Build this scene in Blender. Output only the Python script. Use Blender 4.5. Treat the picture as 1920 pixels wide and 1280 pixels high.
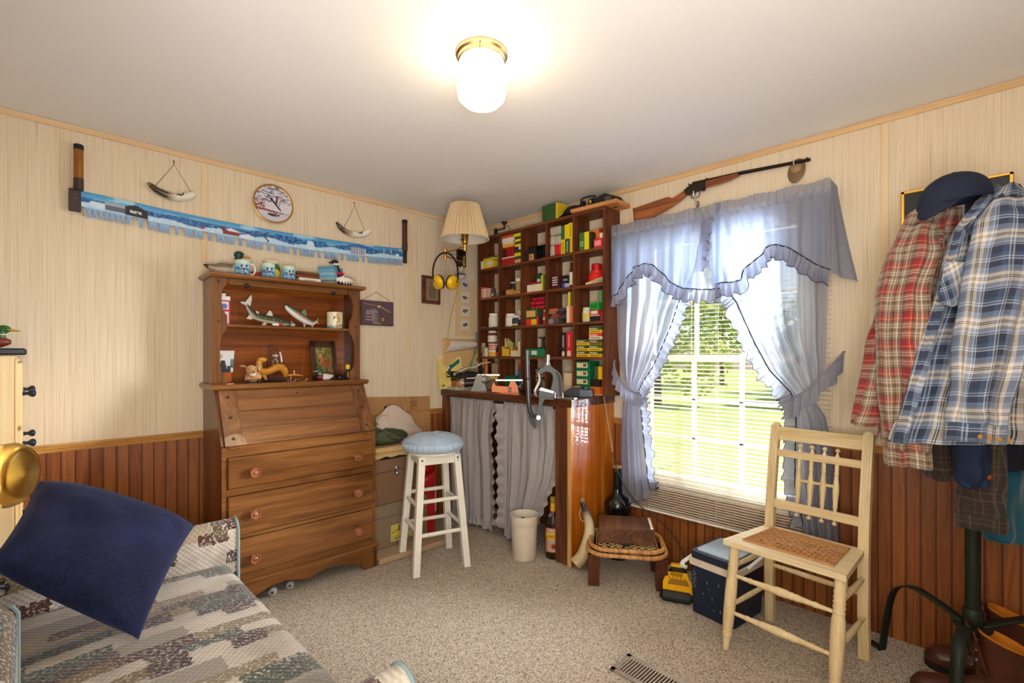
import bpy, math, random
from mathutils import Vector, Matrix, noise
for o in list(bpy.data.objects): bpy.data.objects.remove(o)
S = bpy.context.scene
COL = S.collection
R = math.radians
PI = math.pi
TAU = 2*PI
rnd = random.Random(7)

def lin(c):
    if isinstance(c, str):
        c = tuple(int(c[i:i+2], 16) for i in (0, 2, 4))
    return tuple((v/255/12.92 if v/255 <= .04045 else ((v/255+.055)/1.055)**2.4) for v in c)

# ------------------------------------------------------------ camera
H = 2.286                                  # ceiling height
cam = bpy.data.cameras.new('camera')
cam.sensor_width = 36.0
cam.lens = 905.14*36/1920
cam.shift_y = (666.0-640.0)/1920
cam.clip_start = .05
co = bpy.data.objects.new('camera', cam)
COL.objects.link(co)
co.location = (-2.670, -2.986, 1.2313)
co.rotation_euler = (R(90), 0, R(45.025-90))
S.camera = co

# ------------------------------------------------------------ view, sky, lights
S.view_settings.view_transform = 'Standard'
S.view_settings.look = 'None'
S.view_settings.exposure = 0.12
S.view_settings.gamma = 1.0
S.view_settings.use_curve_mapping = False

w = bpy.data.worlds.new('sky')
S.world = w
w.use_nodes = True
nt = w.node_tree
bg = nt.nodes['Background']
sk = nt.nodes.new('ShaderNodeTexSky')
sk.sky_type = 'NISHITA'
sk.sun_disc = False
sk.sun_elevation = R(48)
sk.sun_rotation = R(120)
sk.air_density = 1.0
sk.dust_density = 2.0
nt.links.new(sk.outputs[0], bg.inputs[0])
bg.inputs[1].default_value = 0.26

def lamp(name, kind, loc, target, energy, color=(1, 1, 1), size=1.0, size_y=None, angle=None):
    l = bpy.data.lights.new(name, kind)
    l.energy = energy
    l.color = color
    if kind == 'AREA':
        l.size = size
        if size_y:
            l.shape = 'RECTANGLE'
            l.size_y = size_y
    if kind == 'POINT':
        l.shadow_soft_size = size
    if angle is not None:
        l.angle = angle
    o = bpy.data.objects.new(name, l)
    COL.objects.link(o)
    o.location = loc
    d = Vector(target)-Vector(loc)
    o.rotation_euler = d.to_track_quat('-Z', 'Y').to_euler()
    return o

lamp('sun', 'SUN', (6, -5, 8), (0, -1.9, .2), 6.0, (1, .95, .86), angle=R(1.0))
# daylight from the open yard falling on the window from outside
lamp('window_daylight', 'AREA', (1.15, -3.0, 1.25), (-.6, -1.2, 1.45), 1050, (.96, .98, 1.0), 1.5, 1.9)
# added fill lamps, out of view behind the camera; this one brightens the ceiling
lamp('ceiling_fill', 'AREA', (-2.72, -3.15, 1.05), (-2.05, -1.35, H+.2), 42, (1, .985, .965), .8, .8)
lamp('room_fill', 'AREA', (-2.55, -3.15, 1.9), (-.9, -.9, 1.0), 8, (1, .965, .92), 1.1, .7)  # second added fill lamp, aimed straight into the room

# ------------------------------------------------------------ mesh builder
class MB:
    def __init__(self):
        self.v = []; self.f = []; self.m = []; self.uv = {}; self.col = {}
        self.M = Matrix.Identity(4)
    def add(self, vs, fs, mi=0, uvs=None, cols=None):
        b = len(self.v)
        for p in vs:
            self.v.append(self.M @ Vector(p))
        if uvs:
            for i, u in enumerate(uvs): self.uv[b+i] = u
        if cols:
            for i, c in enumerate(cols): self.col[b+i] = c
        for f in fs:
            self.f.append(tuple(b+i for i in f)); self.m.append(mi)
        return self
    def box(self, x0, x1, y0, y1, z0, z1, mi=0, b=0.0):
        if x0 > x1: x0, x1 = x1, x0
        if y0 > y1: y0, y1 = y1, y0
        if z0 > z1: z0, z1 = z1, z0
        b = min(b, (x1-x0)*.45, (y1-y0)*.45, (z1-z0)*.45)
        if b <= 0:
            vs = [(x, y, z) for x in (x0, x1) for y in (y0, y1) for z in (z0, z1)]
            fs = [(0, 1, 3, 2), (4, 6, 7, 5), (0, 4, 5, 1), (2, 3, 7, 6), (0, 2, 6, 4), (1, 5, 7, 3)]
            return self.add(vs, fs, mi)
        X = (x0, x1); Y = (y0, y1); Z = (z0, z1)
        vs = []; ix = {}
        for i in (0, 1):
            for j in (0, 1):
                for k in (0, 1):
                    sx = b if i == 0 else -b; sy = b if j == 0 else -b; sz = b if k == 0 else -b
                    for a in range(3):
                        p = [X[i]+sx, Y[j]+sy, Z[k]+sz]
                        p[a] = (X[i], Y[j], Z[k])[a]
                        ix[i, j, k, a] = len(vs); vs.append(tuple(p))
        fs = []
        for s in (0, 1):
            q = [ix[s, 0, 0, 0], ix[s, 1, 0, 0], ix[s, 1, 1, 0], ix[s, 0, 1, 0]]; fs.append(q if s else q[::-1])
            q = [ix[0, s, 0, 1], ix[0, s, 1, 1], ix[1, s, 1, 1], ix[1, s, 0, 1]]; fs.append(q if s else q[::-1])
            q = [ix[0, 0, s, 2], ix[1, 0, s, 2], ix[1, 1, s, 2], ix[0, 1, s, 2]]; fs.append(q if s else q[::-1])
        for i in (0, 1):
            for j in (0, 1):
                q = [ix[i, j, 0, 0], ix[i, j, 1, 0], ix[i, j, 1, 1], ix[i, j, 0, 1]]
                fs.append(q if (i == j) else q[::-1])
        for i in (0, 1):
            for k in (0, 1):
                q = [ix[i, 0, k, 0], ix[i, 0, k, 2], ix[i, 1, k, 2], ix[i, 1, k, 0]]
                fs.append(q if (i == k) else q[::-1])
        for j in (0, 1):
            for k in (0, 1):
                q = [ix[0, j, k, 1], ix[1, j, k, 1], ix[1, j, k, 2], ix[0, j, k, 2]]
                fs.append(q if (j == k) else q[::-1])
        for i in (0, 1):
            for j in (0, 1):
                for k in (0, 1):
                    q = [ix[i, j, k, 0], ix[i, j, k, 1], ix[i, j, k, 2]]
                    fs.append(q if (i+j+k) % 2 else q[::-1])
        return self.add(vs, fs, mi)
    def tube(self, pts, r, n=10, mi=0, cap=True, flat=1.0, closed=False):
        pts = [Vector(p) for p in pts]
        N = len(pts)
        rs = r if isinstance(r, (list, tuple)) else [r]*N
        def tan(i):
            if closed: return (pts[(i+1) % N]-pts[i-1]).normalized()
            a = pts[max(i-1, 0)]; c = pts[min(i+1, N-1)]
            d = c-a
            return d.normalized() if d.length > 1e-9 else Vector((0, 0, 1))
        t0 = tan(0)
        up = Vector((0, 0, 1)) if abs(t0.z) < .9 else Vector((1, 0, 0))
        nrm = (up-t0*up.dot(t0)).normalized()
        vs = []
        for i in range(N):
            t = tan(i)
            nrm = (nrm-t*nrm.dot(t))
            nrm = nrm.normalized() if nrm.length > 1e-6 else t.orthogonal().normalized()
            bi = t.cross(nrm)
            for k in range(n):
                a = TAU*k/n
                vs.append(pts[i]+nrm*(math.cos(a)*rs[i]*flat)+bi*(math.sin(a)*rs[i]))
        fs = []
        for i in range(N if closed else N-1):
            j = (i+1) % N
            for k in range(n):
                l = (k+1) % n
                fs.append((i*n+k, i*n+l, j*n+l, j*n+k))
        if cap and not closed:
            fs.append(tuple(range(n))[::-1])
            fs.append(tuple((N-1)*n+k for k in range(n)))
        return self.add(vs, fs, mi)
    def cyl(self, p0, p1, r0, r1=None, n=16, mi=0):
        return self.tube([p0, p1], [r0, r0 if r1 is None else r1], n, mi)
    def lathe(self, prof, n=24, o=(0, 0, 0), mi=0, axis=None, sx=1.0, sy=1.0, wob=None, mis=None, cap=True):
        Mx = Matrix.Translation(o)
        if axis is not None:
            Mx = Mx @ Vector(axis).to_track_quat('Z', 'Y').to_matrix().to_4x4()
        vs = []
        for i, (r, z) in enumerate(prof):
            for k in range(n):
                a = TAU*k/n
                rr = r*(1+(wob(a, i) if wob else 0))
                vs.append(Mx @ Vector((rr*math.cos(a)*sx, rr*math.sin(a)*sy, z)))
        L = len(prof)
        for i in range(L-1):
            fs = []
            for k in range(n):
                l = (k+1) % n
                fs.append((i*n+k, i*n+l, (i+1)*n+l, (i+1)*n+k))
            if i == 0:
                self.add(vs, fs, mis[i] if mis else mi); base = len(self.v)-len(vs)
            else:
                for f in fs:
                    self.f.append(tuple(base+q for q in f)); self.m.append(mis[i] if mis else mi)
        if cap:
            if prof[0][0] > 1e-6:
                self.f.append(tuple(base+k for k in range(n))[::-1]); self.m.append(mis[0] if mis else mi)
            if prof[-1][0] > 1e-6:
                self.f.append(tuple(base+(L-1)*n+k for k in range(n))); self.m.append(mis[-1] if mis else mi)
        return self
    def prism(self, poly, f0, f1, mi=0, side=None):
        """poly: 2D points; f0/f1 map a point to the two end planes"""
        n = len(poly)
        vs = [f0(p) for p in poly]+[f1(p) for p in poly]
        fs = [tuple(range(n))[::-1], tuple(range(n, 2*n))]
        self.add(vs, fs, mi)
        b = len(self.v)-2*n
        for i in range(n):
            j = (i+1) % n
            self.f.append((b+i, b+j, b+n+j, b+n+i)); self.m.append(mi if side is None else side)
        return self
    def px(self, poly, x0, x1, mi=0, side=None):     # outline in (y,z), thickness along x
        return self.prism(poly, lambda p: (x0, p[0], p[1]), lambda p: (x1, p[0], p[1]), mi, side)
    def py(self, poly, y0, y1, mi=0, side=None):     # outline in (x,z), thickness along y
        return self.prism(poly, lambda p: (p[0], y0, p[1]), lambda p: (p[0], y1, p[1]), mi, side)
    def pz(self, poly, z0, z1, mi=0, side=None):     # outline in (x,y), thickness along z
        return self.prism(poly, lambda p: (p[0], p[1], z0), lambda p: (p[0], p[1], z1), mi, side)
    def sheet(self, nu, nv, f, mi=0, uv=None, col=None, closed=False, mfun=None):
        vs = []; us = []; cs = []
        for j in range(nv+1):
            for i in range(nu+(0 if closed else 1)):
                u = i/nu; v = j/nv
                vs.append(f(u, v)); us.append(uv(u, v) if uv else (u, v))
                if col: cs.append(col(u, v))
        n = nu if closed else nu+1
        b = len(self.v)
        self.add(vs, [], mi, us, cs if col else None)
        for j in range(nv):
            for i in range(nu):
                k = (i+1) % n
                self.f.append((b+j*n+i, b+j*n+k, b+(j+1)*n+k, b+(j+1)*n+i))
                self.m.append(mfun((i+.5)/nu, (j+.5)/nv) if mfun else mi)
        return self
    def ell(self, c, rx, ry, rz, mi=0, n=16, m=10, rot=None, col=None):
        Q = rot if rot is not None else Matrix.Identity(3)
        c = Vector(c); vs = []; fs = []
        vs.append(c+Q @ Vector((0, 0, -rz)))
        for j in range(1, m):
            t = -PI/2+PI*j/m
            for i in range(n):
                a = TAU*i/n
                vs.append(c+Q @ Vector((rx*math.cos(t)*math.cos(a), ry*math.cos(t)*math.sin(a), rz*math.sin(t))))
        vs.append(c+Q @ Vector((0, 0, rz)))
        for i in range(n):
            fs.append((0, 1+(i+1) % n, 1+i))
            for j in range(m-2):
                a = 1+j*n; fs.append((a+i, a+(i+1) % n, a+n+(i+1) % n, a+n+i))
            fs.append((len(vs)-1, 1+(m-2)*n+i, 1+(m-2)*n+(i+1) % n))
        return self.add(vs, fs, mi)
    def build(self, name, mats, parent=None, smooth=.7, solid=0, sub=0):
        me = bpy.data.meshes.new(name)
        me.from_pydata([tuple(p) for p in self.v], [], self.f)
        if not isinstance(mats, (list, tuple)): mats = [mats]
        for m in mats: me.materials.append(m)
        me.polygons.foreach_set('material_index', self.m)
        if self.uv:
            l = me.uv_layers.new(name='UVMap')
            for lp in me.loops: l.data[lp.index].uv = self.uv.get(lp.vertex_index, (0, 0))
        if self.col:
            a = me.color_attributes.new('Col', 'FLOAT_COLOR', 'POINT')
            for i in range(len(me.vertices)): a.data[i].color = (*self.col.get(i, (.5, .5, .5)), 1)
        if smooth:
            me.shade_smooth(); me.set_sharp_from_angle(angle=smooth)
        me.update()
        o = bpy.data.objects.new(name, me)
        COL.objects.link(o)
        if parent is not None: o.parent = parent
        if solid:
            s = o.modifiers.new('solid', 'SOLIDIFY'); s.thickness = solid; s.offset = 0
        if sub:
            s = o.modifiers.new('sub', 'SUBSURF'); s.levels = sub; s.render_levels = sub
        return o

def tag(o, label, cat, group=None):
    o['label'] = label; o['category'] = cat
    if group: o['group'] = group
    return o
def thing(name, label, cat, loc=(0, 0, 0), rz=0.0, group=None):
    o = bpy.data.objects.new(name, None)
    o.empty_display_size = .05
    COL.objects.link(o)
    o.location = loc; o.rotation_euler = (0, 0, rz)
    return tag(o, label, cat, group)
def struct(name, mb, mats, parent=None, **k):
    o = mb.build(name, mats, parent, **k)
    if parent is None: o['kind'] = 'structure'
    return o
def copy_tree(root, loc, rz, label, group=None):
    r = root.copy(); COL.objects.link(r); r.location = loc; r.rotation_euler = (0, 0, rz); r['label'] = label
    if group: r['group'] = group
    for ch in list(root.children):
        c = ch.copy(); COL.objects.link(c); c.parent = r
        for g in list(ch.children):
            d = g.copy(); COL.objects.link(d); d.parent = c
    return r
def text(name, s, size, mat, parent, loc, xdir, updir, ext=.0006, align='CENTER', sx=1.0):
    cu = bpy.data.curves.new(name, 'FONT')
    cu.body = s; cu.size = size; cu.extrude = ext; cu.align_x = align; cu.align_y = 'CENTER'; cu.resolution_u = 2
    t = bpy.data.objects.new(name, cu)
    COL.objects.link(t)
    bpy.context.view_layer.update()
    me = bpy.data.meshes.new_from_object(t.evaluated_get(bpy.context.evaluated_depsgraph_get()))
    bpy.data.objects.remove(t); bpy.data.curves.remove(cu)
    X = Vector(xdir).normalized(); U = Vector(updir).normalized(); N = X.cross(U)
    Mx = Matrix((X, U, N)).transposed().to_4x4(); Mx.translation = Vector(loc)
    me.transform(Mx @ Matrix.Diagonal((sx, 1, 1, 1)))
    me.materials.clear(); me.materials.append(mat)
    o = bpy.data.objects.new(name, me); COL.objects.link(o); o.parent = parent
    return o

def lerp(a, b, t): return a+(b-a)*t
def interp(pts, t):
    """piecewise-linear curve through (key, value...) tuples"""
    if t <= pts[0][0]: return pts[0][1:]
    for a, b in zip(pts, pts[1:]):
        if t <= b[0]:
            k = (t-a[0])/(b[0]-a[0]) if b[0] > a[0] else 0
            return tuple(lerp(x, y, k) for x, y in zip(a[1:], b[1:]))
    return pts[-1][1:]
def smoothpath(pts, n):
    """Catmull-Rom through points, n samples"""
    P = [Vector(p) for p in pts]; out = []
    L = len(P)-1
    for i in range(n):
        t = i/(n-1)*L; k = min(int(t), L-1); f = t-k
        p0 = P[max(k-1, 0)]; p1 = P[k]; p2 = P[k+1]; p3 = P[min(k+2, L)]
        out.append(.5*((2*p1)+(p2-p0)*f+(2*p0-5*p1+4*p2-p3)*f*f+(3*p1-p0-3*p2+p3)*f**3))
    return out

# ------------------------------------------------------------ materials
_mc = {}
class NT:
    def __init__(self, name):
        self.mat = bpy.data.materials.new(name); self.mat.use_nodes = True
        self.t = self.mat.node_tree; self.b = self.t.nodes['Principled BSDF']
    def n(self, typ, **k):
        nd = self.t.nodes.new(typ)
        for a, v in k.items(): setattr(nd, a, v)
        return nd
    def l(self, a, b): self.t.links.new(a, b)
    def coord(self, kind='Object', scale=(1, 1, 1), rot=(0, 0, 0)):
        c = self.n('ShaderNodeTexCoord'); m = self.n('ShaderNodeMapping')
        m.inputs['Scale'].default_value = scale; m.inputs['Rotation'].default_value = rot
        self.l(c.outputs[kind], m.inputs[0]); return m.outputs[0]
    def noise(self, vec, scale, detail=3, rough=.55, dist=0):
        x = self.n('ShaderNodeTexNoise'); self.l(vec, x.inputs['Vector'])
        x.inputs['Scale'].default_value = scale; x.inputs['Detail'].default_value = detail
        x.inputs['Roughness'].default_value = rough; x.inputs['Distortion'].default_value = dist
        return x.outputs['Fac']
    def ramp(self, fac, stops, mode='LINEAR'):
        r = self.n('ShaderNodeValToRGB'); self.l(fac, r.inputs[0]); cr = r.color_ramp; cr.interpolation = mode
        while len(cr.elements) < len(stops): cr.elements.new(.5)
        for e, (p, c) in zip(cr.elements, stops):
            e.position = p; e.color = (*(lin(c) if not isinstance(c, float) else (c, c, c)), 1)
        return r.outputs[0]
    def math(self, op, a, b=None, c=None):
        m = self.n('ShaderNodeMath', operation=op)
        for i, x in enumerate((a, b, c)):
            if x is None: continue
            if isinstance(x, (int, float)): m.inputs[i].default_value = x
            else: self.l(x, m.inputs[i])
        return m.outputs[0]
    def mix(self, fac, a, b, mode='MIX'):
        m = self.n('ShaderNodeMix', data_type='RGBA', blend_type=mode)
        for i, x in ((0, fac), (6, a), (7, b)):
            if isinstance(x, (int, float)): m.inputs[i].default_value = x
            elif isinstance(x, tuple): m.inputs[i].default_value = (*x, 1)
            else: self.l(x, m.inputs[i])
        return m.outputs[2]
    def bump(self, h, strength=.3, dist=.002):
        b = self.n('ShaderNodeBump'); b.inputs['Strength'].default_value = strength; b.inputs['Distance'].default_value = dist
        self.l(h, b.inputs['Height']); self.l(b.outputs[0], self.b.inputs['Normal'])
    def set(self, rough=.5, metal=0, spec=.5, coat=0, trans=0, ior=1.45, sheen=0, alpha=1):
        I = self.b.inputs
        I['Roughness'].default_value = rough; I['Metallic'].default_value = metal
        I['Specular IOR Level'].default_value = spec; I['Coat Weight'].default_value = coat
        I['Transmission Weight'].default_value = trans; I['IOR'].default_value = ior
        I['Sheen Weight'].default_value = sheen; I['Alpha'].default_value = alpha
        return self

def mat(c, rough=.5, metal=0, spec=.4, var=.06, vs=30, bump=0, bs=80, coat=0, sheen=0, name=None):
    """a plain coloured surface with slight procedural mottling"""
    key = ('p', str(c), rough, metal, spec, var, vs, bump, bs, coat, sheen)
    if key in _mc: return _mc[key]
    t = NT(name or 'surface').set(rough, metal, spec, coat, sheen=sheen)
    base = lin(c)
    v = t.coord()
    if var:
        f = t.noise(v, vs)
        t.l(t.mix(f, tuple(x*(1-var*1.6) for x in base), tuple(min(1, x*(1+var*1.6)) for x in base)), t.b.inputs['Base Color'])
    else:
        t.b.inputs['Base Color'].default_value = (*base, 1)
    if bump: t.bump(t.noise(v, bs, 4), bump, .003)
    _mc[key] = t.mat
    return t.mat

def wood(name, dark, mid, light, axis='x', scale=1.0, rough=.4, coat=.0, bump=.08, spec=.4, contrast=1.0):
    key = ('w', name)
    if key in _mc: return _mc[key]
    t = NT(name).set(rough, 0, spec, coat)
    s = [9*scale, 9*scale, 9*scale]; s['xyz'.index(axis)] = .7*scale
    v = t.coord(scale=tuple(s))
    n1 = t.noise(v, 1.6, 4, .6, 1.2)
    s2 = [120*scale]*3; s2['xyz'.index(axis)] = 3.5*scale
    n2 = t.noise(t.coord(scale=tuple(s2)), 1.0, 3, .6, .3)
    f = t.math('ADD', t.math('MULTIPLY', n1, .72), t.math('MULTIPLY', n2, .28))
    c = .16/contrast
    col = t.ramp(f, [(.5-c, dark), (.5, mid), (.5+c, light)])
    t.l(col, t.b.inputs['Base Color'])
    if bump: t.bump(n2, bump, .001)
    _mc[key] = t.mat
    return t.mat

def vcol(name='painted', rough=.5, spec=.4, coat=0):
    key = ('v', name, rough)
    if key in _mc: return _mc[key]
    t = NT(name).set(rough, 0, spec, coat)
    a = t.n('ShaderNodeAttribute', attribute_name='Col')
    t.l(a.outputs['Color'], t.b.inputs['Base Color'])
    _mc[key] = t.mat
    return t.mat

def emis(name, c, strength):
    t = NT(name)
    t.b.inputs['Base Color'].default_value = (*lin(c), 1)
    t.b.inputs['Emission Color'].default_value = (*lin(c), 1)
    t.b.inputs['Emission Strength'].default_value = strength
    return t.mat

def glass(name, c, rough=.02, ior=1.45):
    t = NT(name).set(rough, 0, .5, trans=1, ior=ior)
    t.b.inputs['Base Color'].default_value = (*lin(c), 1)
    return t.mat

def thin_glass(name):
    t = NT(name)
    tr = t.n('ShaderNodeBsdfTransparent'); gl = t.n('ShaderNodeBsdfGlossy'); gl.inputs['Roughness'].default_value = .02
    fr = t.n('ShaderNodeFresnel'); fr.inputs[0].default_value = 1.45
    mx = t.n('ShaderNodeMixShader')
    t.l(fr.outputs[0], mx.inputs[0]); t.l(tr.outputs[0], mx.inputs[1]); t.l(gl.outputs[0], mx.inputs[2])
    t.l(mx.outputs[0], t.t.nodes['Material Output'].inputs['Surface'])
    return t.mat

def cloth_sheer(name, c, transl=.45, transp=.12, back=None):
    """woven cloth that lets daylight through"""
    t = NT(name)
    d = t.n('ShaderNodeBsdfDiffuse'); tl = t.n('ShaderNodeBsdfTranslucent'); tp = t.n('ShaderNodeBsdfTransparent')
    f = t.noise(t.coord(scale=(1, 1, .2)), 60, 3)
    col = t.mix(f, tuple(x*.9 for x in lin(c)), tuple(min(1, x*1.08) for x in lin(c)))
    t.l(col, d.inputs[0])
    if back: tl.inputs[0].default_value = (*lin(back), 1)
    else: t.l(col, tl.inputs[0])
    a = t.n('ShaderNodeMixShader'); a.inputs[0].default_value = transl
    b = t.n('ShaderNodeMixShader'); b.inputs[0].default_value = transp
    t.l(d.outputs[0], a.inputs[1]); t.l(tl.outputs[0], a.inputs[2])
    t.l(a.outputs[0], b.inputs[1]); t.l(tp.outputs[0], b.inputs[2])
    t.l(b.outputs[0], t.t.nodes['Material Output'].inputs['Surface'])
    return t.mat

BLACK = mat((22, 22, 24), .45)
DKGREY = mat((50, 50, 54), .5)
WHITE = mat((232, 228, 220), .5)
CREAM = mat((222, 208, 178), .6)
BRASS = mat((212, 166, 78), .22, 1, var=.02)
CHROME = mat((205, 205, 208), .2, 1, var=.02)
STEEL = mat((98, 99, 102), .32, .9, var=.04)
RED = mat((190, 28, 32), .4)
YELLOW = mat((238, 200, 40), .45)
PAPER = mat((228, 218, 200), .8)
# ============================================================ room shell
def wallpaper():
    t = NT('grasscloth wallpaper').set(.75, 0, .25)
    f1 = t.noise(t.coord(scale=(1, 1, .012)), 230, 2, .6)
    f2 = t.noise(t.coord(scale=(1, 1, .02)), 70, 3, .6)
    f3 = t.noise(t.coord(), 1.3, 2)
    f = t.math('ADD', t.math('MULTIPLY', f1, .6), t.math('MULTIPLY', f2, .4))
    c = t.ramp(f, [(.30, 'b5a084'), (.43, 'd6c4a8'), (.56, 'dfcfb5'), (.75, 'e6d9c2')])
    c = t.mix(t.math('MULTIPLY', f3, .25), c, lin('d2bb98'))
    t.l(c, t.b.inputs['Base Color'])
    t.bump(f1, .12, .002)
    return t.mat
def panelling(axis):
    t = NT('oak panelling '+axis).set(.42, 0, .4)
    c = t.n('ShaderNodeTexCoord'); sx = t.n('ShaderNodeSeparateXYZ'); t.l(c.outputs['Object'], sx.inputs[0])
    q = t.math('DIVIDE', sx.outputs[axis.upper()], .0485)
    fl = t.math('FLOOR', q); fr = t.math('FRACT', q)
    wn = t.n('ShaderNodeTexWhiteNoise', noise_dimensions='1D'); t.l(fl, wn.inputs['W'])
    off = t.n('ShaderNodeCombineXYZ'); t.l(t.math('MULTIPLY', wn.outputs[0], 40), off.inputs[2])
    ad = t.n('ShaderNodeVectorMath', operation='ADD'); t.l(c.outputs['Object'], ad.inputs[0]); t.l(off.outputs[0], ad.inputs[1])
    mp = t.n('ShaderNodeMapping'); mp.inputs['Scale'].default_value = (26, 26, 1.6); t.l(ad.outputs[0], mp.inputs[0])
    n1 = t.noise(mp.outputs[0], 1.5, 4, .6, 1.0)
    mp2 = t.n('ShaderNodeMapping'); mp2.inputs['Scale'].default_value = (420, 420, 9); t.l(ad.outputs[0], mp2.inputs[0])
    n2 = t.noise(mp2.outputs[0], 1.0, 3)
    f = t.math('ADD', t.math('MULTIPLY', n1, .6), t.math('ADD', t.math('MULTIPLY', n2, .25), t.math('MULTIPLY', wn.outputs[0], .16)))
    col = t.ramp(f, [(.32, '663416'), (.47, '824a22'), (.60, '965a2c'), (.8, 'a46a3a')])
    g = t.math('LESS_THAN', t.math('ABSOLUTE', t.math('SUBTRACT', fr, .5)), .455)
    g2 = t.math('GREATER_THAN', t.math('ABSOLUTE', t.math('SUBTRACT', fr, .09)), .016)
    gg = t.math('MULTIPLY', g, g2)
    t.l(t.mix(gg, lin('4a2411'), col), t.b.inputs['Base Color'])
    t.bump(t.math('ADD', gg, t.math('MULTIPLY', n2, .08)), .5, .004)
    return t.mat
def carpet():
    t = NT('berber carpet').set(.95, 0, .1, sheen=.2)
    v = t.coord()
    vo = t.n('ShaderNodeTexVoronoi'); t.l(v, vo.inputs['Vector']); vo.inputs['Scale'].default_value = 240
    sp_ = t.n('ShaderNodeSeparateColor'); t.l(vo.outputs['Color'], sp_.inputs[0])
    n1 = t.noise(v, 230, 3, .8)
    n3 = t.noise(v, 1.4, 3)
    f = t.math('ADD', t.math('MULTIPLY', sp_.outputs[0], .34), t.math('MULTIPLY', n1, .66))
    c = t.ramp(f, [(.32, '55432f'), (.40, 'a8937a'), (.48, 'd6c3aa'), (.60, 'e6d6c1'), (.72, 'f4eadb')])
    c = t.mix(t.math('MULTIPLY', n3, .22), c, lin('b09a82'))
    t.l(c, t.b.inputs['Base Color'])
    t.bump(f, 1.0, .012)
    return t.mat
def ceil_mat():
    t = NT('ceiling paint').set(.85, 0, .2)
    v = t.coord()
    t.b.inputs['Base Color'].default_value = (*lin('ebe8e6'), 1)
    t.bump(t.noise(v, 140, 3), .12, .002)
    return t.mat
WP = wallpaper()
PEACH = wood('pale printed trim', 'cdaa80', 'd9b990', 'e3c8a2', 'x', .8, .6, bump=.02)
PEACHY = wood('pale printed trim along y', 'c9a273', 'd6b283', 'e0c196', 'y', .8, .6, bump=.02)
PEACHZ = wood('pale printed trim upright', 'd2b48a', 'dcc29b', 'e5d0ae', 'z', .8, .6, bump=.02)
OAKX = wood('oak moulding x', '8a5a2a', 'b07c40', 'c9964f', 'x', 1, .3, coat=.2)
OAKY = wood('oak moulding y', '8a5a2a', 'b07c40', 'c9964f', 'y', 1, .3, coat=.2)
XW, YR = -4.3, -3.55
XS = -3.10                                   # side wall with the doorway
struct('floor', MB().box(XW, 0.02, YR, .02, -.1, 0), carpet(), smooth=0)
struct('ceiling', MB().box(XW, .12, YR, .12, H, H+.1), ceil_mat(), smooth=0)
struct('wall_left', MB().box(XW, .12, 0, .12, -.1, H), WP, smooth=0)
W0, W1, WZ0, WZ1 = -1.425, -2.350, .45, 1.955
struct('wall_right', MB().box(0, .12, 0, W0, -.1, H).box(0, .12, W1, YR, -.1, H)
       .box(0, .12, W0, W1, -.1, WZ0).box(0, .12, W0, W1, WZ1, H), WP, smooth=0)
struct('wall_rear', MB().box(XW, .12, YR-.1, YR, -.1, H), WP, smooth=0)
struct('wall_side', MB().box(XS-.1, XS, -2.14, 0, 0, H).box(XS-.1, XS, YR, -2.88, 0, H).box(XS-.1, XS, -2.88, -2.14, 2.03, H), WP, smooth=0)
struct('wall_hall', MB().box(XW-.1, XW, YR, .1, -.1, H), WP, smooth=0)
PNX, PNY = panelling('x'), panelling('y')
ZR = .8327
struct('trim_1', MB().box(XS, -.001, -.008, -.0005, 0, ZR-.03), PNX, smooth=0)
struct('trim_2', MB().box(-.008, -.0005, -.008, W0-.0, 0, ZR-.03).box(-.008, -.0005, W0, W1, 0, WZ0-.012).box(-.008, -.0005, W1, YR, 0, ZR-.03), PNY, smooth=0)
def rail_profile(d):
    return [(0, ZR-.036), (.010, ZR-.036), (.012, ZR-.022), (.016, ZR-.018), (.017, ZR-.010), (.022, ZR-.006), (.022, ZR-.001), (.018, ZR), (0, ZR)]
m = MB(); pr = rail_profile(0)
m.prism(pr, lambda p: (XS, -p[0]-.0005, p[1]), lambda p: (-.02, -p[0]-.0005, p[1]))
struct('trim_3', m, OAKX, smooth=.5)
m = MB()
m.prism(pr, lambda p: (-p[0]-.0005, -.02, p[1]), lambda p: (-p[0]-.0005, W0+.01, p[1]))
m.prism(pr, lambda p: (-p[0]-.0005, W1-.01, p[1]), lambda p: (-p[0]-.0005, YR, p[1]))
struct('trim_4', m, OAKY, smooth=.5)
struct('trim_5', MB().box(XS, -.0, -.009, -.0005, H-.028, H-.0005, b=.002), PEACH)
struct('trim_6', MB().box(-.009, -.0005, -.0095, YR, H-.030, H-.0005, b=.002), PEACHY)
m = MB()
for x in (-2.024, -.736): m.box(x, x+.030, -.004, -.0005, ZR, H-.028, b=.001)
struct('trim_7', m, PEACHZ)
m = MB()
for y in (-1.355, -2.626): m.box(-.004, -.0005, y-.030, y, ZR, H-.03, b=.001)
struct('trim_8', m, PEACHZ)

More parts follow.
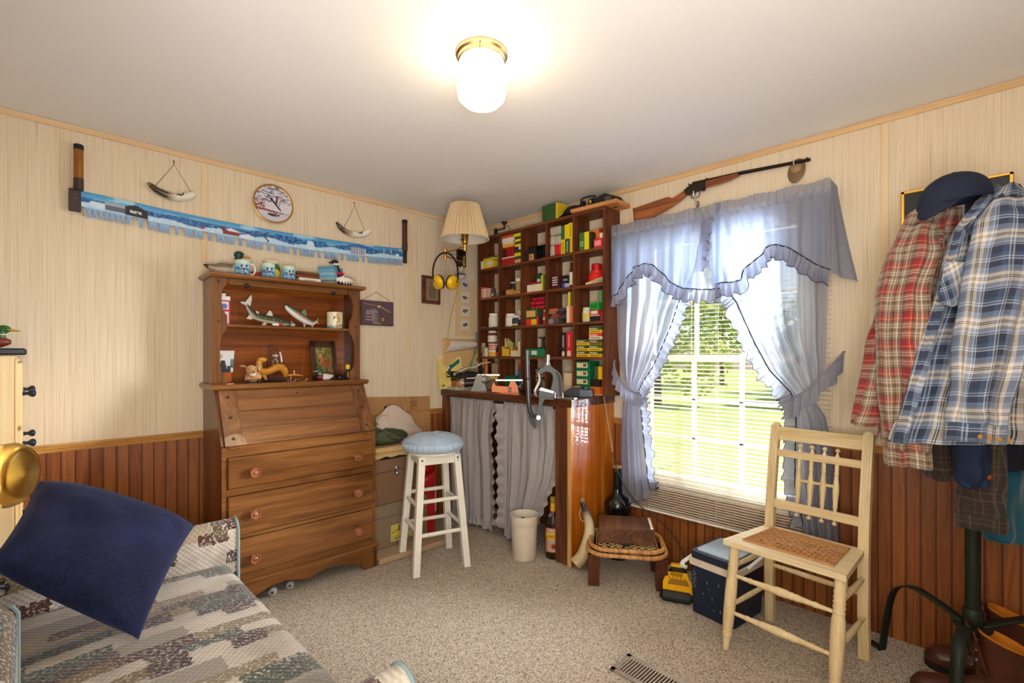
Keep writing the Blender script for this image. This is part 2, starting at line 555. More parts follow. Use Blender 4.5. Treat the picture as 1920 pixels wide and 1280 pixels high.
# ------------------------------------------------------------ door with brass knob (hinged on the side wall, standing open)
DOORW = mat((226, 214, 190), .5)
hx, hy = XS+.03, -2.90
da = math.atan2(-2.318-hy, -2.7275-hx)
ln = math.hypot(-2.318-hy, -2.7275-hx)
d = bpy.data.objects.new('door_1', None); COL.objects.link(d); d['kind'] = 'structure'
d.location = (hx, hy, 0); d.rotation_euler = (0, 0, da)
dm = MB().box(0, ln+.06, -.0, .036, .012, 2.02, b=.002)
for z0, z1 in ((.2, .85), (1.0, 1.85)):
    for x0, x1 in ((.09, ln/2-.02), (ln/2+.03, ln-.03)):
        dm.box(x0, x1, -.004, .0, z0, z1, b=.004)
dm.build('door_panel', DOORW, d)
KZ = 1.121
k = MB()
k.lathe([(.031, 0), (.032, .004), (.028, .008), (.013, .010), (.012, .026), (.016, .031), (.024, .036), (.0285, .044), (.0295, .052), (.027, .058), (.0245, .0605), (.02, .0615), (.0, .063)], 40, (ln, -.001, KZ), 0, axis=(0, -1, 0))
ko = k.build('door_knob', BRASS, d, smooth=.9); ko['label'] = 'polished brass door knob'

# ============================================================ window
WF = mat((238, 236, 230), .35, var=.02)
wd = bpy.data.objects.new('window_1', None); COL.objects.link(wd); wd['kind'] = 'structure'
f = MB(); a, b = W1, W0
f.box(.02, .11, a, a+.03, WZ0, WZ1).box(.02, .11, b-.03, b, WZ0, WZ1).box(.02, .11, a, b, WZ0, WZ0+.03).box(.02, .11, a, b, WZ1-.03, WZ1)
f.build('window_frame', WF, wd, smooth=0)
def sash(name, x, z0, z1, nh, rail_t=.035, rail_b=.04):
    s = MB(); y0, y1 = a+.03, b-.03
    s.box(x, x+.03, y0, y0+.035, z0, z1).box(x, x+.03, y1-.035, y1, z0, z1).box(x, x+.03, y0, y1, z0, z0+rail_b).box(x, x+.03, y0, y1, z1-rail_t, z1)
    for i in (1, 2):
        y = lerp(y0+.035, y1-.035, i/3); s.box(x+.006, x+.022, y-.010, y+.010, z0+rail_b, z1-rail_t)
    for i in range(1, nh):
        z = lerp(z0+rail_b, z1-rail_t, i/nh); s.box(x+.006, x+.022, y0+.03, y1-.03, z-.009, z+.009)
    o = s.build(name, WF, wd, smooth=0)
    g = MB().box(x+.012, x+.016, y0+.03, y1-.03, z0+.03, z1-.03).build('pane', thin_glass('window glass'), o, smooth=0)
sash('lower_sash', .035, WZ0+.03, 1.232, 3)
sash('upper_sash', .07, 1.195, WZ1-.03, 2)
MB().box(-.006, .03, a-.015, b+.015, WZ0-.022, WZ0, b=.003).build('window_sill', WF, wd)

# blind
bl = thing('window_blind', 'white horizontal slatted blind hanging in the window behind the blue curtains', 'blind', (-.034, -1.92, 0))
BW = mat((236, 230, 218), .45, var=.02)
bt = NT('blind slat enamel')
bd = bt.n('ShaderNodeBsdfDiffuse'); btl = bt.n('ShaderNodeBsdfTranslucent'); bm = bt.n('ShaderNodeMixShader')
bd.inputs[0].default_value = (*lin('e8e0d0'), 1); btl.inputs[0].default_value = (*lin('e6dcc6'), 1); bm.inputs[0].default_value = .22
bt.l(bd.outputs[0], bm.inputs[1]); bt.l(btl.outputs[0], bm.inputs[2]); bt.l(bm.outputs[0], bt.t.nodes['Material Output'].inputs['Surface'])
s = MB(); hw = .527
z = 1.93; zs = []
while z > .50:
    zs.append(z); z -= .0222
for i in range(13):
    zs.append(z); z -= .0138
def slat(z, tilt, sag=0):
    n = 4
    def fn(u, v):
        w_ = (v-.5)*.0254
        arch = .0022*(1-(2*v-1)**2)
        return (w_*math.cos(tilt)-arch*math.sin(tilt), lerp(-hw, hw, u), z+w_*math.sin(tilt)+arch+sag*(u-.5))
    s.sheet(1, n, fn)
for i, zz in enumerate(zs):
    slat(zz, R(5) if zz > 1.22 else (R(9+14*(1.22-zz)/.8) if zz > .50 else R(3)), rnd.uniform(-.001, .001))
s.build('slat', bt.mat, bl, smooth=1.2)
MB().box(-.013, .013, -hw, hw, 1.935, 1.965, b=.002).build('head_rail', BW, bl)
MB().box(-.012, .012, -hw, hw, z-.006, z+.006, b=.003).build('bottom_rail', BW, bl)
c = MB()
for y in (-.40, 0, .40):
    c.cyl((-.0135, y, z), (-.0135, y, 1.94), .0008, n=5).cyl((.0135, y, z), (.0135, y, 1.94), .0008, n=5)
c.build('ladder_cord', BW, bl)
MB().tube([(-.016, .13, 1.93), (-.018, .135, 1.3), (-.018, .13, .75)], .0012, 5).build('lift_cord', BW, bl)

# ------------------------------------------------------------ the yard outside
def lawn_mat():
    t = NT('lawn').set(.9, 0, .1)
    v = t.coord()
    f = t.math('ADD', t.math('MULTIPLY', t.noise(v, 14, 5, .7), .5), t.math('MULTIPLY', t.noise(v, .6, 3), .5))
    t.l(t.ramp(f, [(.3, '71873c'), (.5, '9db054'), (.7, 'bcc673')]), t.b.inputs['Base Color'])
    return t.mat
struct('ground', MB().box(.2, 60, -40, 40, -.9, -.7), lawn_mat(), smooth=0)
struct('path', MB().box(1.1, 2.6, -12, 14, -.7, -.685), mat((196, 186, 168), .9, bump=.3, name='gravel'), smooth=0)
def leaf_mat(n, a, b, c):
    t = NT(n)
    d = t.n('ShaderNodeBsdfDiffuse'); tl = t.n('ShaderNodeBsdfTranslucent'); m = t.n('ShaderNodeMixShader'); m.inputs[0].default_value = .35
    oi = t.noise(t.coord(), 2.2, 3)
    col = t.ramp(oi, [(.3, a), (.5, b), (.7, c)])
    t.l(col, d.inputs[0]); t.l(col, tl.inputs[0]); t.l(d.outputs[0], m.inputs[1]); t.l(tl.outputs[0], m.inputs[2])
    t.l(m.outputs[0], t.t.nodes['Material Output'].inputs['Surface'])
    return t.mat
LEAF = leaf_mat('leaves', '5a7a30', '87a344', 'b4c468')
LEAF2 = leaf_mat('pale leaves', '7e9844', 'aebc62', 'd6d890')
BARK = mat((92, 76, 60), .9, bump=.4)
def tree(loc, r, h, label, lm, seed, trunk=1.2, group='trees across the lawn'):
    q = random.Random(seed)
    t = thing('leafy_tree', label, 'tree', loc, 0, group)
    MB().tube([(0, 0, 0), (.05, .02, trunk*.6), (.02, -.03, trunk+h*.4)], [.16, .13, .06], 10).build('trunk', BARK, t)
    m = MB()
    blobs = [(Vector((q.uniform(-.6, .6)*r, q.uniform(-.6, .6)*r, trunk+q.uniform(.1, .9)*h)), q.uniform(.35, .6)*r) for _ in range(9)]
    for i in range(3200):
        c, br = blobs[i % 9]
        dr = Vector((q.gauss(0, 1), q.gauss(0, 1), q.gauss(0, 1))).normalized()
        p = c+dr*br*(q.random()**.4)
        e = q.uniform(.10, .24)
        a = Vector((q.gauss(0, 1), q.gauss(0, 1), q.gauss(0, .5))).normalized()*e
        b_ = dr.cross(a).normalized()*e*.6 if dr.cross(a).length > 1e-4 else Vector((0, 0, e))
        m.add([p-a, p+b_, p+a, p-b_], [(0, 1, 2, 3)])
    m.build('crown', lm, t, smooth=0)
    return t
tree((15, 6.5, -.7), 2.6, 4.4, 'broad bright green tree beyond the lawn, seen through the upper window panes', LEAF2, 3)
tree((20, 13.5, -.7), 3.2, 5.5, 'darker green tree behind the lawn toward the left of the window', LEAF, 4)
tree((27.5, 2.5, -.7), 3.0, 5, 'green tree behind the lawn toward the right of the window', LEAF, 5)
tree((29, 9.5, -.7), 3.6, 7, 'tall tree standing behind the other garden trees', LEAF, 6)
tree((5.6, 3.2, -.7), .75, .8, 'low round bush on the lawn near the left of the window', LEAF, 8, .1, 'bushes')
tree((2.9, .1, -.7), .42, .4, 'small leafy bush beside the pale path under the window', LEAF2, 9, .05, 'bushes')
h = thing('neighbour_house', 'pale house with horizontal siding beyond the lawn', 'house', (20.5, 1.5, -.7))
hm = MB().box(-2, 2, -2.2, 1.6, 0, 2.6)
for i in range(12): hm.box(-2.02, -2, -2.2, 1.6, i*.21, i*.21+.19)
hm.build('siding', mat((206, 204, 200), .7), h, smooth=0)
MB().px([(-2.5, 2.6), (1.9, 2.6), (-.3, 4.0)], -2.3, 2.3).build('roof', mat((110, 106, 104), .9), h, smooth=0)
MB().box(-2.04, -2, -1.2, -.4, 1, 2).build('window', DKGREY, h, smooth=0)

# ============================================================ ceiling light
L = thing('ceiling_light', 'round white glass ceiling light on a metal ring, switched on', 'lamp', (-1.553, -1.718, H))
MB().lathe([(.090, 0), (.090, -.012), (.083, -.016), (.083, -.030), (.078, -.034)], 48).build('mounting_ring', mat((214, 190, 150), .25, 1), L)
g = MB().lathe([(.076, -.030), (.079, -.040), (.085, -.060), (.086, -.090), (.086, -.135), (.080, -.158), (.062, -.176), (.035, -.186), (0, -.189)], 40)
g.build('glass_shade', emis('lit opal glass', 'ffe6bd', 15), L, smooth=1.2)
m = MB()
for a in (PI*1.25, PI*1.92, PI*.58): m.cyl((.083*math.cos(a), .083*math.sin(a), -.024), (.092*math.cos(a), .092*math.sin(a), -.024), .003, n=8)
m.build('thumb_screw', BRASS, L)
# ============================================================ slant-front desk with hutch
DA = R(-1.5)
D0 = Vector((-2.028, -.400, 0))
def DW(x, y, z):
    return (D0.x+x*math.cos(DA)-y*math.sin(DA), D0.y+x*math.sin(DA)+y*math.cos(DA), z)
MAPX = wood('maple along x', '532f10', '734720', '916233', 'x', .8, .28, coat=.3, spec=.45)
MAPZ = wood('maple upright', '4c2a0f', '6a401d', '875a31', 'z', .8, .28, coat=.3, spec=.45)
MAPS = wood('maple side panel', '44200b', '603211', '78471c', 'z', .8, .32, coat=.25)
MAPO = wood('maple back board', '5c2a0a', '84420f', 'a05a1e', 'x', .9, .3, coat=.3)
PLUG = mat((60, 30, 16), .4)
KNOB = wood('knob wood', '6b3a24', '8a5236', 'a66c4c', 'z', 2, .22, coat=.5)
desk = thing('writing_desk', 'brown maple slant-front writing desk with three drawers and an open hutch on top', 'desk', D0, DA)
WD = .79; DP = .392
prof = [(.012, .10), (.012, .796), (.150, 1.058), (DP, 1.058), (DP, .10)]
m = MB()
m.px(prof, 0, .02).px(prof, WD-.02, WD)
m.box(.02, WD-.02, DP-.012, DP, .10, 1.05)
m.box(.02, WD-.02, .02, DP-.012, .12, .135)
m.box(.02, WD-.02, .15, DP-.012, 1.045, 1.058)
m.build('carcass', MAPS, desk, smooth=0)
m = MB()
m.box(0, .022, -.002, .012, .10, .79, b=.001).box(WD-.022, WD, -.002, .012, .10, .79, b=.001)
for z0, z1 in ((.742, .792), (.556, .590), (.343, .362), (.13, .168)):
    m.box(.022, WD-.022, .0, .03, z0, z1, b=.002)
m.build('front_frame', MAPX, desk)
drawz = [(.592, .740, .660), (.364, .554, .457), (.170, .341, .2395)]
for z0, z1, zk in drawz:
    dr = MB().box(.024, WD-.018, -.012, .02, z0, z1, b=.005).build('drawer', MAPX, desk)
    for xk in (.138, .669):
        k = MB()
        k.lathe([(.018, 0), (.018, .005), (.012, .008), (.011, .014), (.017, .018), (.0235, .021), (.025, .025), (.0235, .029), (.019, .0295), (.0165, .0265), (.011, .0265), (.008, .030), (0, .031)], 28, (xk, -.012, zk), 0, axis=(0, -1, 0))
        k.build('knob', KNOB, dr, smooth=.8)
# slanted lid
p0 = Vector((0, -.006, .796)); p1 = Vector((0, .132, 1.052)); sl = (p1-p0); ll = sl.length; sd = sl.normalized(); sn = Vector((0, -sd.z, sd.y))
def LID(x, s, n=0): q = p0+sd*s+sn*n; return (x, q.y, q.z)
def lidbox(m, x0, x1, s0, s1, n0, n1):
    vs = [LID(x, s, n) for x in (x0, x1) for s in (s0, s1) for n in (n0, n1)]
    m.add(vs, [(0, 1, 3, 2), (4, 6, 7, 5), (0, 4, 5, 1), (2, 3, 7, 6), (0, 2, 6, 4), (1, 5, 7, 3)])
m = MB()
for a_, b_ in ((0, .085), (.087, .175), (.177, ll)): lidbox(m, .092, WD-.092, a_, b_, -.016, .004)
lid = m.build('lid', MAPX, desk, smooth=0)
for xa in (.014, WD-.091):
    m = MB(); lidbox(m, xa, xa+.077, 0, ll, -.016, .0045); m.build('end_board', MAPZ, lid, smooth=0)
for x in (.052, WD-.052):
    for s in (.035, .145, .255):
        MB().lathe([(.0075, 0), (.0075, .0015), (.006, .0022), (0, .0015)], 14, LID(x, s, .0045), axis=sn).build('plug', PLUG, lid)
MB().lathe([(.005, 0), (.005, .001), (0, .001)], 10, LID(.385, .262, .004), axis=sn).build('keyhole', BLACK, lid)
for x in (.055, WD-.055): MB().box(x-.02, x+.02, -.010, -.001, .779, .787, b=.002).build('hinge', BRASS, desk)
# plinth with bracket feet
ap = [(.0, .132), (0, 0), (.075, 0), (.085, .03), (.11, .05), (.15, .052), (.18, .062), (.22, .076), (.28, .080), (.335, .070), (.38, .055), (.41, .055), (.455, .070), (.51, .080), (.57, .076), (.61, .062), (.64, .052), (.68, .050), (.705, .03), (.715, 0), (WD, 0), (WD, .132)]
ap = [(x, z) for x, z in ap]
m = MB()
m.py(ap, -.012, .012)
m.py([(x, z) for x, z in ap], DP-.02, DP)
sp = [(-.012, .132), (-.012, 0), (.07, 0), (.09, .05), (.14, .075), (DP-.14, .075), (DP-.09, .05), (DP-.07, 0), (DP, 0), (DP, .132)]
m.px(sp, -.006, .016).px(sp, WD-.016, WD+.006)
m.build('bracket_base', MAPX, desk, smooth=0)
m = MB()
m.prism([(-.018, .118), (-.018, .126), (-.010, .134), (.0, .138), (.0, .118)], lambda p: (-.014, p[0], p[1]), lambda p: (WD+.014, p[0], p[1]))
m.prism([(-.014, .118), (-.014, .126), (-.006, .134), (.002, .138), (.002, .118)], lambda p: (p[0], -.01, p[1]), lambda p: (p[0], DP, p[1]))
m.build('base_moulding', MAPX, desk, smooth=.5)
# desk top board
def edge_board(m, x0, x1, y0, y1, z0, z1):
    h = z1-z0
    pf = [(0, 0), (-.004, h*.15), (-.010, h*.45), (-.010, h*.75), (-.005, h), (0, h)]
    m.box(x0, x1, y0, y1, z0, z1)
    m.prism(pf, lambda p: (x0+p[0], y0+p[0], z0+p[1]), lambda p: (x1-p[0], y0+p[0], z0+p[1]))
    m.prism(pf, lambda p: (x0+p[0], y0+p[0], z0+p[1]), lambda p: (x0+p[0], y1, z0+p[1]))
    m.prism(pf, lambda p: (x1-p[0], y0+p[0], z0+p[1]), lambda p: (x1-p[0], y1, z0+p[1]))
m = MB(); edge_board(m, -.008, WD+.008, .125, DP, 1.058, 1.086)
m.build('desk_top', MAPX, desk, smooth=.4)
# hutch
HY = .195
for xa in (0, WD-.018): MB().box(xa, xa+.018, HY+.016, DP, 1.086, 1.628).build('hutch_side', MAPS, desk, smooth=0)
MB().box(.018, WD-.018, DP-.008, DP, 1.086, 1.628).build('hutch_back', MAPO, desk, smooth=0)
st = [(0, 1.086), (0, 1.628), (.075, 1.628), (.075, 1.600), (.060, 1.588), (.050, 1.570), (.044, 1.547), (.043, 1.506), (.048, 1.470), (.058, 1.448), (.068, 1.436), (.068, 1.368), (.052, 1.345), (.043, 1.325), (.037, 1.288), (.036, 1.23), (.037, 1.175), (.044, 1.148), (.056, 1.134), (.066, 1.126), (.066, 1.086)]
for nm, fl in (('hutch_stile', 0), ('hutch_stile', 1)):
    pts = [((WD-x) if fl else x, z) for x, z in st]
    o = MB().py(pts, HY, HY+.016, 0, 1).build(nm, [MAPZ, MAPO], desk, smooth=0)
    x = WD-.03 if fl else .03
    for z in (1.608, 1.405):
        MB().lathe([(.0065, 0), (.0065, .0015), (.004, .003), (0, .003)], 12, (x, HY, z), axis=(0, -1, 0)).build('plug', PLUG, o)
m = MB(); m.box(.02, WD-.02, HY+.012, DP-.008, 1.378, 1.392).prism([(0, 0), (-.006, .004), (-.006, .012), (0, .016)], lambda p: (.04, HY+.014+p[0], 1.377+p[1]), lambda p: (WD-.04, HY+.014+p[0], 1.377+p[1]))
m.build('hutch_shelf', MAPX, desk, smooth=.4)
MB().box(.076, WD-.076, HY+.002, HY+.016, 1.596, 1.628, b=.002).build('hutch_fascia', MAPX, desk)
m = MB(); edge_board(m, -.012, WD+.012, HY-.03, DP+.005, 1.628, 1.650)
m.build('hutch_top', MAPX, desk, smooth=.4)
for x in (.160, .623):
    MB().lathe([(.012, 0), (.012, .006), (.009, .009), (0, .009)], 18, (x, HY+.002, 1.597), axis=(0, -1, 0)).build('bumper', BLACK, desk)

# two small wheels of something stored under the desk
for i, (x, y) in enumerate(((.234, .03), (.325, .045))):
    t = thing('furniture_caster', ['small grey caster wheel under the desk, nearer the sofa', 'small grey caster wheel under the desk, nearer the stool'][i], 'wheel', DW(x, y, .02), DA+R(-25), 'caster wheels under the desk')
    MB().lathe([(.012, -.028), (.02, -.026), (.02, -.004), (.016, 0), (.008, .001), (0, .001)], 20, axis=(0, -1, 0)).build('wheel', mat((178, 174, 168), .5), t)
    MB().lathe([(.006, 0), (.006, .003), (0, .003)], 10, (0, -.001, 0), axis=(0, -1, 0)).build('hub', DKGREY, t)

# ------------------------------------------------------------ helpers for ornaments
def duck(label, loc, rz, L, body, breast, head, bill, group=None, headh=1.0, wing=None, ring=True, cat='decoy duck', low=False):
    """carved duck facing local -x"""
    t = thing('decoy_duck', label, cat, loc, rz, group)
    def f(u, v):
        a = TAU*u; x = lerp(-.5, .5, v)
        w = math.sin(PI*min(1, max(0, v*.96+.03)))**.6*.21
        hgt = w*(1.02 if v < .6 else lerp(1.02, .55, (v-.6)/.4))
        z = .19+.09*max(0, v-.72)/.28
        zz = z+hgt*math.sin(a)*.9
        return (x*L, w*math.cos(a)*L, max(.0, zz-.02)*L)
    def c(u, v):
        s = math.sin(TAU*u)
        if v < .3: return lin(breast)
        if v > .9: return lin((60, 50, 44))
        n = noise.noise((u*9, v*30, 0))
        k = 1+.12*n
        if wing and s > .1 and .3 < v < .9:
            return tuple(x*k for x in lin(wing))
        return tuple(x*k for x in lin(body))
    MB().sheet(20, 22, f, col=c, closed=True).build('body', vcol('carved paint', .45), t, smooth=1.2)
    hd = MB(); hz = (.36*headh+.03)*L
    hd.tube([(-.30*L, 0, .24*L), (-.33*L, 0, .24*L+hz*.45), (-.35*L, 0, .24*L+hz*.75)], [.105*L, .085*L, .085*L], 14)
    hd.ell((-.37*L, 0, .22*L+hz*.9), .135*L, .098*L, .105*L)
    hd.build('head', mat(head, .35), t, smooth=1.2)
    b = MB()
    def bf(u, v):
        a = TAU*u; w = lerp(.055, .06, v)*(1 if v < .9 else .6)
        return ((-.47-.20*v)*L, w*math.cos(a)*L, .22*L+hz*.86-(.03*v)*L+lerp(.045, .014, v)*math.sin(a)*L)
    b.sheet(12, 6, bf, closed=True).build('bill', mat(bill, .4), t, smooth=1.2)
    e = MB()
    for s in (-1, 1): e.ell((-.415*L, s*.088*L, .22*L+hz*.95), .014*L, .008*L, .014*L, n=8, m=6)
    e.build('eye', BLACK, t)
    if ring: MB().tube([(-.33*L+.092*L*math.cos(a*TAU/16), .092*L*math.sin(a*TAU/16), .24*L+hz*.38) for a in range(16)], .012*L, 6, closed=True).build('neck_ring', WHITE, t)
    return t

def mug(label, loc, rz, r, h, art, handle=True, group=None, name='mug', hrot=0.0, inside=(235, 232, 222)):
    t = thing(name, label, 'mug', loc, rz, group)
    n = 48
    m = MB()
    m.sheet(n, 26, lambda u, v: (r*math.cos(TAU*u), r*math.sin(TAU*u), h*v), closed=True, col=lambda u, v: lin(art(u, v)))
    m.lathe([(r, 0), (0, 0)], n, cap=False)
    b = len(m.v)
    m.build('cup_body', vcol('glazed picture', .18, .5), t, smooth=1.2)
    i = MB().lathe([(r, h), (r*.96, h+.0012), (r*.91, h-.002), (r*.89, h*.5), (r*.85, .006), (0, .005)], n)
    i.build('lining', mat(inside, .2, var=.02), t, smooth=1.2)
    if handle:
        hm_ = Matrix.Rotation(hrot, 4, 'Z')
        pts = [(r*.95, 0, h*.82), (r*1.35, 0, h*.86), (r*1.72, 0, h*.66), (r*1.72, 0, h*.38), (r*1.4, 0, h*.18), (r*.95, 0, h*.2)]
        MB().tube([hm_ @ q_ for q_ in smoothpath(pts, 18)], r*.15, 10, flat=.8).build('handle', mat((235, 232, 222), .2, var=.02), t, smooth=1.2)
    return t

def ducks_scene(u, v):
    """water birds on blue water under a pale sky"""
    n = noise.noise((u*14, v*9, 1.3))
    if v < .12: return (40, 74, 110)
    c = (126, 178, 206) if v < .5 else ((196, 214, 190) if v > .78 else (150, 196, 214))
    if n > .25 and v < .55: c = (70, 116, 158)
    for cu, cv, s in ((.70, .52, 1), (.80, .54, .9), (.74, .3, .7), (.26, .5, 1), (.14, .53, .9)):
        du = ((u-cu+.5) % 1-.5)*5.5; dv = v-cv
        if (du/.30)**2+(dv/.085)**2 < s*s*.8: c = (150, 84, 66) if du < -.05 else (170, 190, 204)
        if (du+.12)**2/.016+(dv-.11)**2/.006 < s: c = (24, 26, 30)
        if (du/.30)**2+((dv+.13)/.05)**2 < .5*s: c = (34, 60, 92)
    return c
TZ = 1.6505
duck('large carved drake with dark green head on the left end of the hutch top', DW(.075, .285, TZ), R(180)+DA+R(-8), .185, (178, 164, 146), (206, 192, 170), (18, 58, 52), (196, 128, 72), 'carved ducks', 1.2, wing=(120, 104, 88))
mug('blue mug with bird picture at the left front of the hutch top, white handle showing', DW(.150, .245, TZ), R(8), .038, .082, ducks_scene, group='bird mugs on the hutch top')
mug('blue bird mug on the hutch top right in front of the round green jar', DW(.280, .245, TZ), R(0), .034, .082, ducks_scene, hrot=R(95), group='bird mugs on the hutch top')
mug('blue bird mug standing between the round green jar and the flat wooden box', DW(.388, .245, TZ), R(12), .034, .080, ducks_scene, hrot=R(80), group='bird mugs on the hutch top')
t = thing('ceramic_jar', 'round green jar with yellow front and pale rim standing behind the bird mugs', 'jar', DW(.318, .325, TZ), 0)
def frog(u, v):
    du = ((u-.72+.5) % 1-.5)*6
    if v > .88: return (222, 216, 190)
    if (du*.9)**2+((v-.3)/.33)**2 < 1: return (214, 196, 84) if v > .12 else (196, 120, 60)
    return (58, 92, 50) if noise.noise((u*16, v*8, 3)) > -.2 else (96, 128, 66)
MB().sheet(40, 24, lambda u, v: tuple(x for x in ((.030+.022*math.sin(PI*(.15+.8*v))**.8)*math.cos(TAU*u), (.030+.022*math.sin(PI*(.15+.8*v))**.8)*math.sin(TAU*u), .108*v)), closed=True, col=lambda u, v: lin(frog(u, v))).build('jar_body', vcol('glazed picture', .18, .5), t, smooth=1.2)
MB().lathe([(.040, .106), (.041, .112), (.038, .113), (.034, .108), (.0, .104)], 32).build('rim', mat((220, 212, 186), .3), t)
t = thing('flashlight', 'red cylinder flashlight lying behind the mugs on the hutch top', 'flashlight', DW(.225, .335, TZ+.024), DA)
MB().lathe([(.0, -.055), (.021, -.054), (.022, -.03), (.022, .02), (.024, .03), (.024, .055), (.02, .056), (0, .052)], 24, axis=(1, 0, 0)).build('barrel', mat((178, 58, 36), .35), t)
MB().lathe([(.0225, -.008), (.0235, -.006), (.0235, .006), (.0225, .008)], 24, axis=(1, 0, 0), cap=False).build('grip_band', mat((120, 34, 24), .4), t)
t = thing('wooden_box', 'flat brown wooden box with rounded edges lying on a white book on the hutch top', 'box', DW(.492, .275, TZ+.027), DA)
WALN = wood('walnut', '4e2d19', '6b4026', '835538', 'x', 1.6, .35, coat=.2)
MB().box(-.068, .068, -.045, .045, 0, .018, b=.006).build('box_base', WALN, t)
MB().box(-.069, .069, -.046, .046, .019, .036, b=.009).build('box_lid', WALN, t)
t = thing('book', 'small white paperback under the flat wooden box on the hutch top', 'book', DW(.500, .27, TZ), DA)
MB().box(-.062, .062, -.045, .045, 0, .0265, b=.002).build('cover', mat((226, 214, 196), .6), t)
text('spine_lettering', 'ELEMENTS', .014, mat((150, 110, 80), .7), t, (0, -.0455, .012), (1, 0, 0), (0, 0, 1))
t = thing('gift_box', 'light blue striped square tin standing near the right end of the hutch top', 'box', DW(.650, .300, TZ), DA+R(38))
def stripes(u, v):
    k = noise.noise((v*9, 2.1, u*.8))
    c = (110, 164, 194) if k > 0 else (150, 190, 204)
    if v < .34: c = (66, 108, 142) if noise.noise((v*17, 5, u*.6)) > -.1 else (170, 164, 128)
    return c
m = MB(); q = .052; h_ = .112
for (ax, ay, bx, by) in ((-q, -q, q, -q), (q, -q, q, q), (q, q, -q, q), (-q, q, -q, -q)):
    m.sheet(8, 30, lambda u, v: (lerp(ax, bx, u), lerp(ay, by, u), h_*v), col=lambda u, v: lin(stripes(u, v)))
m.build('tin_body', vcol('printed tin', .35), t, smooth=0)
MB().box(-q-.002, q+.002, -q-.002, q+.002, h_-.014, h_+.004, b=.003).build('tin_lid', mat((92, 148, 180), .35), t)
# goose figurine
t = thing('goose_figurine', 'white china goose with black neck and red collar at the hutch\'s right end', 'figurine', DW(.712, .255, TZ), DA)
def gb(u, v):
    a = TAU*u; w = math.sin(PI*(.06+.9*v))**.7*.036
    return (lerp(-.05, .062, v), w*math.cos(a)*.9, .036+w*math.sin(a)+.0*v)
def gc(u, v):
    s = math.sin(TAU*u)
    z = s+.25*math.sin(v*40)
    if z < -.45: return lin((34, 32, 36))
    return lin((232, 224, 214)) if not (abs(s-.4-.5*v) < .12 and v > .4) else lin((90, 84, 84))
MB().sheet(24, 26, gb, closed=True, col=gc).build('body', vcol('glazed picture', .18, .5), t, smooth=1.2)
MB().tube(smoothpath([(-.022, 0, .060), (-.034, 0, .088), (-.046, 0, .118), (-.050, 0, .138)], 10), [.021, .017, .015, .015, .0145, .0145, .0145, .015, .015, .015], 14).build('neck', mat((28, 26, 30), .25), t, smooth=1.2)
MB().ell((-.054, 0, .143), .022, .015, .016, n=16).build('head', mat((28, 26, 30), .25), t)
MB().tube([(-.074, 0, .141), (-.092, 0, .136)], [.008, .003], 8).build('bill', mat((40, 36, 34), .3), t)
MB().tube([(-.046+.018*math.cos(a*TAU/14), .0168*math.sin(a*TAU/14), .130) for a in range(14)], .006, 8, closed=True).build('white_cheek_band', WHITE, t)
MB().tube([(-.026+.021*math.cos(a*TAU/18), .020*math.sin(a*TAU/18), .076+.004*math.sin(a*3)) for a in range(18)], .006, 8, closed=True).build('collar', mat((206, 24, 60), .4), t)
MB().tube(smoothpath([(.045, 0, .060), (.066, .004, .064), (.076, 0, .052), (.068, -.004, .042)], 10), .0018, 6).build('ribbon', mat((196, 150, 110), .5), t)

# ------------------------------------------------------------ middle shelf of the hutch (z 1.392)
SZ = 1.3925
def fish(label, loc, rz, spine, rad, deep, fins, cols, group='mounted fish figures'):
    t = thing('fish_figurine', label, 'fish figurine', loc, rz, group)
    sp = smoothpath(spine, 34); n = len(sp)
    rr = [interp(rad, i/(n-1))[0] for i in range(n)]
    m = MB()
    def f(u, v):
        i = v*(n-1); k = min(int(i), n-2); p = sp[k].lerp(sp[k+1], i-k); tg = (sp[k+1]-sp[k]).normalized()
        nn = Vector((-tg.z, 0, tg.x)); r_ = interp(rad, v)[0]; a = TAU*u
        return p+nn*(math.sin(a)*r_*deep)+Vector((0, 1, 0))*(math.cos(a)*r_)
    def c(u, v):
        s = math.sin(TAU*u); return lin(cols(s, u, v))
    m.sheet(22, 40, f, closed=True, col=c); m.build('body', vcol('fish paint', .3, .5), t, smooth=1.2)
    for nm, pts, fc in fins:
        MB().py(pts, -.0015, .0015).build(nm, mat(fc, .4), t, smooth=0)
    e = MB()
    return t, sp
def pike(s, u, v):
    if s < -.35: return (196, 188, 160)
    if abs(s-.1) < .25 and math.sin(v*150) > .2: return (24, 28, 22)
    return (92, 96, 70) if s < .45 else (54, 62, 44)
t, sp = fish('long dark spotted fish ornament with raised tail on the hutch shelf', DW(.265, .275, SZ+.004), DA,
    [(-.085, 0, .108), (-.070, 0, .080), (-.045, 0, .050), (0, 0, .038), (.055, 0, .030), (.105, 0, .020), (.140, 0, .016)],
    [(0, .006), (.18, .010), (.45, .017), (.7, .018), (.88, .013), (1, .004)], 1.25,
    [('tail_fin', [(-.082, .100), (-.118, .118), (-.108, .124), (-.092, .122), (-.070, .155), (-.062, .165), (-.060, .140), (-.066, .108), (-.074, .096)], (206, 196, 184)),
     ('dorsal_fin', [(.010, .054), (.030, .085), (.040, .078), (.050, .048)], (206, 196, 184)),
     ('adipose_fin', [(-.036, .062), (-.040, .078), (-.030, .076), (-.022, .060)], (206, 196, 184)),
     ('anal_fin', [(-.066, .066), (-.086, .032), (-.060, .030), (-.050, .044)], (206, 196, 184)),
     ('pelvic_fin', [(0, .018), (-.014, -.003), (.008, -.002), (.016, .014)], (206, 196, 184))], pike)
MB().ell((.122, -.010, .022), .003, .002, .003, n=8, m=6).build('eye', BLACK, t)
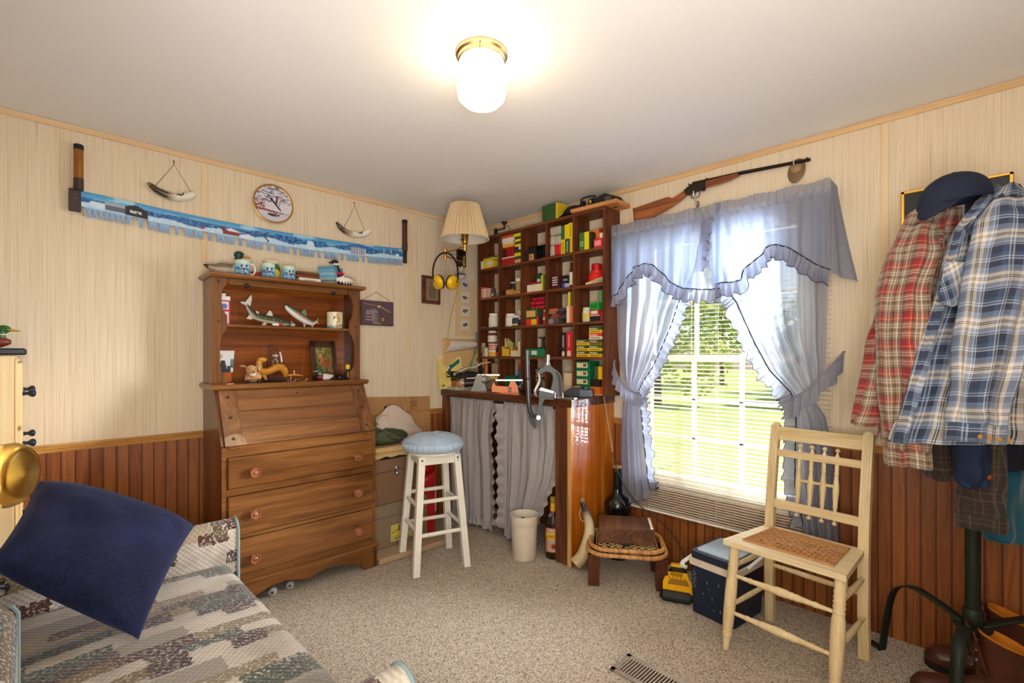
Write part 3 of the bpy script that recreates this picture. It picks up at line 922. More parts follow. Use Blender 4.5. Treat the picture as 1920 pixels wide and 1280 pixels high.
def trout(s, u, v):
    if s < -.1: return (226, 222, 216)
    if abs(s-.05) < .25 and math.sin(v*70) > .1 and v > .3: return (206, 120, 104)
    return (120, 134, 110) if s < .5 else (74, 92, 66)
t, sp = fish('silver fish ornament with pink bars and upturned head on the hutch shelf', DW(.470, .275, SZ+.004), DA,
    [(-.090, 0, .118), (-.070, 0, .100), (-.040, 0, .078), (0, 0, .052), (.04, 0, .032), (.065, 0, .026), (.085, 0, .040)],
    [(0, .006), (.12, .014), (.35, .020), (.6, .019), (.8, .012), (1, .006)], 1.2,
    [('dorsal_fin', [(-.005, .078), (.012, .105), (.022, .098), (.030, .060)], (110, 130, 104)),
     ('tail_fin', [(.078, .034), (.098, .062), (.092, .040), (.102, .018), (.082, .028)], (150, 132, 92)),
     ('pelvic_fin', [(.005, .030), (.012, -.003), (.020, -.003), (.020, .026)], (190, 176, 150)),
     ('anal_fin', [(.048, .018), (.062, -.003), (.068, -.003), (.062, .020)], (190, 176, 150)),
     ('pectoral_fin', [(-.052, .070), (-.030, .064), (-.024, .070), (-.036, .082)], (120, 140, 134))], trout)
MB().ell((-.074, -.013, .108), .003, .002, .003, n=8, m=6).build('eye', BLACK, t)
t = thing('fishing_lure', 'small red and white fishing lure lying below the dark fish ornament', 'lure', DW(.325, .235, SZ+.009), DA)
MB().lathe([(0, -.03), (.006, -.026), (.009, -.008), (.008, .004)], 14, axis=(1, 0, 0), cap=False).build('lure_body', WHITE, t)
MB().lathe([(.008, .004), (.0085, .012), (.006, .022), (0, .028)], 14, axis=(1, 0, 0), cap=False).build('lure_head', RED, t)
t = thing('stone_figurine', 'tiny grey stone bird figure between the two fish ornaments', 'figurine', DW(.402, .225, SZ), DA)
MB().ell((0, 0, .010), .014, .010, .010).build('body', mat((176, 172, 164), .6), t)
MB().ell((-.006, 0, .024), .008, .007, .008).build('head', mat((110, 116, 118), .6), t)
def loon(u, v):
    du = ((u-.70+.5) % 1-.5)*6
    c = (232, 222, 196)
    if v < .16: c = (178, 192, 176)
    if v < .26 and noise.noise((u*20, v*8, 0)) > 0: c = (110, 142, 142)
    if .28 < du < .7 and v < .95 and noise.noise((u*30, v*9, 7)) > -.25: c = (184, 150, 84)
    if abs(du+.08) < .1 and .55 < v < .72: c = (36, 40, 36)
    if (du-.04)**2/.012+(v-.70)**2/.003 < 1: c = (36, 40, 36)
    return c
mug('cream mug with a duck among reeds standing at the right end of the hutch shelf', DW(.660, .262, SZ), R(-8), .046, .098, loon, hrot=R(70))
t = thing('playing_card_carton', 'white carton with red and blue print at the left end of the hutch shelf', 'carton', DW(.078, .300, SZ), DA)
def carton(u, v):
    if v > .86: return (230, 228, 222)
    if u > .86 or abs(v-.5) < .04 or v > .80: return (196, 40, 60)
    if ((u-.45)/.28)**2+((v-.65)/.1)**2 < 1: return (96, 120, 176)
    return (226, 222, 230)
m = MB(); m.sheet(24, 40, lambda u, v: (lerp(-.026, .024, u), -.020, .150*v), col=lambda u, v: lin(carton(u, v)))
m.build('printed_front', vcol('printed card', .5), t, smooth=0)
MB().box(-.026, .024, -.0195, .022, 0, .150).build('carton_body', WHITE, t, smooth=0)
MB().box(-.014, .006, -.01, .012, .150, .166, b=.002).build('spout', WHITE, t)

# ------------------------------------------------------------ lower bay of the hutch (z 1.086)
BZ = 1.0865
t = thing('snapshot', 'unframed photo print of a person in a dark suit, left in the hutch', 'photo', DW(.085, .305, BZ), DA)
def snap(u, v):
    if (u-.16)**2/.017+(v-.72)**2/.012 < 1: return (206, 160, 138) if v < .80 else (168, 150, 140)
    if v < .55 and u < .62-(v-.1)*.4 and u > -.02: return (28, 52, 60) if not (u < .2 and v > .42) else (222, 210, 204)
    if .45 < u < .62 and v < .36: return (206, 170, 154)
    if u > .78 and .2 < v < .62: return (92, 126, 116) if v > .3 else (60, 90, 84)
    if v < .3: return (38, 46, 78) if u < .85 else (220, 214, 206)
    return (222, 222, 220)
m = MB(); m.sheet(40, 50, lambda u, v: (lerp(-.040, .036, u)+.012*v, .004*0+.022*v, .055+.115*v), col=lambda u, v: lin(snap(u, v)))
m.build('print', vcol('photo print', .3), t, smooth=0, solid=.001)
MB().box(-.034, .030, .0, .03, 0, .055, b=.002).build('reflection_block', mat((196, 96, 30), .4), t)  # orange block stands in for the wood's reflection below the print
# plush deer
PLUSH = mat((196, 146, 92), .95, var=.1, vs=90, bump=.5, bs=300, sheen=.4)
t = thing('plush_deer', 'small tan plush fawn lying at the left of the desk hutch, facing out', 'soft toy', DW(.192, .215, BZ), DA)
m = MB(); m.ell((.012, .03, .030), .040, .050, .030).build('body', PLUSH, t, smooth=1.3)
m = MB(); m.ell((-.008, -.010, .066), .026, .026, .027); m.ell((-.008, -.033, .058), .015, .018, .013); m.build('head', PLUSH, t, smooth=1.3)
MB().ell((-.008, -.051, .060), .005, .004, .004, n=8, m=6).build('nose', BLACK, t)
e = MB(); e.ell((-.022, -.030, .072), .003, .003, .003, n=8, m=6); e.build('eye', BLACK, t)
e = MB(); e.ell((.006, -.030, .072), .003, .003, .003, n=8, m=6); e.build('eye', BLACK, t)
for s in (-1, 1):
    MB().tube([(-.008+s*.020, -.006, .082), (-.008+s*.040, -.004, .090), (-.008+s*.056, -.006, .092+.004*s)], [.006, .010, .003], 8, flat=.5).build('ear', PLUSH, t, smooth=1.2)
    MB().tube([(-.004+s*.022, -.004, .022), (-.004+s*.026, -.026, .012)], [.013, .011], 10).build('leg', PLUSH, t, smooth=1.2)
    MB().ell((-.004+s*.027, -.032, .010), .011, .012, .010).build('hoof', mat((72, 44, 30), .9), t)
MB().ell((-.006, -.030, .044), .017, .010, .010).build('bib', mat((226, 214, 196), .95), t)
# carved otter
GOLDW = wood('honey pine carving', 'a8661c', 'c98a30', 'dfa84e', 'x', 1.4, .25, coat=.5)
t = thing('carved_otter', 'glossy honey-coloured wooden otter carving curled behind the plush fawn', 'carving', DW(.300, .275, BZ+.014), DA)
pts = smoothpath([(-.056, 0, .100), (-.060, 0, .078), (-.055, 0, .050), (-.020, 0, .040), (.030, 0, .062), (.062, 0, .060), (.080, 0, .030), (.076, 0, .008)], 30)
MB().tube(pts, [lerp(.015, .021, min(1, i/12)) if i < 22 else lerp(.021, .008, (i-22)/7) for i in range(30)], 14).build('body', GOLDW, t, smooth=1.3)
MB().ell((-.044, -.004, .108), .026, .017, .016).build('head', GOLDW, t)
MB().tube([(-.050, 0, .040), (-.030, 0, .012), (-.02, 0, -.012)], [.012, .009, .006], 10).build('tail', GOLDW, t)
MB().ell((.02, .0, -.008), .07, .03, .0062).build('carving_base', mat((60, 56, 58), .3), t)
t = thing('carved_dolphin', 'small pointed honey wood fish carving on pegs beside the wooden otter', 'carving', DW(.405, .235, BZ), DA)
MB().tube([(-.03, 0, .030), (-.01, 0, .034), (.02, 0, .034), (.058, 0, .028)], [.006, .010, .010, .002], 12, flat=.7).build('body', GOLDW, t, smooth=1.2)
MB().cyl((-.01, 0, 0), (-.01, 0, .03), .003, n=8).build('peg', STEEL, t)
MB().cyl((.008, 0, .04), (.008, 0, .06), .003, n=8).build('fin', CREAM, t)
# glass award
t = thing('glass_award', 'clear slanted glass award standing at the back of the desk hutch', 'award', DW(.335, .335, BZ), DA)
m = MB(); m.py([(-.050, 0), (-.022, .205), (-.014, .21), (.036, .165), (.062, 0)], -.011, .011)
m.build('glass_block', glass('award glass', (236, 226, 220), .03), t, smooth=0)
m = MB(); m.tube([(.006, -.0118, .13)]+[(.006+.014*math.cos(a*TAU/20), -.0118, .105+.018*math.sin(a*TAU/20)) for a in range(5, 26)], .0012, 5)
for i in range(5): m.box(-.010, .022, -.0125, -.0115, .145-.006*i if i < 2 else .075-.007*(i-2), .148-.006*i if i < 2 else .077-.007*(i-2))
m.build('engraving', mat((226, 214, 206), .6), t, smooth=0)
# framed deer picture
t = thing('picture_frame', 'dark framed picture of a stag leaning at the right of the desk hutch', 'framed picture', DW(.618, .300, BZ), DA)
FR = wood('dark frame', '2c160c', '40241a', '55342a', 'z', 2, .35)
tilt = .055
def FP(x, z, n=0): return (x, tilt*z/.23-n, z)
def fbox(m, x0, x1, z0, z1, n0, n1):
    vs = [FP(x, z, n) for x in (x0, x1) for n in (n0, n1) for z in (z0, z1)]
    m.add(vs, [(0, 1, 3, 2), (4, 6, 7, 5), (0, 4, 5, 1), (2, 3, 7, 6), (0, 2, 6, 4), (1, 5, 7, 3)])
m = MB(); fw, fh = .075, .232
fbox(m, -fw, -fw+.026, 0, fh, 0, .014); fbox(m, fw-.022, fw, 0, fh, 0, .014); fbox(m, -fw, fw, 0, .026, 0, .014); fbox(m, -fw, fw, fh-.036, fh, 0, .014)
m.build('frame', FR, t, smooth=0)
def stag(u, v):
    n = noise.noise((u*9, v*9, 2)); n2 = noise.noise((u*22, v*22, 9))
    c = (64, 84, 40) if n < .05 else (112, 104, 40)
    if n2 > .25 and v > .4: c = (176, 138, 46)
    if ((u-.32)/.2)**2+((v-.85)/.14)**2 < 1 and n2 < .1: c = (32, 92, 72)
    if v < .12: c = (70, 62, 36)
    if ((u-.62)/.30)**2+((v-.42)/.13)**2 < 1: c = (128, 70, 38)
    if ((u-.36)/.10)**2+((v-.58)/.16)**2 < 1: c = (170, 100, 56)
    if ((u-.30)/.10)**2+((v-.68)/.06)**2 < 1: c = (196, 128, 80)
    for lx in (.42, .50, .78, .86):
        if abs(u-lx-.02*math.sin(v*20)) < .028 and .08 < v < .4: c = (150, 84, 46)
    for k, sgn in ((.22, -1), (.42, 1)):
        if abs(u-(k+sgn*.10*math.sin((v-.72)*8))) < .022 and .72 < v < .95: c = (206, 160, 92)
        if abs(v-(.84+.3*(u-k)*sgn)) < .012 and abs(u-k) < .1: c = (206, 160, 92)
    return c
m = MB(); m.sheet(54, 64, lambda u, v: FP(lerp(-fw+.024, fw-.020, u), lerp(.024, fh-.034, v), .004), col=lambda u, v: lin(stag(u, v)))
m.build('picture', vcol('printed picture', .35), t, smooth=0)
duck('small painted mallard with green head and red breast in front of the stag picture', DW(.585, .215, BZ), DA, .105, (222, 216, 206), (118, 34, 26), (26, 110, 66), (226, 180, 110), 'carved ducks', .85, wing=(214, 200, 190))
t = thing('bottle', 'small clear bottle with yellow cap by the right side of the desk hutch', 'bottle', DW(.742, .26, BZ), DA)
MB().lathe([(.013, 0), (.014, .004), (.014, .045), (.009, .055), (.009, .06)], 18).build('bottle_body', mat((60, 52, 40), .2), t)
MB().lathe([(.0125, .06), (.0135, .062), (.0135, .082), (.011, .088), (0, .088)], 18).build('cap', YELLOW, t)
MB().box(-.009, .009, -.0150, -.0142, .012, .04).build('label', YELLOW, t)
t = thing('camera', 'small black gadget lying beside the painted mallard', 'gadget', DW(.680, .215, BZ), DA+.3)
MB().box(-.024, .024, -.014, .014, 0, .026, b=.007).build('case', BLACK, t)
MB().lathe([(.010, 0), (.010, .010), (.007, .011), (0, .009)], 16, (-.004, -.013, .013), axis=(0, -1, 0)).build('lens', mat((30, 30, 36), .1), t)
MB().box(.008, .020, -.006, .006, .026, .030, b=.001).build('button', DKGREY, t)
t = thing('eyeglasses', 'pair of wire eyeglasses lying on the desk hutch floor', 'glasses', DW(.41, .175, BZ+.012), DA)
m = MB()
for s in (-1, 1):
    m.tube([(s*.030+.022*math.cos(a*TAU/18), 0, .012*math.sin(a*TAU/18)) for a in range(18)], .001, 5, closed=True)
m.tube([(-.009, 0, .003), (0, -.002, .006), (.009, 0, .003)], .001, 5)
m.build('rims', mat((180, 150, 110), .3, 1), t)
for s in (-1, 1): MB().tube([(s*.052, 0, .003), (s*.054, .05, .002), (s*.05, .085, -.011)], .001, 5).build('temple', BRASS, t)
t = thing('card', 'small white card lying at the left front of the desk hutch floor', 'card', DW(.075, .165, BZ), DA)
MB().box(-.016, .016, -.008, .010, 0, .0015).build('card_sheet', WHITE, t, smooth=0)

# ============================================================ left wall decorations (wall plane y = 0)
# painted crosscut saw
saw = thing('painted_saw', 'long two-man crosscut saw painted with a blue winter landscape, hung on the left wall', 'saw', (-1.655, -.018, 1.92))
top_ = [(-2.506, 1.987), (-2.355, 1.980), (-2.208, 1.970), (-2.029, 1.963), (-1.846, 1.959), (-1.649, 1.958), (-1.398, 1.960), (-1.113, 1.967), (-.799, 1.986)]
root = [(-2.506, 1.917), (-2.335, 1.908), (-2.208, 1.896), (-2.029, 1.890), (-1.846, 1.884), (-1.649, 1.878), (-1.398, 1.880), (-1.113, 1.893), (-.799, 1.912)]
X0, X1 = -2.506, -.795
def scape(u, v, x):
    n = noise.noise((x*14, v*3, 0)); n2 = noise.noise((x*60, v*16, 4)); n3 = noise.noise((x*4, 0, 8))
    c = tuple(lerp(a, b, min(1, v*1.6)) for a, b in zip((58, 140, 196), (134, 184, 214)))
    if noise.noise((x*7, v*5, 5)) > .22: c = (150, 198, 222)
    hill = .34+.42*n3
    if v > hill: c = (40, 96, 156) if n2 < .15 else (78, 132, 182)
    h2 = .50+.5*noise.noise((x*6, 2, 3))
    if v > h2 and n > -.1: c = (30, 66, 122) if n2 < .05 else (86, 142, 190)
    if u > .42 and .25 < v < .8 and noise.noise((x*9, v*2, 12)) > .08: c = (28, 80, 138) if n2 < .1 else (92, 150, 196)
    if v > .70+.22*noise.noise((x*8, 1, 6)): c = (176, 208, 230) if n2 < .25 else (212, 226, 238)
    if .02 < u < .06 and .55 < v < .85: c = (204, 220, 232)
    if .052 < u < .104 and .92 > v > .34:              # covered bridge: roof, side, gable end
        c = (150, 168, 184) if v < .58 else (96, 98, 106)
    if .094 < u < .146:
        k = abs(u-.118)/.026
        if .16+.26*k < v < .96: c = (40, 38, 46)
        if .56 < v < .76 and .106 < u < .132 and n2 > -.2: c = (206, 206, 212)
    if .275 < u < .288 and .74 < v < .84: c = (168, 46, 50)
    if .338 < u < .385 and .58 < v < .94: c = (136, 58, 46)
    if .350 < u < .392 and .42+abs(u-.362)*6 < v < .64: c = (216, 222, 232)
    if .336 < u < .344 and .34 < v < .7: c = (104, 50, 42)
    if .39 < u < .43 and v > .66 and ((u-.41)/.02)**2+((v-.84)/.18)**2 < 1: c = (214, 224, 236)
    if abs(u-.468-.006*math.sin(v*9)) < .0022+.012*(.9-v)*(n2 > .1) and .2 < v < .95: c = (52, 74, 110)
    if abs(u-.616) < .010+.016*(v-.4) and v > .38: c = (200, 220, 234)
    if .768 < u < .832 and .30 < v < .95:
        c = (46, 42, 62) if math.sin(u*900) > -.3 and math.sin(v*38) > -.4 else (206, 210, 224)
        if v < .42 and not .785 < u < .815: c = (70, 128, 178)
    for k, tr in ((.91, .0), (.938, .01)):
        if abs(u-k-tr*v) < .0022 and v > .2: c = (176, 206, 226)
    if .965 < u < .980 and .5 < v < .95: c = (210, 224, 236)
    return c
m = MB()
NX = 460
def bp(u, v):
    x = lerp(X0, X1, u); a = interp(top_, x)[0]; b = interp(root, x)[0]
    return (x+1.655, 0, lerp(a, b, v)-1.92)
m.sheet(NX, 18, bp, col=lambda u, v: lin(scape(u, v, lerp(X0, X1, u))))
# teeth
def tooth(x):
    d = x-X0
    if d < .19 or d > 1.711-.19:
        k = (d % .0205)/.0205
        return 1 if .22 < k < .84 else .25
    k = ((d-.19) % .148)/.148
    if k < .17: return max(0, .35*(abs(k-.085)/.085)**3-.02)
    if k < .27: return 1
    if k < .44: return max(0, .35*(abs(k-.355)/.085)**3-.02)
    q = (k-.44)/.56
    for g0, lim in ((.20, .55), (.47, .12), (.74, .55)):
        if abs(q-g0) < .045: return lim
    return 1
NT_ = 1100
prev = None
for i in range(NT_):
    xa = lerp(X0+.012, X1-.004, i/NT_); xb = lerp(X0+.012, X1-.004, (i+1)/NT_)
    tl_ = tooth((xa+xb)/2)
    if tl_ <= .02: continue
    za = interp(root, xa)[0]; zb = interp(root, xb)[0]
    n = noise.noise((xa*40, 0, 0)); c = lin((140+30*n, 174+24*n, 208+16*n)); c2 = lin((120, 152, 190))
    dz = .043*tl_
    m.add([(xa+1.655, 0, za-1.92), (xb+1.655, 0, zb-1.92), (xb+1.655, 0, zb-dz-1.92), (xa+1.655, 0, za-dz-1.92)], [(0, 1, 2, 3)], 0, [(0, 0)]*4, [c, c, c2, c2])
m.build('blade', vcol('painted steel', .4), saw, smooth=0, solid=.0024)
BR = mat((62, 44, 40), .45)
for x, zt, zb, r, hm in ((-2.512, 2.190, 1.987, .017, 0), (-.790, 2.187, 1.975, .018, 1)):
    X = x+1.655
    h = MB().lathe([(0, zb-1.92), (r, zb-1.92), (r, zt-1.92-.006), (r*.8, zt-1.92), (0, zt-1.92)], 20, (X, -.012, 0))
    o = h.build('handle', [wood('saw handle beech', '5e2f0c', '9a5c22', 'b8783a', 'z', 2.2, .4, bump=.2), wood('saw handle dark', '3a1a12', '56281c', '6a382a', 'z', 2, .35)][hm], saw, smooth=.8)
    MB().lathe([(r+.001, zt-1.92-.022), (r+.001, zt-1.92), (r*.8, zt-1.92+.003), (0, zt-1.92+.003)], 20, (X, -.012, 0)).build('end_cap', BLACK, o)
    MB().lathe([(r+.0012, zb-1.92-.002), (r+.0012, zb-1.92+.050)], 20, (X, -.012, 0)).build('ferrule', BR, o)
MB().box(-2.545+1.655, -2.503+1.655, -.008, .006, 1.888-1.92, 1.990-1.92, b=.002).build('end_bracket', BR, saw)
MB().box(-.800+1.655, -.768+1.655, -.008, .006, 1.886-1.92, 1.986-1.92, b=.002).build('end_bracket', BR, saw)
for x, z in ((-2.52, 1.965), (-2.52, 1.945), (-.786, 1.965), (-.786, 1.91)):
    MB().lathe([(.004, 0), (.003, .002), (0, .002)], 10, (x+1.655, -.008, z-1.92), axis=(0, -1, 0)).build('rivet', STEEL, saw)

# two small hanging horns
def horn_mat(name, x0, x1):
    t = NT(name).set(.3, 0, .5, .3)
    c = t.n('ShaderNodeTexCoord'); sx = t.n('ShaderNodeSeparateXYZ'); t.l(c.outputs['Object'], sx.inputs[0])
    f = t.math('DIVIDE', t.math('SUBTRACT', sx.outputs['X'], x0), x1-x0)
    n = t.noise(t.coord(scale=(12, 60, 60)), 1.5, 3)
    f2 = t.math('ADD', f, t.math('MULTIPLY', t.math('SUBTRACT', n, .5), .35))
    t.l(t.ramp(f2, [(.0, 'a08a62'), (.10, '3a2c1e'), (.34, '4a3624'), (.46, 'a8947a'), (.58, 'e0d6c4'), (1, 'ece4d6')]), t.b.inputs['Base Color'])
    return t.mat
def wall_horn(label, path, rads, nail, s1, s2, hm):
    px_ = sum(p[0] for p in path)/len(path)
    t = thing('powder_horn', label, 'horn', (px_, -.0235, path[2][1]), 0, 'small horns hung above the saw')
    o = Vector((px_, 0, path[2][1]))
    L_ = lambda x, z, y=0: Vector((x, y, z))-o
    pts = smoothpath([L_(x, z) for x, z in path], 26)
    MB().tube(pts, [interp(rads, i/25)[0] for i in range(26)], 16, flat=.9).build('horn', hm, t, smooth=1.2)
    MB().tube([L_(*s1), L_(nail[0], nail[1]-.018), L_(*s2)], .0014, 5).tube([L_(nail[0], nail[1]-.018), L_(*nail)], .0016, 5).build('cord', mat((70, 58, 48), .8), t)
    MB().ell(L_(nail[0], nail[1]+.003, .012), .005, .008, .005, n=8, m=6).build('nail', BRASS, t)
    b = MB()
    xx = lerp(path[0][0], path[-1][0], .66); zz = interp([(p[0], p[1]) for p in path], xx)[0]
    for dx, dz, r1, r2 in ((0, .004, .012, .004), (.012, .012, .004, .006), (-.012, .002, .008, .002)):
        q = L_(xx+dx, zz+dz, -.0238); b.ell(q, r1, .0012, r2, n=10, m=6)
    b.build('scrimshaw_bird', mat((40, 36, 34), .6), t)
wall_horn('scrimshaw horn with dark striped tip hanging above the left half of the saw', [(-2.258, 2.086), (-2.215, 2.055), (-2.155, 2.040), (-2.10, 2.052), (-2.058, 2.078)], [(0, .005), (.12, .014), (.5, .023), (.85, .0225), (1, .014)], (-2.148, 2.223), (-2.226, 2.078), (-2.072, 2.078), horn_mat('striped horn', -.100, .100))
wall_horn('pale scrimshaw horn hanging by a cord above the right half of the saw', [(-1.290, 2.079), (-1.242, 2.036), (-1.172, 2.022), (-1.105, 2.034), (-1.056, 2.066)], [(0, .005), (.12, .014), (.5, .023), (.85, .0225), (1, .014)], (-1.165, 2.230), (-1.238, 2.052), (-1.09, 2.048), horn_mat('pale horn', -.150, .085))

# collector's plate
t = thing('wall_plate', 'round gold-rimmed plate painted with flying ducks, hung above the saw', 'plate', (-1.668, -.012, 2.111))
MB().lathe([(.060, -.010), (.078, .0), (.100, .010), (.110, .0125), (.1115, .0145), (.109, .0155), (.102, .0135)], 64, axis=(0, -1, 0), cap=False).build('rim', mat((196, 150, 76), .22, 1), t, smooth=1)
def plate(x, z):
    r = math.hypot(x, z); n = noise.noise((x*3, z*16, 1)); n2 = noise.noise((x*30, z*30, 2))
    c = (206, 204, 212)
    if z > .1 and n > .05: c = (132, 120, 140)
    if z > .35 and n > .2: c = (110, 96, 116)
    if -.50 < z+.1*x < -.40+.05*n2: c = (122, 50, 42)
    if x < -.45 and -.5 < z < .1 and n2 > .0: c = (150, 78, 74)
    if z < -.5: c = (196, 192, 206)
    if ((x-.02)/.34)**2+((z+.62)/.09)**2 < 1 and n2 > -.3: c = (66, 52, 58)
    # flying duck
    k = x*.62+z*.78; k2 = -x*.78+z*.62
    if abs(z+.05+1.1*(x-.15)) < .07 and -.12 < x < .40: c = (60, 44, 52)
    if ((x+.10)/.08)**2+((z-.25)/.06)**2 < 1: c = (30, 40, 36)
    if .12 < x < .24 and .0 < z < .48 and abs(x-.14-.15*z) < .05: c = (84, 50, 70)
    if abs(x-.36-.35*(z-.2)) < .06 and -.1 < z < .55: c = (104, 88, 100) if n2 > 0 else (228, 218, 210)
    for bx, bz in ((-.38, .30), (-.22, .08)):
        if abs(z-bz+abs(x-bx)*-.6) < .03 and abs(x-bx) < .12: c = (60, 50, 56)
    if x < -.40 and abs(math.sin(x*50+z*12)) < .3 and z < 0 and z > -.45: c = (110, 44, 46)
    return c
m = MB(); rr = .102
m.sheet(96, 34, lambda u, v: (rr*v*math.cos(TAU*u), -.0135+.006*(1-v*v)*.4, rr*v*math.sin(TAU*u)), closed=True, col=lambda u, v: lin(plate(v*math.cos(TAU*u), v*math.sin(TAU*u))))
m.build('painted_well', vcol('glazed picture', .18, .5), t, smooth=1)

# two plaques
def wordbars(m, x0, x1, z, y, h, q):
    x = x0
    while x < x1-.004:
        w_ = min(q.uniform(.004, .013), x1-x)
        m.box(x, x+w_, y-.0004, y, z, z+h); x += w_+.0028
q = random.Random(5)
PW = wood('plaque wood', '4a2416', '63382a', '7a4c3c', 'x', 2, .35, coat=.2)
t = thing('wall_plaque', 'dark wall plaque with a brass revolver emblem hanging by a cord beside the hutch', 'plaque', (-.997, -.0145, 1.517))
MB().box(-.122, .122, -.008, .013, -.083, .083, b=.002).build('board', PW, t)
MB().box(-.114, .120, -.0092, -.0078, -.077, .077).build('metal_panel', mat((100, 80, 92), .4, .4), t, smooth=0)
MB().tube([(-.110, 0, .083), (0, .010, .146), (.112, 0, .083)], .0016, 5).build('cord', mat((120, 100, 90), .8), t)
GL = mat((232, 196, 160), .25, .9)
m = MB()
m.cyl((-.110, -.012, .058), (-.062, -.012, .054), .0045, n=8).cyl((-.070, -.012, .054), (-.002, -.012, .048), .006, n=8)
m.ell((.010, -.013, .044), .016, .005, .012); m.tube([(.014, -.012, .048), (.050, -.012, .028), (.085, -.012, .010), (.108, -.012, .008)], [.006, .008, .011, .006], 8)
m.build('revolver_emblem', GL, t)
m = MB()
m.tube(smoothpath([(.008, -.012, .02), (.030, -.012, -.010), (.050, -.012, -.026), (.040, -.012, -.046), (.058, -.013, -.062), (.085, -.012, -.060), (.095, -.012, -.046), (.085, -.012, -.020), (.080, -.012, .004)], 24), [.003]*24, 6)
m.ell((.046, -.012, -.040), .020, .006, .024)
m.build('holster_emblem', mat((150, 116, 74), .35, .8), t)
m = MB()
for i in range(9):
    a_, b_ = ((-.045, -.012) if i == 0 else (-.085, .0) if i < 3 else ((-.090, -.02) if i % 2 else (-.045, .0)))
    wordbars(m, a_, b_, .020-.0098*i, -.0092, .0042, q)
wordbars(m, -.035, .020, -.071, -.0092, .005, q)
m.build('lettering', mat((206, 186, 176), .5), t, smooth=0)
t = thing('award_plaque', 'upright wooden plaque with an engraved metal plate below the hanging earmuffs', 'plaque', (-.550, -.0105, 1.719))
MB().box(-.083, .083, -.006, .009, -.104, .104, b=.003).build('board', PW, t)
MB().box(-.048, .060, -.0072, -.0058, -.078, .080).build('metal_plate', mat((186, 160, 130), .35, .6), t, smooth=0)
m = MB(); m.tube([(.006+.016*math.cos(a*TAU/20), -.0074, .050+.018*math.sin(a*TAU/20)) for a in range(20)], .0012, 5, closed=True)
m.cyl((.006, -.0074, .04), (.006, -.0074, .066), .002, n=6); m.build('emblem', DKGREY, t)
m = MB()
for i in range(10): wordbars(m, -.030+.004*(i % 3), .042-.005*(i % 2), .018-.0088*i, -.0072, .004, q)
m.build('lettering', DKGREY, t, smooth=0)

# strip of four small animal prints in the corner
t = thing('print_strip', 'narrow pale panel with a column of four small animal prints beside the shelves', 'pictures', (-.222, -.006, 1.612))
MB().box(-.090, .098, -.004, .005, -.225, .205).build('mount', mat((214, 186, 142), .8), t, smooth=0)
for i, z in enumerate((1.790, 1.690, 1.584, 1.472)):
    m = MB()
    def art(u, v, i=i):
        n = noise.noise((u*10, v*10, i*3.)); k = ((u-.5)/.30)**2+((v-.52-.05*math.sin(u*7+i))/.16)**2
        if k < 1 and n > -.3: return (96, 78, 62) if n > .05 else (56, 50, 46)
        return (214, 204, 190) if i else (196, 190, 190)
    m.sheet(22, 22, lambda u, v: (lerp(-.046, .042, u), -.0055, z-1.612+lerp(-.042, .042, v)), col=lambda u, v: lin(art(u, v)))
    m.build('print', vcol('printed card', .5), t, smooth=0)
MB().ell((.0, -.006, -.205), .003, .002, .003, n=8, m=6).build('pin', BLACK, t)
# ============================================================ reloading bench in the corner
DKW = wood('dark stained pine', '2c140b', '4a2513', '6a3a20', 'y', 1.0, .22, coat=.5, spec=.5)
DKWX = wood('dark stained pine x', '2c140b', '4a2513', '6a3a20', 'x', 1.0, .25, coat=.4, spec=.5)
DKWZ = wood('dark stained post', '3a1d0e', '5c3018', '7c4826', 'z', 1.2, .35, coat=.2)
AMB = wood('amber varnished plywood', '6a2c08', 'b05e14', 'e09a3c', 'z', .5, .16, coat=.6, spec=.5, contrast=.8)
CUB = wood('walnut stained plywood', '3e1e0e', '60321a', '7e4626', 'z', 1.1, .5, spec=.3)
CUBY = wood('walnut stained shelf', '462412', '6c3a20', '8a522f', 'y', 1.1, .5, spec=.3)
bench = thing('workbench', 'dark stained workbench built into the corner with an amber plywood end panel', 'workbench', (-.227, -.62, 0))
o = Vector((-.227, -.62, 0))
def off(m): m.M = Matrix.Translation(-o); return m
off(MB()).box(-.456, -.002, -1.256, -.002, .928, .975, b=.003).build('worktop', DKW, bench)
off(MB()).box(-.452, -.012, -1.253, -1.235, .002, .928).build('end_panel', AMB, bench, smooth=0)
off(MB()).box(-.450, -.405, -1.2345, -1.128, .002, .928, b=.003).build('post', DKWZ, bench)
off(MB()).box(-.456, -.450, -1.253, -1.225, .002, .928, b=.001).build('edge_strip', wood('edge strip', '9a6a34', 'c2935a', 'dcb47c', 'z', 1.2, .35), bench)
off(MB()).box(-.06, -.012, -1.22, -.03, .60, .66).build('back_cleat', DKW, bench)
off(MB()).box(-.45, -.40, -.06, -.014, .002, .928).build('post', DKWZ, bench)
off(MB()).cyl((-.405, -.05, .905), (-.405, -1.128, .905), .006, n=8).build('curtain_rod', BRASS, bench)

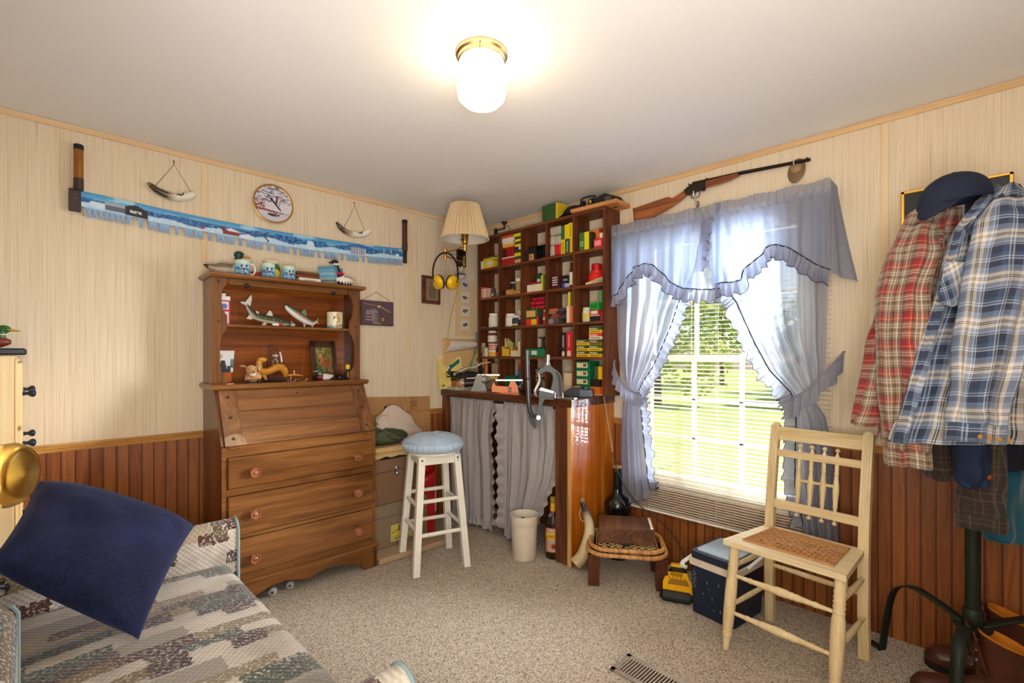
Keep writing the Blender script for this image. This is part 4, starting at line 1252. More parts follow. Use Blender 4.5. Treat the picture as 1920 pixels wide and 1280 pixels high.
# grey curtains hanging below the bench
GC = cloth_sheer('grey curtain cloth', (178, 172, 172), .18, 0)
GCR = GC
def ruffle_strip(m, pts, wdt, out, nrm, amp=.012, per=.036, n=None, taper=None, seed=0):
    """pleated frill along a path; out(t) is the direction it spreads, nrm the pleat direction"""
    P = [Vector(p) for p in pts]
    q = random.Random(seed)
    L = sum((b-a).length for a, b in zip(P, P[1:]))
    n = n or max(24, int(L/per*8))
    sp = smoothpath(P, n+1)
    ph = [0.0]
    for i in range(n): ph.append(ph[-1]+TAU/8*(1+.35*q.uniform(-1, 1)))
    edge = []
    vs = []; K = 5
    for i in range(n+1):
        t = i/n; od = out(t); nd = nrm(t)
        s = math.sin(ph[i])+.35*math.sin(ph[i]*.37+1)
        c = math.cos(ph[i]*.5+seed)
        for k in range(K+1):
            w_ = k/K
            p = sp[i]+od*(wdt*w_*(1+.10*c*w_))+nd*(amp*s*(.25+.9*w_))
            vs.append(p)
        edge.append(vs[-1])
    b = len(m.v); m.add(vs, [], 0)
    for i in range(n):
        for k in range(K):
            m.f.append((b+i*(K+1)+k, b+(i+1)*(K+1)+k, b+(i+1)*(K+1)+k+1, b+i*(K+1)+k+1)); m.m.append(0)
    return sp, edge
def bench_curtain(label, ytop, ybot, ztop, zbot, seed, sw=0):
    """gathered panel: (left,right) y at top and bottom"""
    t = thing('bench_curtain', label, 'curtain', (-.40, (ytop[0]+ytop[1])/2, 0), 0, 'grey curtains under the workbench')
    oo = Vector((-.40, (ytop[0]+ytop[1])/2, 0)); q = random.Random(seed)
    nf = 5; ph = [q.uniform(0, 6) for _ in range(4)]
    def f(u, v):
        yl = lerp(ytop[0], ybot[0], v**.8)
        yr = interp(ybot[2], v)[0]
        uu = u+.02*math.sin(u*17+ph[0])
        y = lerp(yl, yr, uu)
        z = lerp(ztop, zbot+.02*math.sin(u*3+ph[1])*0-(ybot[1]*u), v)
        fold = math.sin(TAU*nf*u+ph[2]+1.2*math.sin(v*2+u*4)+1.3*math.sin(u*11+ph[0]))+.28*math.sin(TAU*nf*2.1*u+ph[3])
        a = lerp(.004, .015, min(1, v*3))
        if v < .05: fold = fold*.5+.8*math.sin(TAU*nf*4*u)
        x = -.405-.010-a*fold-.014*v
        return Vector((x, y, z))-oo
    m = MB(); m.sheet(120, 40, f); m.build('panel', GC, t, smooth=1.5)
    e = MB(); ruffle_strip(e, [f(u/30, 1) for u in range(31)], .055, lambda t_: Vector((0, 0, -1)), lambda t_: Vector((-1, 0, 0)), .010, .03, seed=seed); e.build('bottom_ruffle', GCR, t, smooth=1.5)
    e = MB(); ruffle_strip(e, [f(0, v/20) for v in range(21)], .060, lambda t_: Vector((-.3, .95, 0)), lambda t_: Vector((-.9, 0, .5)), .009, .068, seed=seed+1); e.build('side_ruffle', GCR, t, smooth=1.5)
    e = MB(); ruffle_strip(e, [f(1, v/20) for v in range(21)], .055, lambda t_: Vector((-.3, -.95, 0)), lambda t_: Vector((-.9, 0, .5)), .009, .068, seed=seed+2); e.build('side_ruffle', GCR, t, smooth=1.5)
    e = MB(); ruffle_strip(e, [f(u/30, 0) for u in range(31)], .014, lambda t_: Vector((0, 0, 1)), lambda t_: Vector((-1, 0, 0)), .006, .02, seed=seed+3); e.build('heading', GCR, t, smooth=1.5)
    return t
bench_curtain('left grey ruffled curtain hanging under the workbench behind the white stool', (-.03, -.555), (-.06, 0, [(0, -.555), (.12, -.53), (.3, -.52), (.55, -.545), (1, -.565)]), .905, .085, 3)
bench_curtain('right grey ruffled curtain under the workbench, pulled aside above the white bin', (-.645, -1.09), (-.665, -.04, [(0, -1.09), (.3, -1.10), (.55, -1.07), (.8, -.98), (1, -.90)]), .905, .075, 8)

# ============================================================ pigeonhole shelf on the right wall
cub = thing('pigeonhole_shelf', 'tall dark brown pigeonhole shelf unit with five columns, fixed above the workbench', 'shelf', (-.083, -.695, .9755))
o = Vector((-.083, -.695, .9755))
YC = [-.106-.2352*i for i in range(6)]
ZT = 2.152
XF = -.165
for i, y in enumerate(YC):
    b_ = off(MB())
    w_ = .009
    yy = y if i else y-.0
    b_.box(XF, -.002, yy-w_, yy+w_, .9765, ZT-.018)
    b_.build('divider' if 0 < i < 5 else 'side_board', CUB, cub, smooth=0)
off(MB()).box(XF, -.002, YC[5]-.009, YC[0]+.009, ZT-.018, ZT).build('top_board', CUBY, cub, smooth=0)
for z in (1.905, 1.680, 1.446, 1.221):
    for i in range(5):
        off(MB()).box(XF+.0006, -.002, YC[i+1]+.009, YC[i]-.009, z-.017, z).build('shelf', CUBY, cub, smooth=0)

ITEMS = [
('box','yellow and white carton lying at the front of the top left pigeonhole','',-0.177,0.118,1.9055,0.0665,-0.15,0.07,'e6c02e','d8d4cc','ends'),
('box','yellow and green packet lying on the yellow carton in the top left pigeonhole','',-0.2055,0.135,1.9725,0.0255,-0.145,0.06,'d8b830','4a5a26','half'),
('bottle','slim white bottle with red band in the back of the top left pigeonhole','',-0.252,0.036,1.9055,0.1905,-0.08,0,'e2ddd4','b8383a','tall'),
('box','red box with a white edge lowest in the second top pigeonhole','',-0.4175,0.125,1.9055,0.0575,-0.15,0.09,'a81c24','e0d8cc','edge'),
('box','plain red box standing above the white-edged red box','',-0.423,0.074,1.9635,0.0765,-0.135,0.08,'a4121c','',''),
('box','orange and yellow box on the plain red box','',-0.4065,0.105,2.0405,0.0415,-0.14,0.09,'e6b43c','e8dcc8','half'),
('box','white and orange box topping the stack of red boxes','',-0.41,0.12,2.0825,0.0455,-0.145,0.09,'e8e0d6','d85a34','half'),
('box','tall black carton standing between the two stacks in the second top pigeonhole','',-0.3995,0.043,1.9055,0.1985,-0.085,0.06,'1e1c1e','',''),
('box','peach coloured box at the foot of the yellow carton stack','',-0.533,0.084,1.9055,0.0485,-0.15,0.1,'dca070','3c4a2c','half'),
('box','yellow and green cartridge box second from the bottom of the tall stack','',-0.5305,0.085,1.9545,0.0465,-0.15,0.1,'e2c61c','2e4420','half'),
('box','white and black box in the middle of the tall stack','',-0.533,0.076,2.0015,0.0225,-0.148,0.1,'e0dcd0','241c1c','left'),
('box','yellow and green cartridge box above the white and black box','',-0.536,0.078,2.0245,0.0355,-0.15,0.1,'ecd01e','2e4420','half'),
('box','yellow and green cartridge box second from the top of the tall stack','',-0.5345,0.081,2.0605,0.0365,-0.15,0.1,'e8c820','2e4420','half'),
('box','yellow and dark green cartridge box on the very top of the tall stack','',-0.523,0.096,2.0975,0.0455,-0.148,0.1,'ead22a','33452a','half'),
('box','small dark block beside the open black box','',-0.612,0.038,1.9055,0.0715,-0.15,0.06,'2c2426','',''),
('openbox','black open-fronted box in the middle top pigeonhole','',-0.704,0.142,1.9055,0.0945,-0.15,0.1,'1a1a1c','',''),
('box','small orange tag carton in front of the open black box','',-0.662,0.04,1.9055,0.0435,-0.158,0.006,'dca458','b86a30','mid'),
('box','grey plastic box at the bottom left of the grey stack','grey plastic boxes',-0.845,0.038,1.9055,0.0755,-0.15,0.1,'b4a898','','round'),
('box','grey plastic box second up at the left of the grey stack','grey plastic boxes',-0.845,0.038,1.9815,0.0655,-0.15,0.1,'b4a898','','round'),
('box','wide grey plastic box topping the grey stack','grey plastic boxes',-0.875,0.098,2.0475,0.0595,-0.15,0.1,'b4a898','','round'),
('box','bright red plastic box under a grey box in the fourth top pigeonhole','',-0.8945,0.059,1.9055,0.0755,-0.15,0.1,'c81e26','','round'),
('box','grey plastic box resting on the bright red box','grey plastic boxes',-0.8945,0.059,1.9815,0.0605,-0.15,0.1,'b8ac9c','','round'),
('box','yellow upright box at the lower left beside the bright red box','',-0.945,0.032,1.9055,0.0995,-0.15,0.09,'e0c414','3e5620','stripe'),
('box','green upright box directly on the left yellow upright box','',-0.9425,0.031,2.0055,0.0925,-0.15,0.09,'3a6a30','',''),
('box','green upright box with pale lettering in the middle of the lower row','',-0.9805,0.037,1.9055,0.0985,-0.15,0.09,'2c5024','c8ccb0','stripe'),
('box','yellow upright box above the lettered green box','',-0.975,0.032,2.0045,0.0955,-0.15,0.09,'eccc10','',''),
('box','slim yellow upright box against the right divider of the fourth pigeonhole','',-1.0125,0.019,1.9055,0.0945,-0.15,0.09,'e0b820','',''),
('box','tall yellow box at the upper right of the fourth top pigeonhole','',-1.007,0.03,2.0005,0.1045,-0.15,0.09,'ead00e','3a4a16','stripe'),
('box','green box with small pale marks at the left of the top right pigeonhole','',-1.0995,0.039,1.9055,0.1175,-0.15,0.09,'3c7230','a8c098','low'),
('box','bright yellow box beside the green box in the top right pigeonhole','',-1.138,0.036,1.9055,0.1165,-0.15,0.09,'ecd00c','',''),
('box','dark green slim box beside the bright yellow box','',-1.165,0.02,1.9055,0.1125,-0.148,0.09,'24321c','',''),
('box','red box with pale print at the bottom right of the top right pigeonhole','',-1.2285,0.065,1.9055,0.0565,-0.155,0.05,'d02430','e88c90','mid'),
('box','orange box behind the printed red box','',-1.17,0.056,1.9055,0.1325,-0.1,0.07,'e8701a','',''),
('box','small white tag box standing on the printed red box','',-1.228,0.024,1.97,0.062,-0.12,0.03,'e6ded4','8a2a2a','half'),
('box','red and white packet at the far left of the second shelf','',-0.116,0.034,1.6805,0.0895,-0.15,0.07,'d8463c','e8d8cc','stripe'),
('box','white packet beside the red packet on the second shelf','',-0.151,0.032,1.6805,0.0735,-0.15,0.07,'d8c8b8','b0a090','stripe'),
('box','pink packet third from the left on the second shelf','',-0.192,0.04,1.6805,0.0735,-0.15,0.07,'dca894','c85a4c','stripe'),
('pouch','clear and black blister pouch with yellow print on the second shelf','',-0.244,0.046,1.6805,0.0775,-0.15,0.03,'3e3c42','b8b464',''),
('pouch','pale crumpled packet against the first divider on the second shelf','',-0.3055,0.065,1.6805,0.0745,-0.15,0.05,'b4aa94','6c7a50',''),
('box','tan wooden toy block piece at the left of the second pigeonhole of row two','',-0.4325,0.073,1.6805,0.0425,-0.15,0.03,'c08c4c','','hump'),
('box','small dark cube at the front left of the second pigeonhole of row two','',-0.3795,0.043,1.6805,0.0375,-0.15,0.03,'2a1a1c','',''),
('bottle','black film can standing behind the tan toy block','',-0.416,0.048,1.6805,0.1015,-0.11,0,'1e2024','b4b0a8','can'),
('bottle','tan bottle with white cap beside the black film can','',-0.4795,0.053,1.6805,0.1235,-0.12,0,'a8824c','dcd4c8','cap'),
('box','tan rounded toy piece lying in front of the tan bottle','',-0.5105,0.071,1.6805,0.0285,-0.15,0.03,'b8884a','','hump'),
('box','maroon slim box against the divider in row two','',-0.5635,0.025,1.6805,0.1085,-0.15,0.07,'6e2a2c','',''),
('bottle','white bottle with dark green bands standing on the maroon slim box','',-0.534,0.026,1.7895,0.0805,-0.12,0,'e0dcd2','2a5a4c','bands'),
('box','cream white box lying at the left of the middle pigeonhole of row two','',-0.681,0.132,1.6805,0.0525,-0.15,0.1,'e2d4b8','',''),
('box','flat dark red box on the cream white box','',-0.6455,0.077,1.7335,0.0185,-0.13,0.07,'9c2028','',''),
('pouch','dark green pouch with a white lower half resting on the cream white box','',-0.6615,0.067,1.749,0.077,-0.085,0.05,'1e5a40','d8d4cc',''),
('box','slim yellow and green box at the right of the middle pigeonhole of row two','',-0.7655,0.029,1.6805,0.1085,-0.15,0.08,'e6cc14','5a7a34','right'),
('box','dark red and black box with white bars in the fourth pigeonhole of row two','',-0.8775,0.065,1.6805,0.0915,-0.15,0.08,'46121a','d8d0cc','bars'),
('box','black box with pale lettering behind the blue-capped tube','',-0.916,0.086,1.724,0.049,-0.105,0.07,'1e1c1e','c8c4bc','low'),
('tube','white tube with blue cap lying in the fourth pigeonhole of row two','',-0.9325,0.039,1.6805,0.0365,-0.15,0.07,'b8b0b0','2c4cb0',''),
('bottle','brown bottle with white label at the right of the fourth pigeonhole','',-0.9835,0.031,1.6805,0.1715,-0.12,0,'3a2218','3a2218','label'),
('redbottle','large bright red plastic bottle in the fifth pigeonhole of row two','',-1.133,0.114,1.6805,0.1505,-0.085,0,'e02a24','c01020',''),
('papers','loose stack of cream paper slips leaning in front of the large red bottle','',-1.198,0.128,1.6805,0.0385,-0.155,0.02,'e0cca8','',''),
('bottle','white pill bottle in the left pigeonhole of row three','',-0.206,0.084,1.4465,0.1125,-0.135,0,'e2dccc','ece6da','cap'),
('pouch','crumpled grey bag behind the pill bottle of row three','',-0.2385,0.073,1.4465,0.1305,-0.09,0.07,'6c6066','a89a98',''),
('bits','small pale scraps along the front edge of the left pigeonhole of row three','',-0.2305,0.213,1.4465,0.0315,-0.155,0.01,'cab49c','',''),
('bottle','white bottle at the front left of the second pigeonhole of row three','',-0.3995,0.085,1.4465,0.0985,-0.14,0,'e0dacc','e8e2d6','cap'),
('bottle','short jar with navy and yellow label in the second pigeonhole of row three','',-0.452,0.078,1.4465,0.0825,-0.125,0,'2e3c56','e0dacc','band'),
('bottle','small dark jar with white lid beside the navy labelled jar','',-0.518,0.054,1.4465,0.0605,-0.13,0,'2c2c32','d8d2c4','cap'),
('bottle','white jar at the back of the second pigeonhole of row three','',-0.4385,0.079,1.4465,0.1255,-0.06,0,'dcd4c4','e4dccc','cap'),
('bottle','pale grey jar at the back left of the second pigeonhole of row three','',-0.309,0.074,1.4465,0.1365,-0.05,0,'b8b0a0','cac2b2','cap'),
('bottle','grey canister at the back centre of the second pigeonhole of row three','',-0.3505,0.043,1.4465,0.1335,-0.03,0,'807668','90867a','can'),
('box','yellow and orange box at the bottom of the middle pigeonhole of row three','',-0.657,0.1,1.4465,0.0405,-0.15,0.09,'e8b81c','d8341c','left'),
('box','green box with a large peach label on the yellow and orange box','',-0.6515,0.119,1.4875,0.0755,-0.148,0.09,'3a5628','e0a868','mid'),
('trays','stack of crimson plastic loading trays in the middle pigeonhole of row three','',-0.6245,0.183,1.502,0.155,-0.075,0.05,'c8102e','',''),
('box','small red and black box at the right of the middle pigeonhole of row three','',-0.7285,0.037,1.4465,0.0615,-0.15,0.05,'2a1c20','c01a2c','left'),
('bottle','small red bottle against the right divider of the middle pigeonhole','',-0.7535,0.027,1.4465,0.1055,-0.13,0,'b41a2a','d8a488','tall'),
('box','flat grey packet lowest in the dark clutter stack of row three','',-0.8535,0.095,1.4465,0.0315,-0.15,0.09,'505058','8a8890','left'),
('box','flat brown packet second up in the dark clutter stack','',-0.895,0.14,1.4785,0.0165,-0.144,0.09,'5a3a30','7a4a3c','left'),
('box','flat dark brown packet in the middle of the clutter stack','',-0.902,0.134,1.4955,0.0175,-0.13799999999999998,0.09,'4a302a','a03a30','left'),
('box','flat blackish packet second from the top of the clutter stack','',-0.8835,0.145,1.5135,0.0175,-0.15,0.09,'3c2e2c','8a6a50','left'),
('box','flat brown packet topping the dark clutter stack','',-0.895,0.15,1.5315,0.0175,-0.144,0.09,'54423c','c46040','left'),
('box','slim orange and white box standing against the divider in row three','',-1.0,0.046,1.4465,0.1105,-0.15,0.08,'e2764a','e0d4c4','left'),
('box','slim yellow and green box balanced on the orange and white box','',-1.0055,0.035,1.5575,0.0925,-0.15,0.08,'e8c616','4a6428','right'),
('bottle','white jar with yellow label in the right pigeonhole of row three','',-1.103,0.07,1.4465,0.0965,-0.125,0,'dcd0b8','e6dcc8','ylabel'),
('bottle','black film can beside the yellow-labelled jar','',-1.0415,0.035,1.4465,0.0695,-0.12,0,'1c1e22','1c1e22','can'),
('box','black carton at the bottom of the small stack in row three','',-1.1985,0.069,1.4465,0.0385,-0.15,0.08,'1c1c20','d8c8a0','edge'),
('box','red carton with white print in the middle of the small stack in row three','',-1.1965,0.067,1.4855,0.0335,-0.148,0.08,'c02028','e4d8d0','mid'),
('box','bright green plastic box topping the small stack in row three','',-1.1955,0.071,1.5195,0.0455,-0.15,0.08,'1f9a3c','157a2c','mid'),
('box','tall pale green carton at the far right of row three','',-1.209,0.024,1.4465,0.1975,-0.1,0.06,'5a9a62','d0c8b4','low'),
('bottle','small dark red round bottle in front of the pale green carton','',-1.239,0.026,1.4465,0.0685,-0.14,0,'96202c','96202c','tall'),
('bottle','white and red striped cup at the front left of row four','',-0.21,0.086,1.2215,0.1015,-0.14,0,'e0d2bc','d8ccb4','stripes'),
('bottle','amber bottle with white cap standing on the striped cup','',-0.201,0.074,1.3235,0.1005,-0.14,0,'6a3a16','e2dacc','alabel'),
('bottle','white jar with dark green lid at the far left of row four','',-0.124,0.048,1.2215,0.0885,-0.12,0,'d8d0bc','1e4a3c','cap'),
('pouch','black lumpy pouch with a red tag in the left pigeonhole of row four','',-0.248,0.094,1.2215,0.0885,-0.115,0.05,'1e181c','c01c34',''),
('openbox','yellow open carton in the second pigeonhole of row four','',-0.3895,0.103,1.2215,0.0775,-0.15,0.09,'dcae2c','',''),
('box','flat grey folded packet resting on the yellow open carton','',-0.404,0.148,1.271,0.02,-0.12,0.06,'8a7a66','5a4a40','half'),
('box','cream carton beside the yellow open carton','',-0.4715,0.075,1.2215,0.0455,-0.14,0.06,'dcccaa','',''),
('card','olive pamphlet leaning upright out of the yellow carton','',-0.3885,0.103,1.292,0.07,-0.11,0.004,'a8a464','',''),
('box','tall cream carton at the right of the second pigeonhole of row four','',-0.5335,0.025,1.2215,0.1105,-0.15,0.05,'d8c49c','',''),
('bottle','white tube with dark cap beside the tall cream carton','',-0.5515,0.027,1.2215,0.1205,-0.14,0,'e2d6c0','3a2a28','tall'),
('box','green box with white label at the bottom of the middle pigeonhole of row four','',-0.687,0.186,1.2215,0.0565,-0.15,0.1,'0f7a4a','e0d8cc','tagc'),
('bits','black small parts scattered on top of the green labelled box','',-0.6765,0.163,1.277,0.019,-0.14,0.05,'26242a','',''),
('spool','black spool standing on the green labelled box','',-0.693,0.076,1.28,0.082,-0.1,0.0,'26242a','',''),
('book','black handbook standing in the fourth pigeonhole of row four','',-0.948,0.034,1.2215,0.1625,-0.15,0.12,'241a1c','e6e0d4','HORNADY'),
('book','red handbook standing beside the black handbook','',-0.9965,0.049,1.2215,0.1645,-0.15,0.12,'c8202c','ecc8c0','HORNADY'),
('bits','tangle of small dark keys and scraps beside the black handbook','',-0.8725,0.071,1.2215,0.0355,-0.13,0.03,'4a4246','',''),
('ammo','yellow cartridge box at the bottom of the left stack in the lower right pigeonhole','cartridge boxes on the pigeonhole shelves',-1.105,0.102,1.2215,0.0375,-0.15,0.09,'e4ba18','46521e','Remington'),
('ammo','yellow and dark green cartridge box in the middle of the left stack','cartridge boxes on the pigeonhole shelves',-1.105,0.102,1.2595,0.0355,-0.15,0.09,'e8c01e','36461e','Remington'),
('ammo','yellow cartridge box on top of the left stack','cartridge boxes on the pigeonhole shelves',-1.105,0.102,1.2955,0.0375,-0.15,0.09,'eac41e','4e5a24','Remington'),
('ammo','yellow and green cartridge box at the bottom of the right tall stack','cartridge boxes on the pigeonhole shelves',-1.2055,0.097,1.2215,0.0365,-0.15,0.09,'dfb516','36461e','Remington'),
('ammo','yellow cartridge box second from the bottom of the right tall stack','cartridge boxes on the pigeonhole shelves',-1.2055,0.097,1.2585,0.0365,-0.15,0.09,'ecc21c','4a5422','Remington'),
('ammo','olive cartridge box in the middle of the right tall stack','cartridge boxes on the pigeonhole shelves',-1.2055,0.097,1.2955,0.0345,-0.15,0.09,'8a7a28','36421e','Remington'),
('ammo','white and red cartridge box second from the top of the right tall stack','cartridge boxes on the pigeonhole shelves',-1.2055,0.097,1.3305,0.0405,-0.15,0.09,'e2d2c2','c83a1e','Remington'),
('ammo','yellow and green cartridge box on top of the right tall stack','cartridge boxes on the pigeonhole shelves',-1.2055,0.097,1.3715,0.0395,-0.15,0.09,'e6c026','3a4a20','Remington'),
('bottle','orange marker pen standing at the left of the lowest pigeonhole row','',-0.169,0.028,0.9755,0.2355,-0.155,0,'d07a24','c06a1c','can'),
('box','cream candle block in the left pigeonhole of the lowest row','',-0.2185,0.067,0.9755,0.1935,-0.1,0.06,'b09a78','',''),
('box','green box behind the orange scale in the lowest row','',-0.416,0.114,0.9755,0.1035,-0.12,0.08,'0f6a42','',''),
('bottle','blue can with red cap in the second pigeonhole of the lowest row','',-0.5305,0.057,0.9755,0.1955,-0.14,0,'2a5a86','c0341e','bluecan'),
('bottle','round tan patterned tin upper of two in the middle lowest pigeonhole','',-0.684,0.064,1.076,0.061,-0.12,0,'a08a66','3a2c24','tin'),
('bottle','round tan patterned tin lower of two in the middle lowest pigeonhole','',-0.684,0.064,0.9755,0.1005,-0.12,0,'8e7a58','3a2c24','tin'),
('bottle','short olive green can behind the press in the lowest row','',-0.7,0.076,0.9755,0.0775,-0.1,0,'7a8454','6a7448','can'),
('box','cream cardboard box in the fourth pigeonhole of the lowest row','',-0.9605,0.065,0.9755,0.1365,-0.12,0.09,'dcc4a0','',''),
('greenbox','green box with a cream label, lowest of the stack of four','stack of four green boxes',-1.1035,0.121,0.9755,0.0605,-0.155,0.11,'0d6e44','d8caa2','tag'),
('greenbox','green box with a cream label, second from the bottom of the stack of four','stack of four green boxes',-1.1035,0.121,1.0365,0.0515,-0.155,0.11,'0d6e44','d8caa2','tag'),
('greenbox','green box with a cream label, second from the top of the stack of four','stack of four green boxes',-1.1035,0.121,1.0885,0.0525,-0.155,0.11,'0d6e44','d8caa2','tag'),
('greenbox','green box with a cream label, topmost of the stack of four','stack of four green boxes',-1.1035,0.121,1.1415,0.0515,-0.155,0.11,'0d6e44','d8caa2','tag'),
('box','orange and black box beside the stack of four green boxes','',-1.197,0.078,0.9755,0.1045,-0.145,0.08,'d86a1c','2a2018','half'),
('box','olive and yellow box above the orange and black box','',-1.219,0.058,1.0805,0.0805,-0.14,0.08,'4a5424','dcb420','right'),
]
def hexc(c): return mat(c, .5, var=.05) if c else None
def shelf_item(kind, label, grp, s, w, z0, h, xf, d, c1, c2, opt):
    y = s
    for i in range(5):                            # keep clear of the dividers
        lo, hi = YC[i+1]+.0098, YC[i]-.0098
        if lo-.02 <= y <= hi+.02:
            a_ = max(lo, y-w/2); b_ = min(hi, y+w/2)
            y = (a_+b_)/2; w = b_-a_
            break
    nm = {'box': 'small_box', 'ammo': 'cartridge_box', 'greenbox': 'green_box', 'book': 'book', 'bottle': 'small_bottle', 'pouch': 'pouch', 'openbox': 'open_box', 'tube': 'tube_bottle',
          'redbottle': 'plastic_bottle', 'papers': 'paper_slips', 'bits': 'small_parts', 'trays': 'loading_trays', 'card': 'pamphlet', 'spool': 'spool'}[kind]
    cat = {'box': 'box', 'ammo': 'cartridge box', 'greenbox': 'box', 'book': 'book', 'bottle': 'bottle', 'pouch': 'pouch', 'openbox': 'box', 'tube': 'bottle', 'redbottle': 'bottle',
           'papers': 'papers', 'bits': 'small parts', 'trays': 'trays', 'card': 'pamphlet', 'spool': 'spool'}[kind]
    if opt == 'can': nm = 'canister'; cat = 'canister'
    if opt == 'tin': nm = 'tin'; cat = 'tin'
    t = thing(nm, label, cat, (xf, y, z0), 0, grp or None)
    m1 = hexc(c1); m2 = hexc(c2) if c2 else m1
    q = random.Random(hash(label) & 255)
    hw = w/2
    if kind in ('box', 'ammo', 'greenbox', 'book'):
        d = max(.01, min(d, -xf-.006))
        bv = .009 if opt == 'round' else .0015
        if opt == 'hump':
            MB().py([(0, 0), (.0, h*.8), (d*.3, h), (d, h*.7), (d, 0)], -hw, hw).build('block', m1, t, smooth=0); return t
        MB().box(0, d, -hw, hw, 0, h, b=bv).build('carton', m1, t)
        e = -.0008
        if opt == 'half': MB().box(e, .02, -hw-.0005, hw+.0005, h*.55, h+.0006).build('print_band', m2, t, smooth=0)
        if opt == 'ends':
            MB().box(e, .02, hw*.55, hw+.0006, .002, h-.002).build('print_band', m2, t, smooth=0); MB().box(e, .02, -hw-.0006, -hw*.2, h*.35, h*.8).build('print_band', m2, t, smooth=0)
        if opt == 'edge': MB().box(e, .01, -hw-.0006, hw+.0006, h*.86, h+.0006).build('lid_edge', m2, t, smooth=0)
        if opt == 'left': MB().box(e, .01, hw*.0, hw+.0006, .0, h+.0006).build('print_band', m2, t, smooth=0)
        if opt == 'right': MB().box(e, .01, -hw-.0006, -hw*.1, .0, h+.0006).build('print_band', m2, t, smooth=0)
        if opt == 'stripe':
            m = MB(); wordbars2(m, -hw*.35, hw*.35, h*.12, h*.85, e, q, vertical=True); m.build('lettering', m2, t, smooth=0)
        if opt == 'low':
            m = MB(); wordbars2(m, -hw*.7, hw*.7, h*.25, h*.55, e, q); m.build('lettering', m2, t, smooth=0)
        if opt == 'mid': MB().box(e, .004, -hw*.72, hw*.72, h*.22, h*.8).build('label', m2, t, smooth=0)
        if opt == 'bars':
            for z in (.80, .62, .46, .28): MB().box(e, .004, -hw*.6, hw*.75, h*z, h*(z+.08)).build('print_bar', m2, t, smooth=0)
        if kind == 'ammo':
            hd = MB().box(e, d, -hw-.0006, hw+.0006, h*.52, h+.0006); 
            hd.build('dark_band', m2, t, smooth=0)
            text('lettering', 'Remington', min(.026, h*.46), WHITE, t, (e-.0006, hw*.28, h*.74), (0, -1, 0), (0, 0, 1), sx=.8)
            m = MB(); wordbars2(m, -hw*.8, hw*.8, h*.14, h*.40, e, q); m.build('small_print', mat('3a3010', .6), t, smooth=0)
        if kind == 'greenbox':
            MB().box(-.003, d, -hw-.001, hw+.001, h*.62, h, b=.001).build('box_lid', m1, t)
            MB().box(e-.003, .004, -hw*.75, hw*.8, h*.2, h*.80).build('label', m2, t, smooth=0)
            MB().box(e-.0035, .004, -hw*.6, -hw*.15, h*.35, h*.68).build('barcode', mat('6a4a34', .6), t, smooth=0)
        if opt == 'tagc':
            MB().box(e, .004, -hw*.25, hw*.3, h*.25, h*.75).build('label', m2, t, smooth=0)
        if kind == 'book':
            MB().box(.004, d+.0005, -hw+.0025, hw-.0025, h-.001, h+.0006).build('pages', PAPER, t, smooth=0)
            for i, ch in enumerate(opt):
                text('spine_letter', ch, .017, m2, t, (-.0008, 0, h*(.84-.075*i)), (0, -1, 0), (0, 0, 1))
            m = MB(); m.px([(hw*.6*math.cos(a*PI/10), h*.17+hw*.6*math.sin(a*PI/10)) for a in range(11)]+[(-hw*.6, h*.03), (hw*.6, h*.03)], -.0012, .001)
            m.build('emblem', mat('d8cab0', .6), t, smooth=0)
    elif kind == 'openbox':
        e = .004
        m = MB().box(0, d, hw-e, hw, 0, h).box(0, d, -hw, -hw+e, 0, h).box(0, d, -hw, hw, 0, e).box(d-e, d, -hw, hw, 0, h)
        if c1.startswith('1'): m.box(0, d, -hw, hw, h-e, h).box(0, .004, -hw*.0, hw, 0, h)
        else: m.box(0, e, -hw, hw, 0, h*.8)
        m.build('open_carton', m1, t, smooth=0)
    elif kind in ('bottle',):
        r = hw; n = 22; c = (r, 0, 0)
        if opt in ('can', 'bluecan', 'tin'):
            MB().lathe([(r*.96, 0), (r, .002), (r, h*.94), (r*.97, h*.96)], n, c).build('can_body', m1, t)
            MB().lathe([(r*1.0, h*.90 if opt != 'bluecan' else h*.86), (r*1.02, h*.91 if opt != 'bluecan' else h*.87), (r*1.02, h*.99), (r*.98, h), (0, h)], n, c).build('can_lid', m2, t)
            if opt == 'bluecan':
                MB().lathe([(r*1.005, h*.12), (r*1.008, h*.13), (r*1.008, h*.16), (r*1.005, h*.17)], n, c, cap=False).build('ring', WHITE, t)
            if opt == 'tin':
                m = MB()
                for i in range(9):
                    a = PI+(i-4)*.28; m.ell((r+r*math.cos(a)*.99, r*math.sin(a)*.99, h*.5), .003, .004, h*.28, n=8, m=6)
                m.build('pattern', m2, t)
        else:
            cap = {'cap': .80, 'tall': .86, 'label': .80, 'alabel': .82, 'ylabel': .82, 'band': .78, 'bands': .80, 'stripes': .93}[opt]
            nr = .82 if opt not in ('tall', 'label', 'bands') else .55
            if opt == 'stripes': nr = 1
            sh = cap-.10 if opt != 'stripes' else cap
            MB().lathe([(r*.93, 0), (r, .003), (r, h*sh), (r*lerp(1, nr, .7), h*(cap-.03)), (r*nr, h*cap)], n, c).build('bottle_body', m1, t, smooth=.8)
            capm = m2 if opt in ('cap', 'alabel', 'label', 'ylabel', 'tall', 'band') else (WHITE if opt == 'bands' else m2)
            MB().lathe([(r*(nr+.04), h*cap), (r*(nr+.08), h*(cap+.01)), (r*(nr+.08), h*.985), (r*nr, h), (0, h)], n, c).build('cap', capm, t, smooth=.8)
            lab = {'label': (.12, .62, 'e2d8c8'), 'alabel': (.12, .62, 'dcd4c6'), 'ylabel': (.22, .58, 'd8c860'), 'cap': (.15, .6, None), 'tall': (.3, .5, c2), 'band': (.08, .24, 'd8c860')}.get(opt)
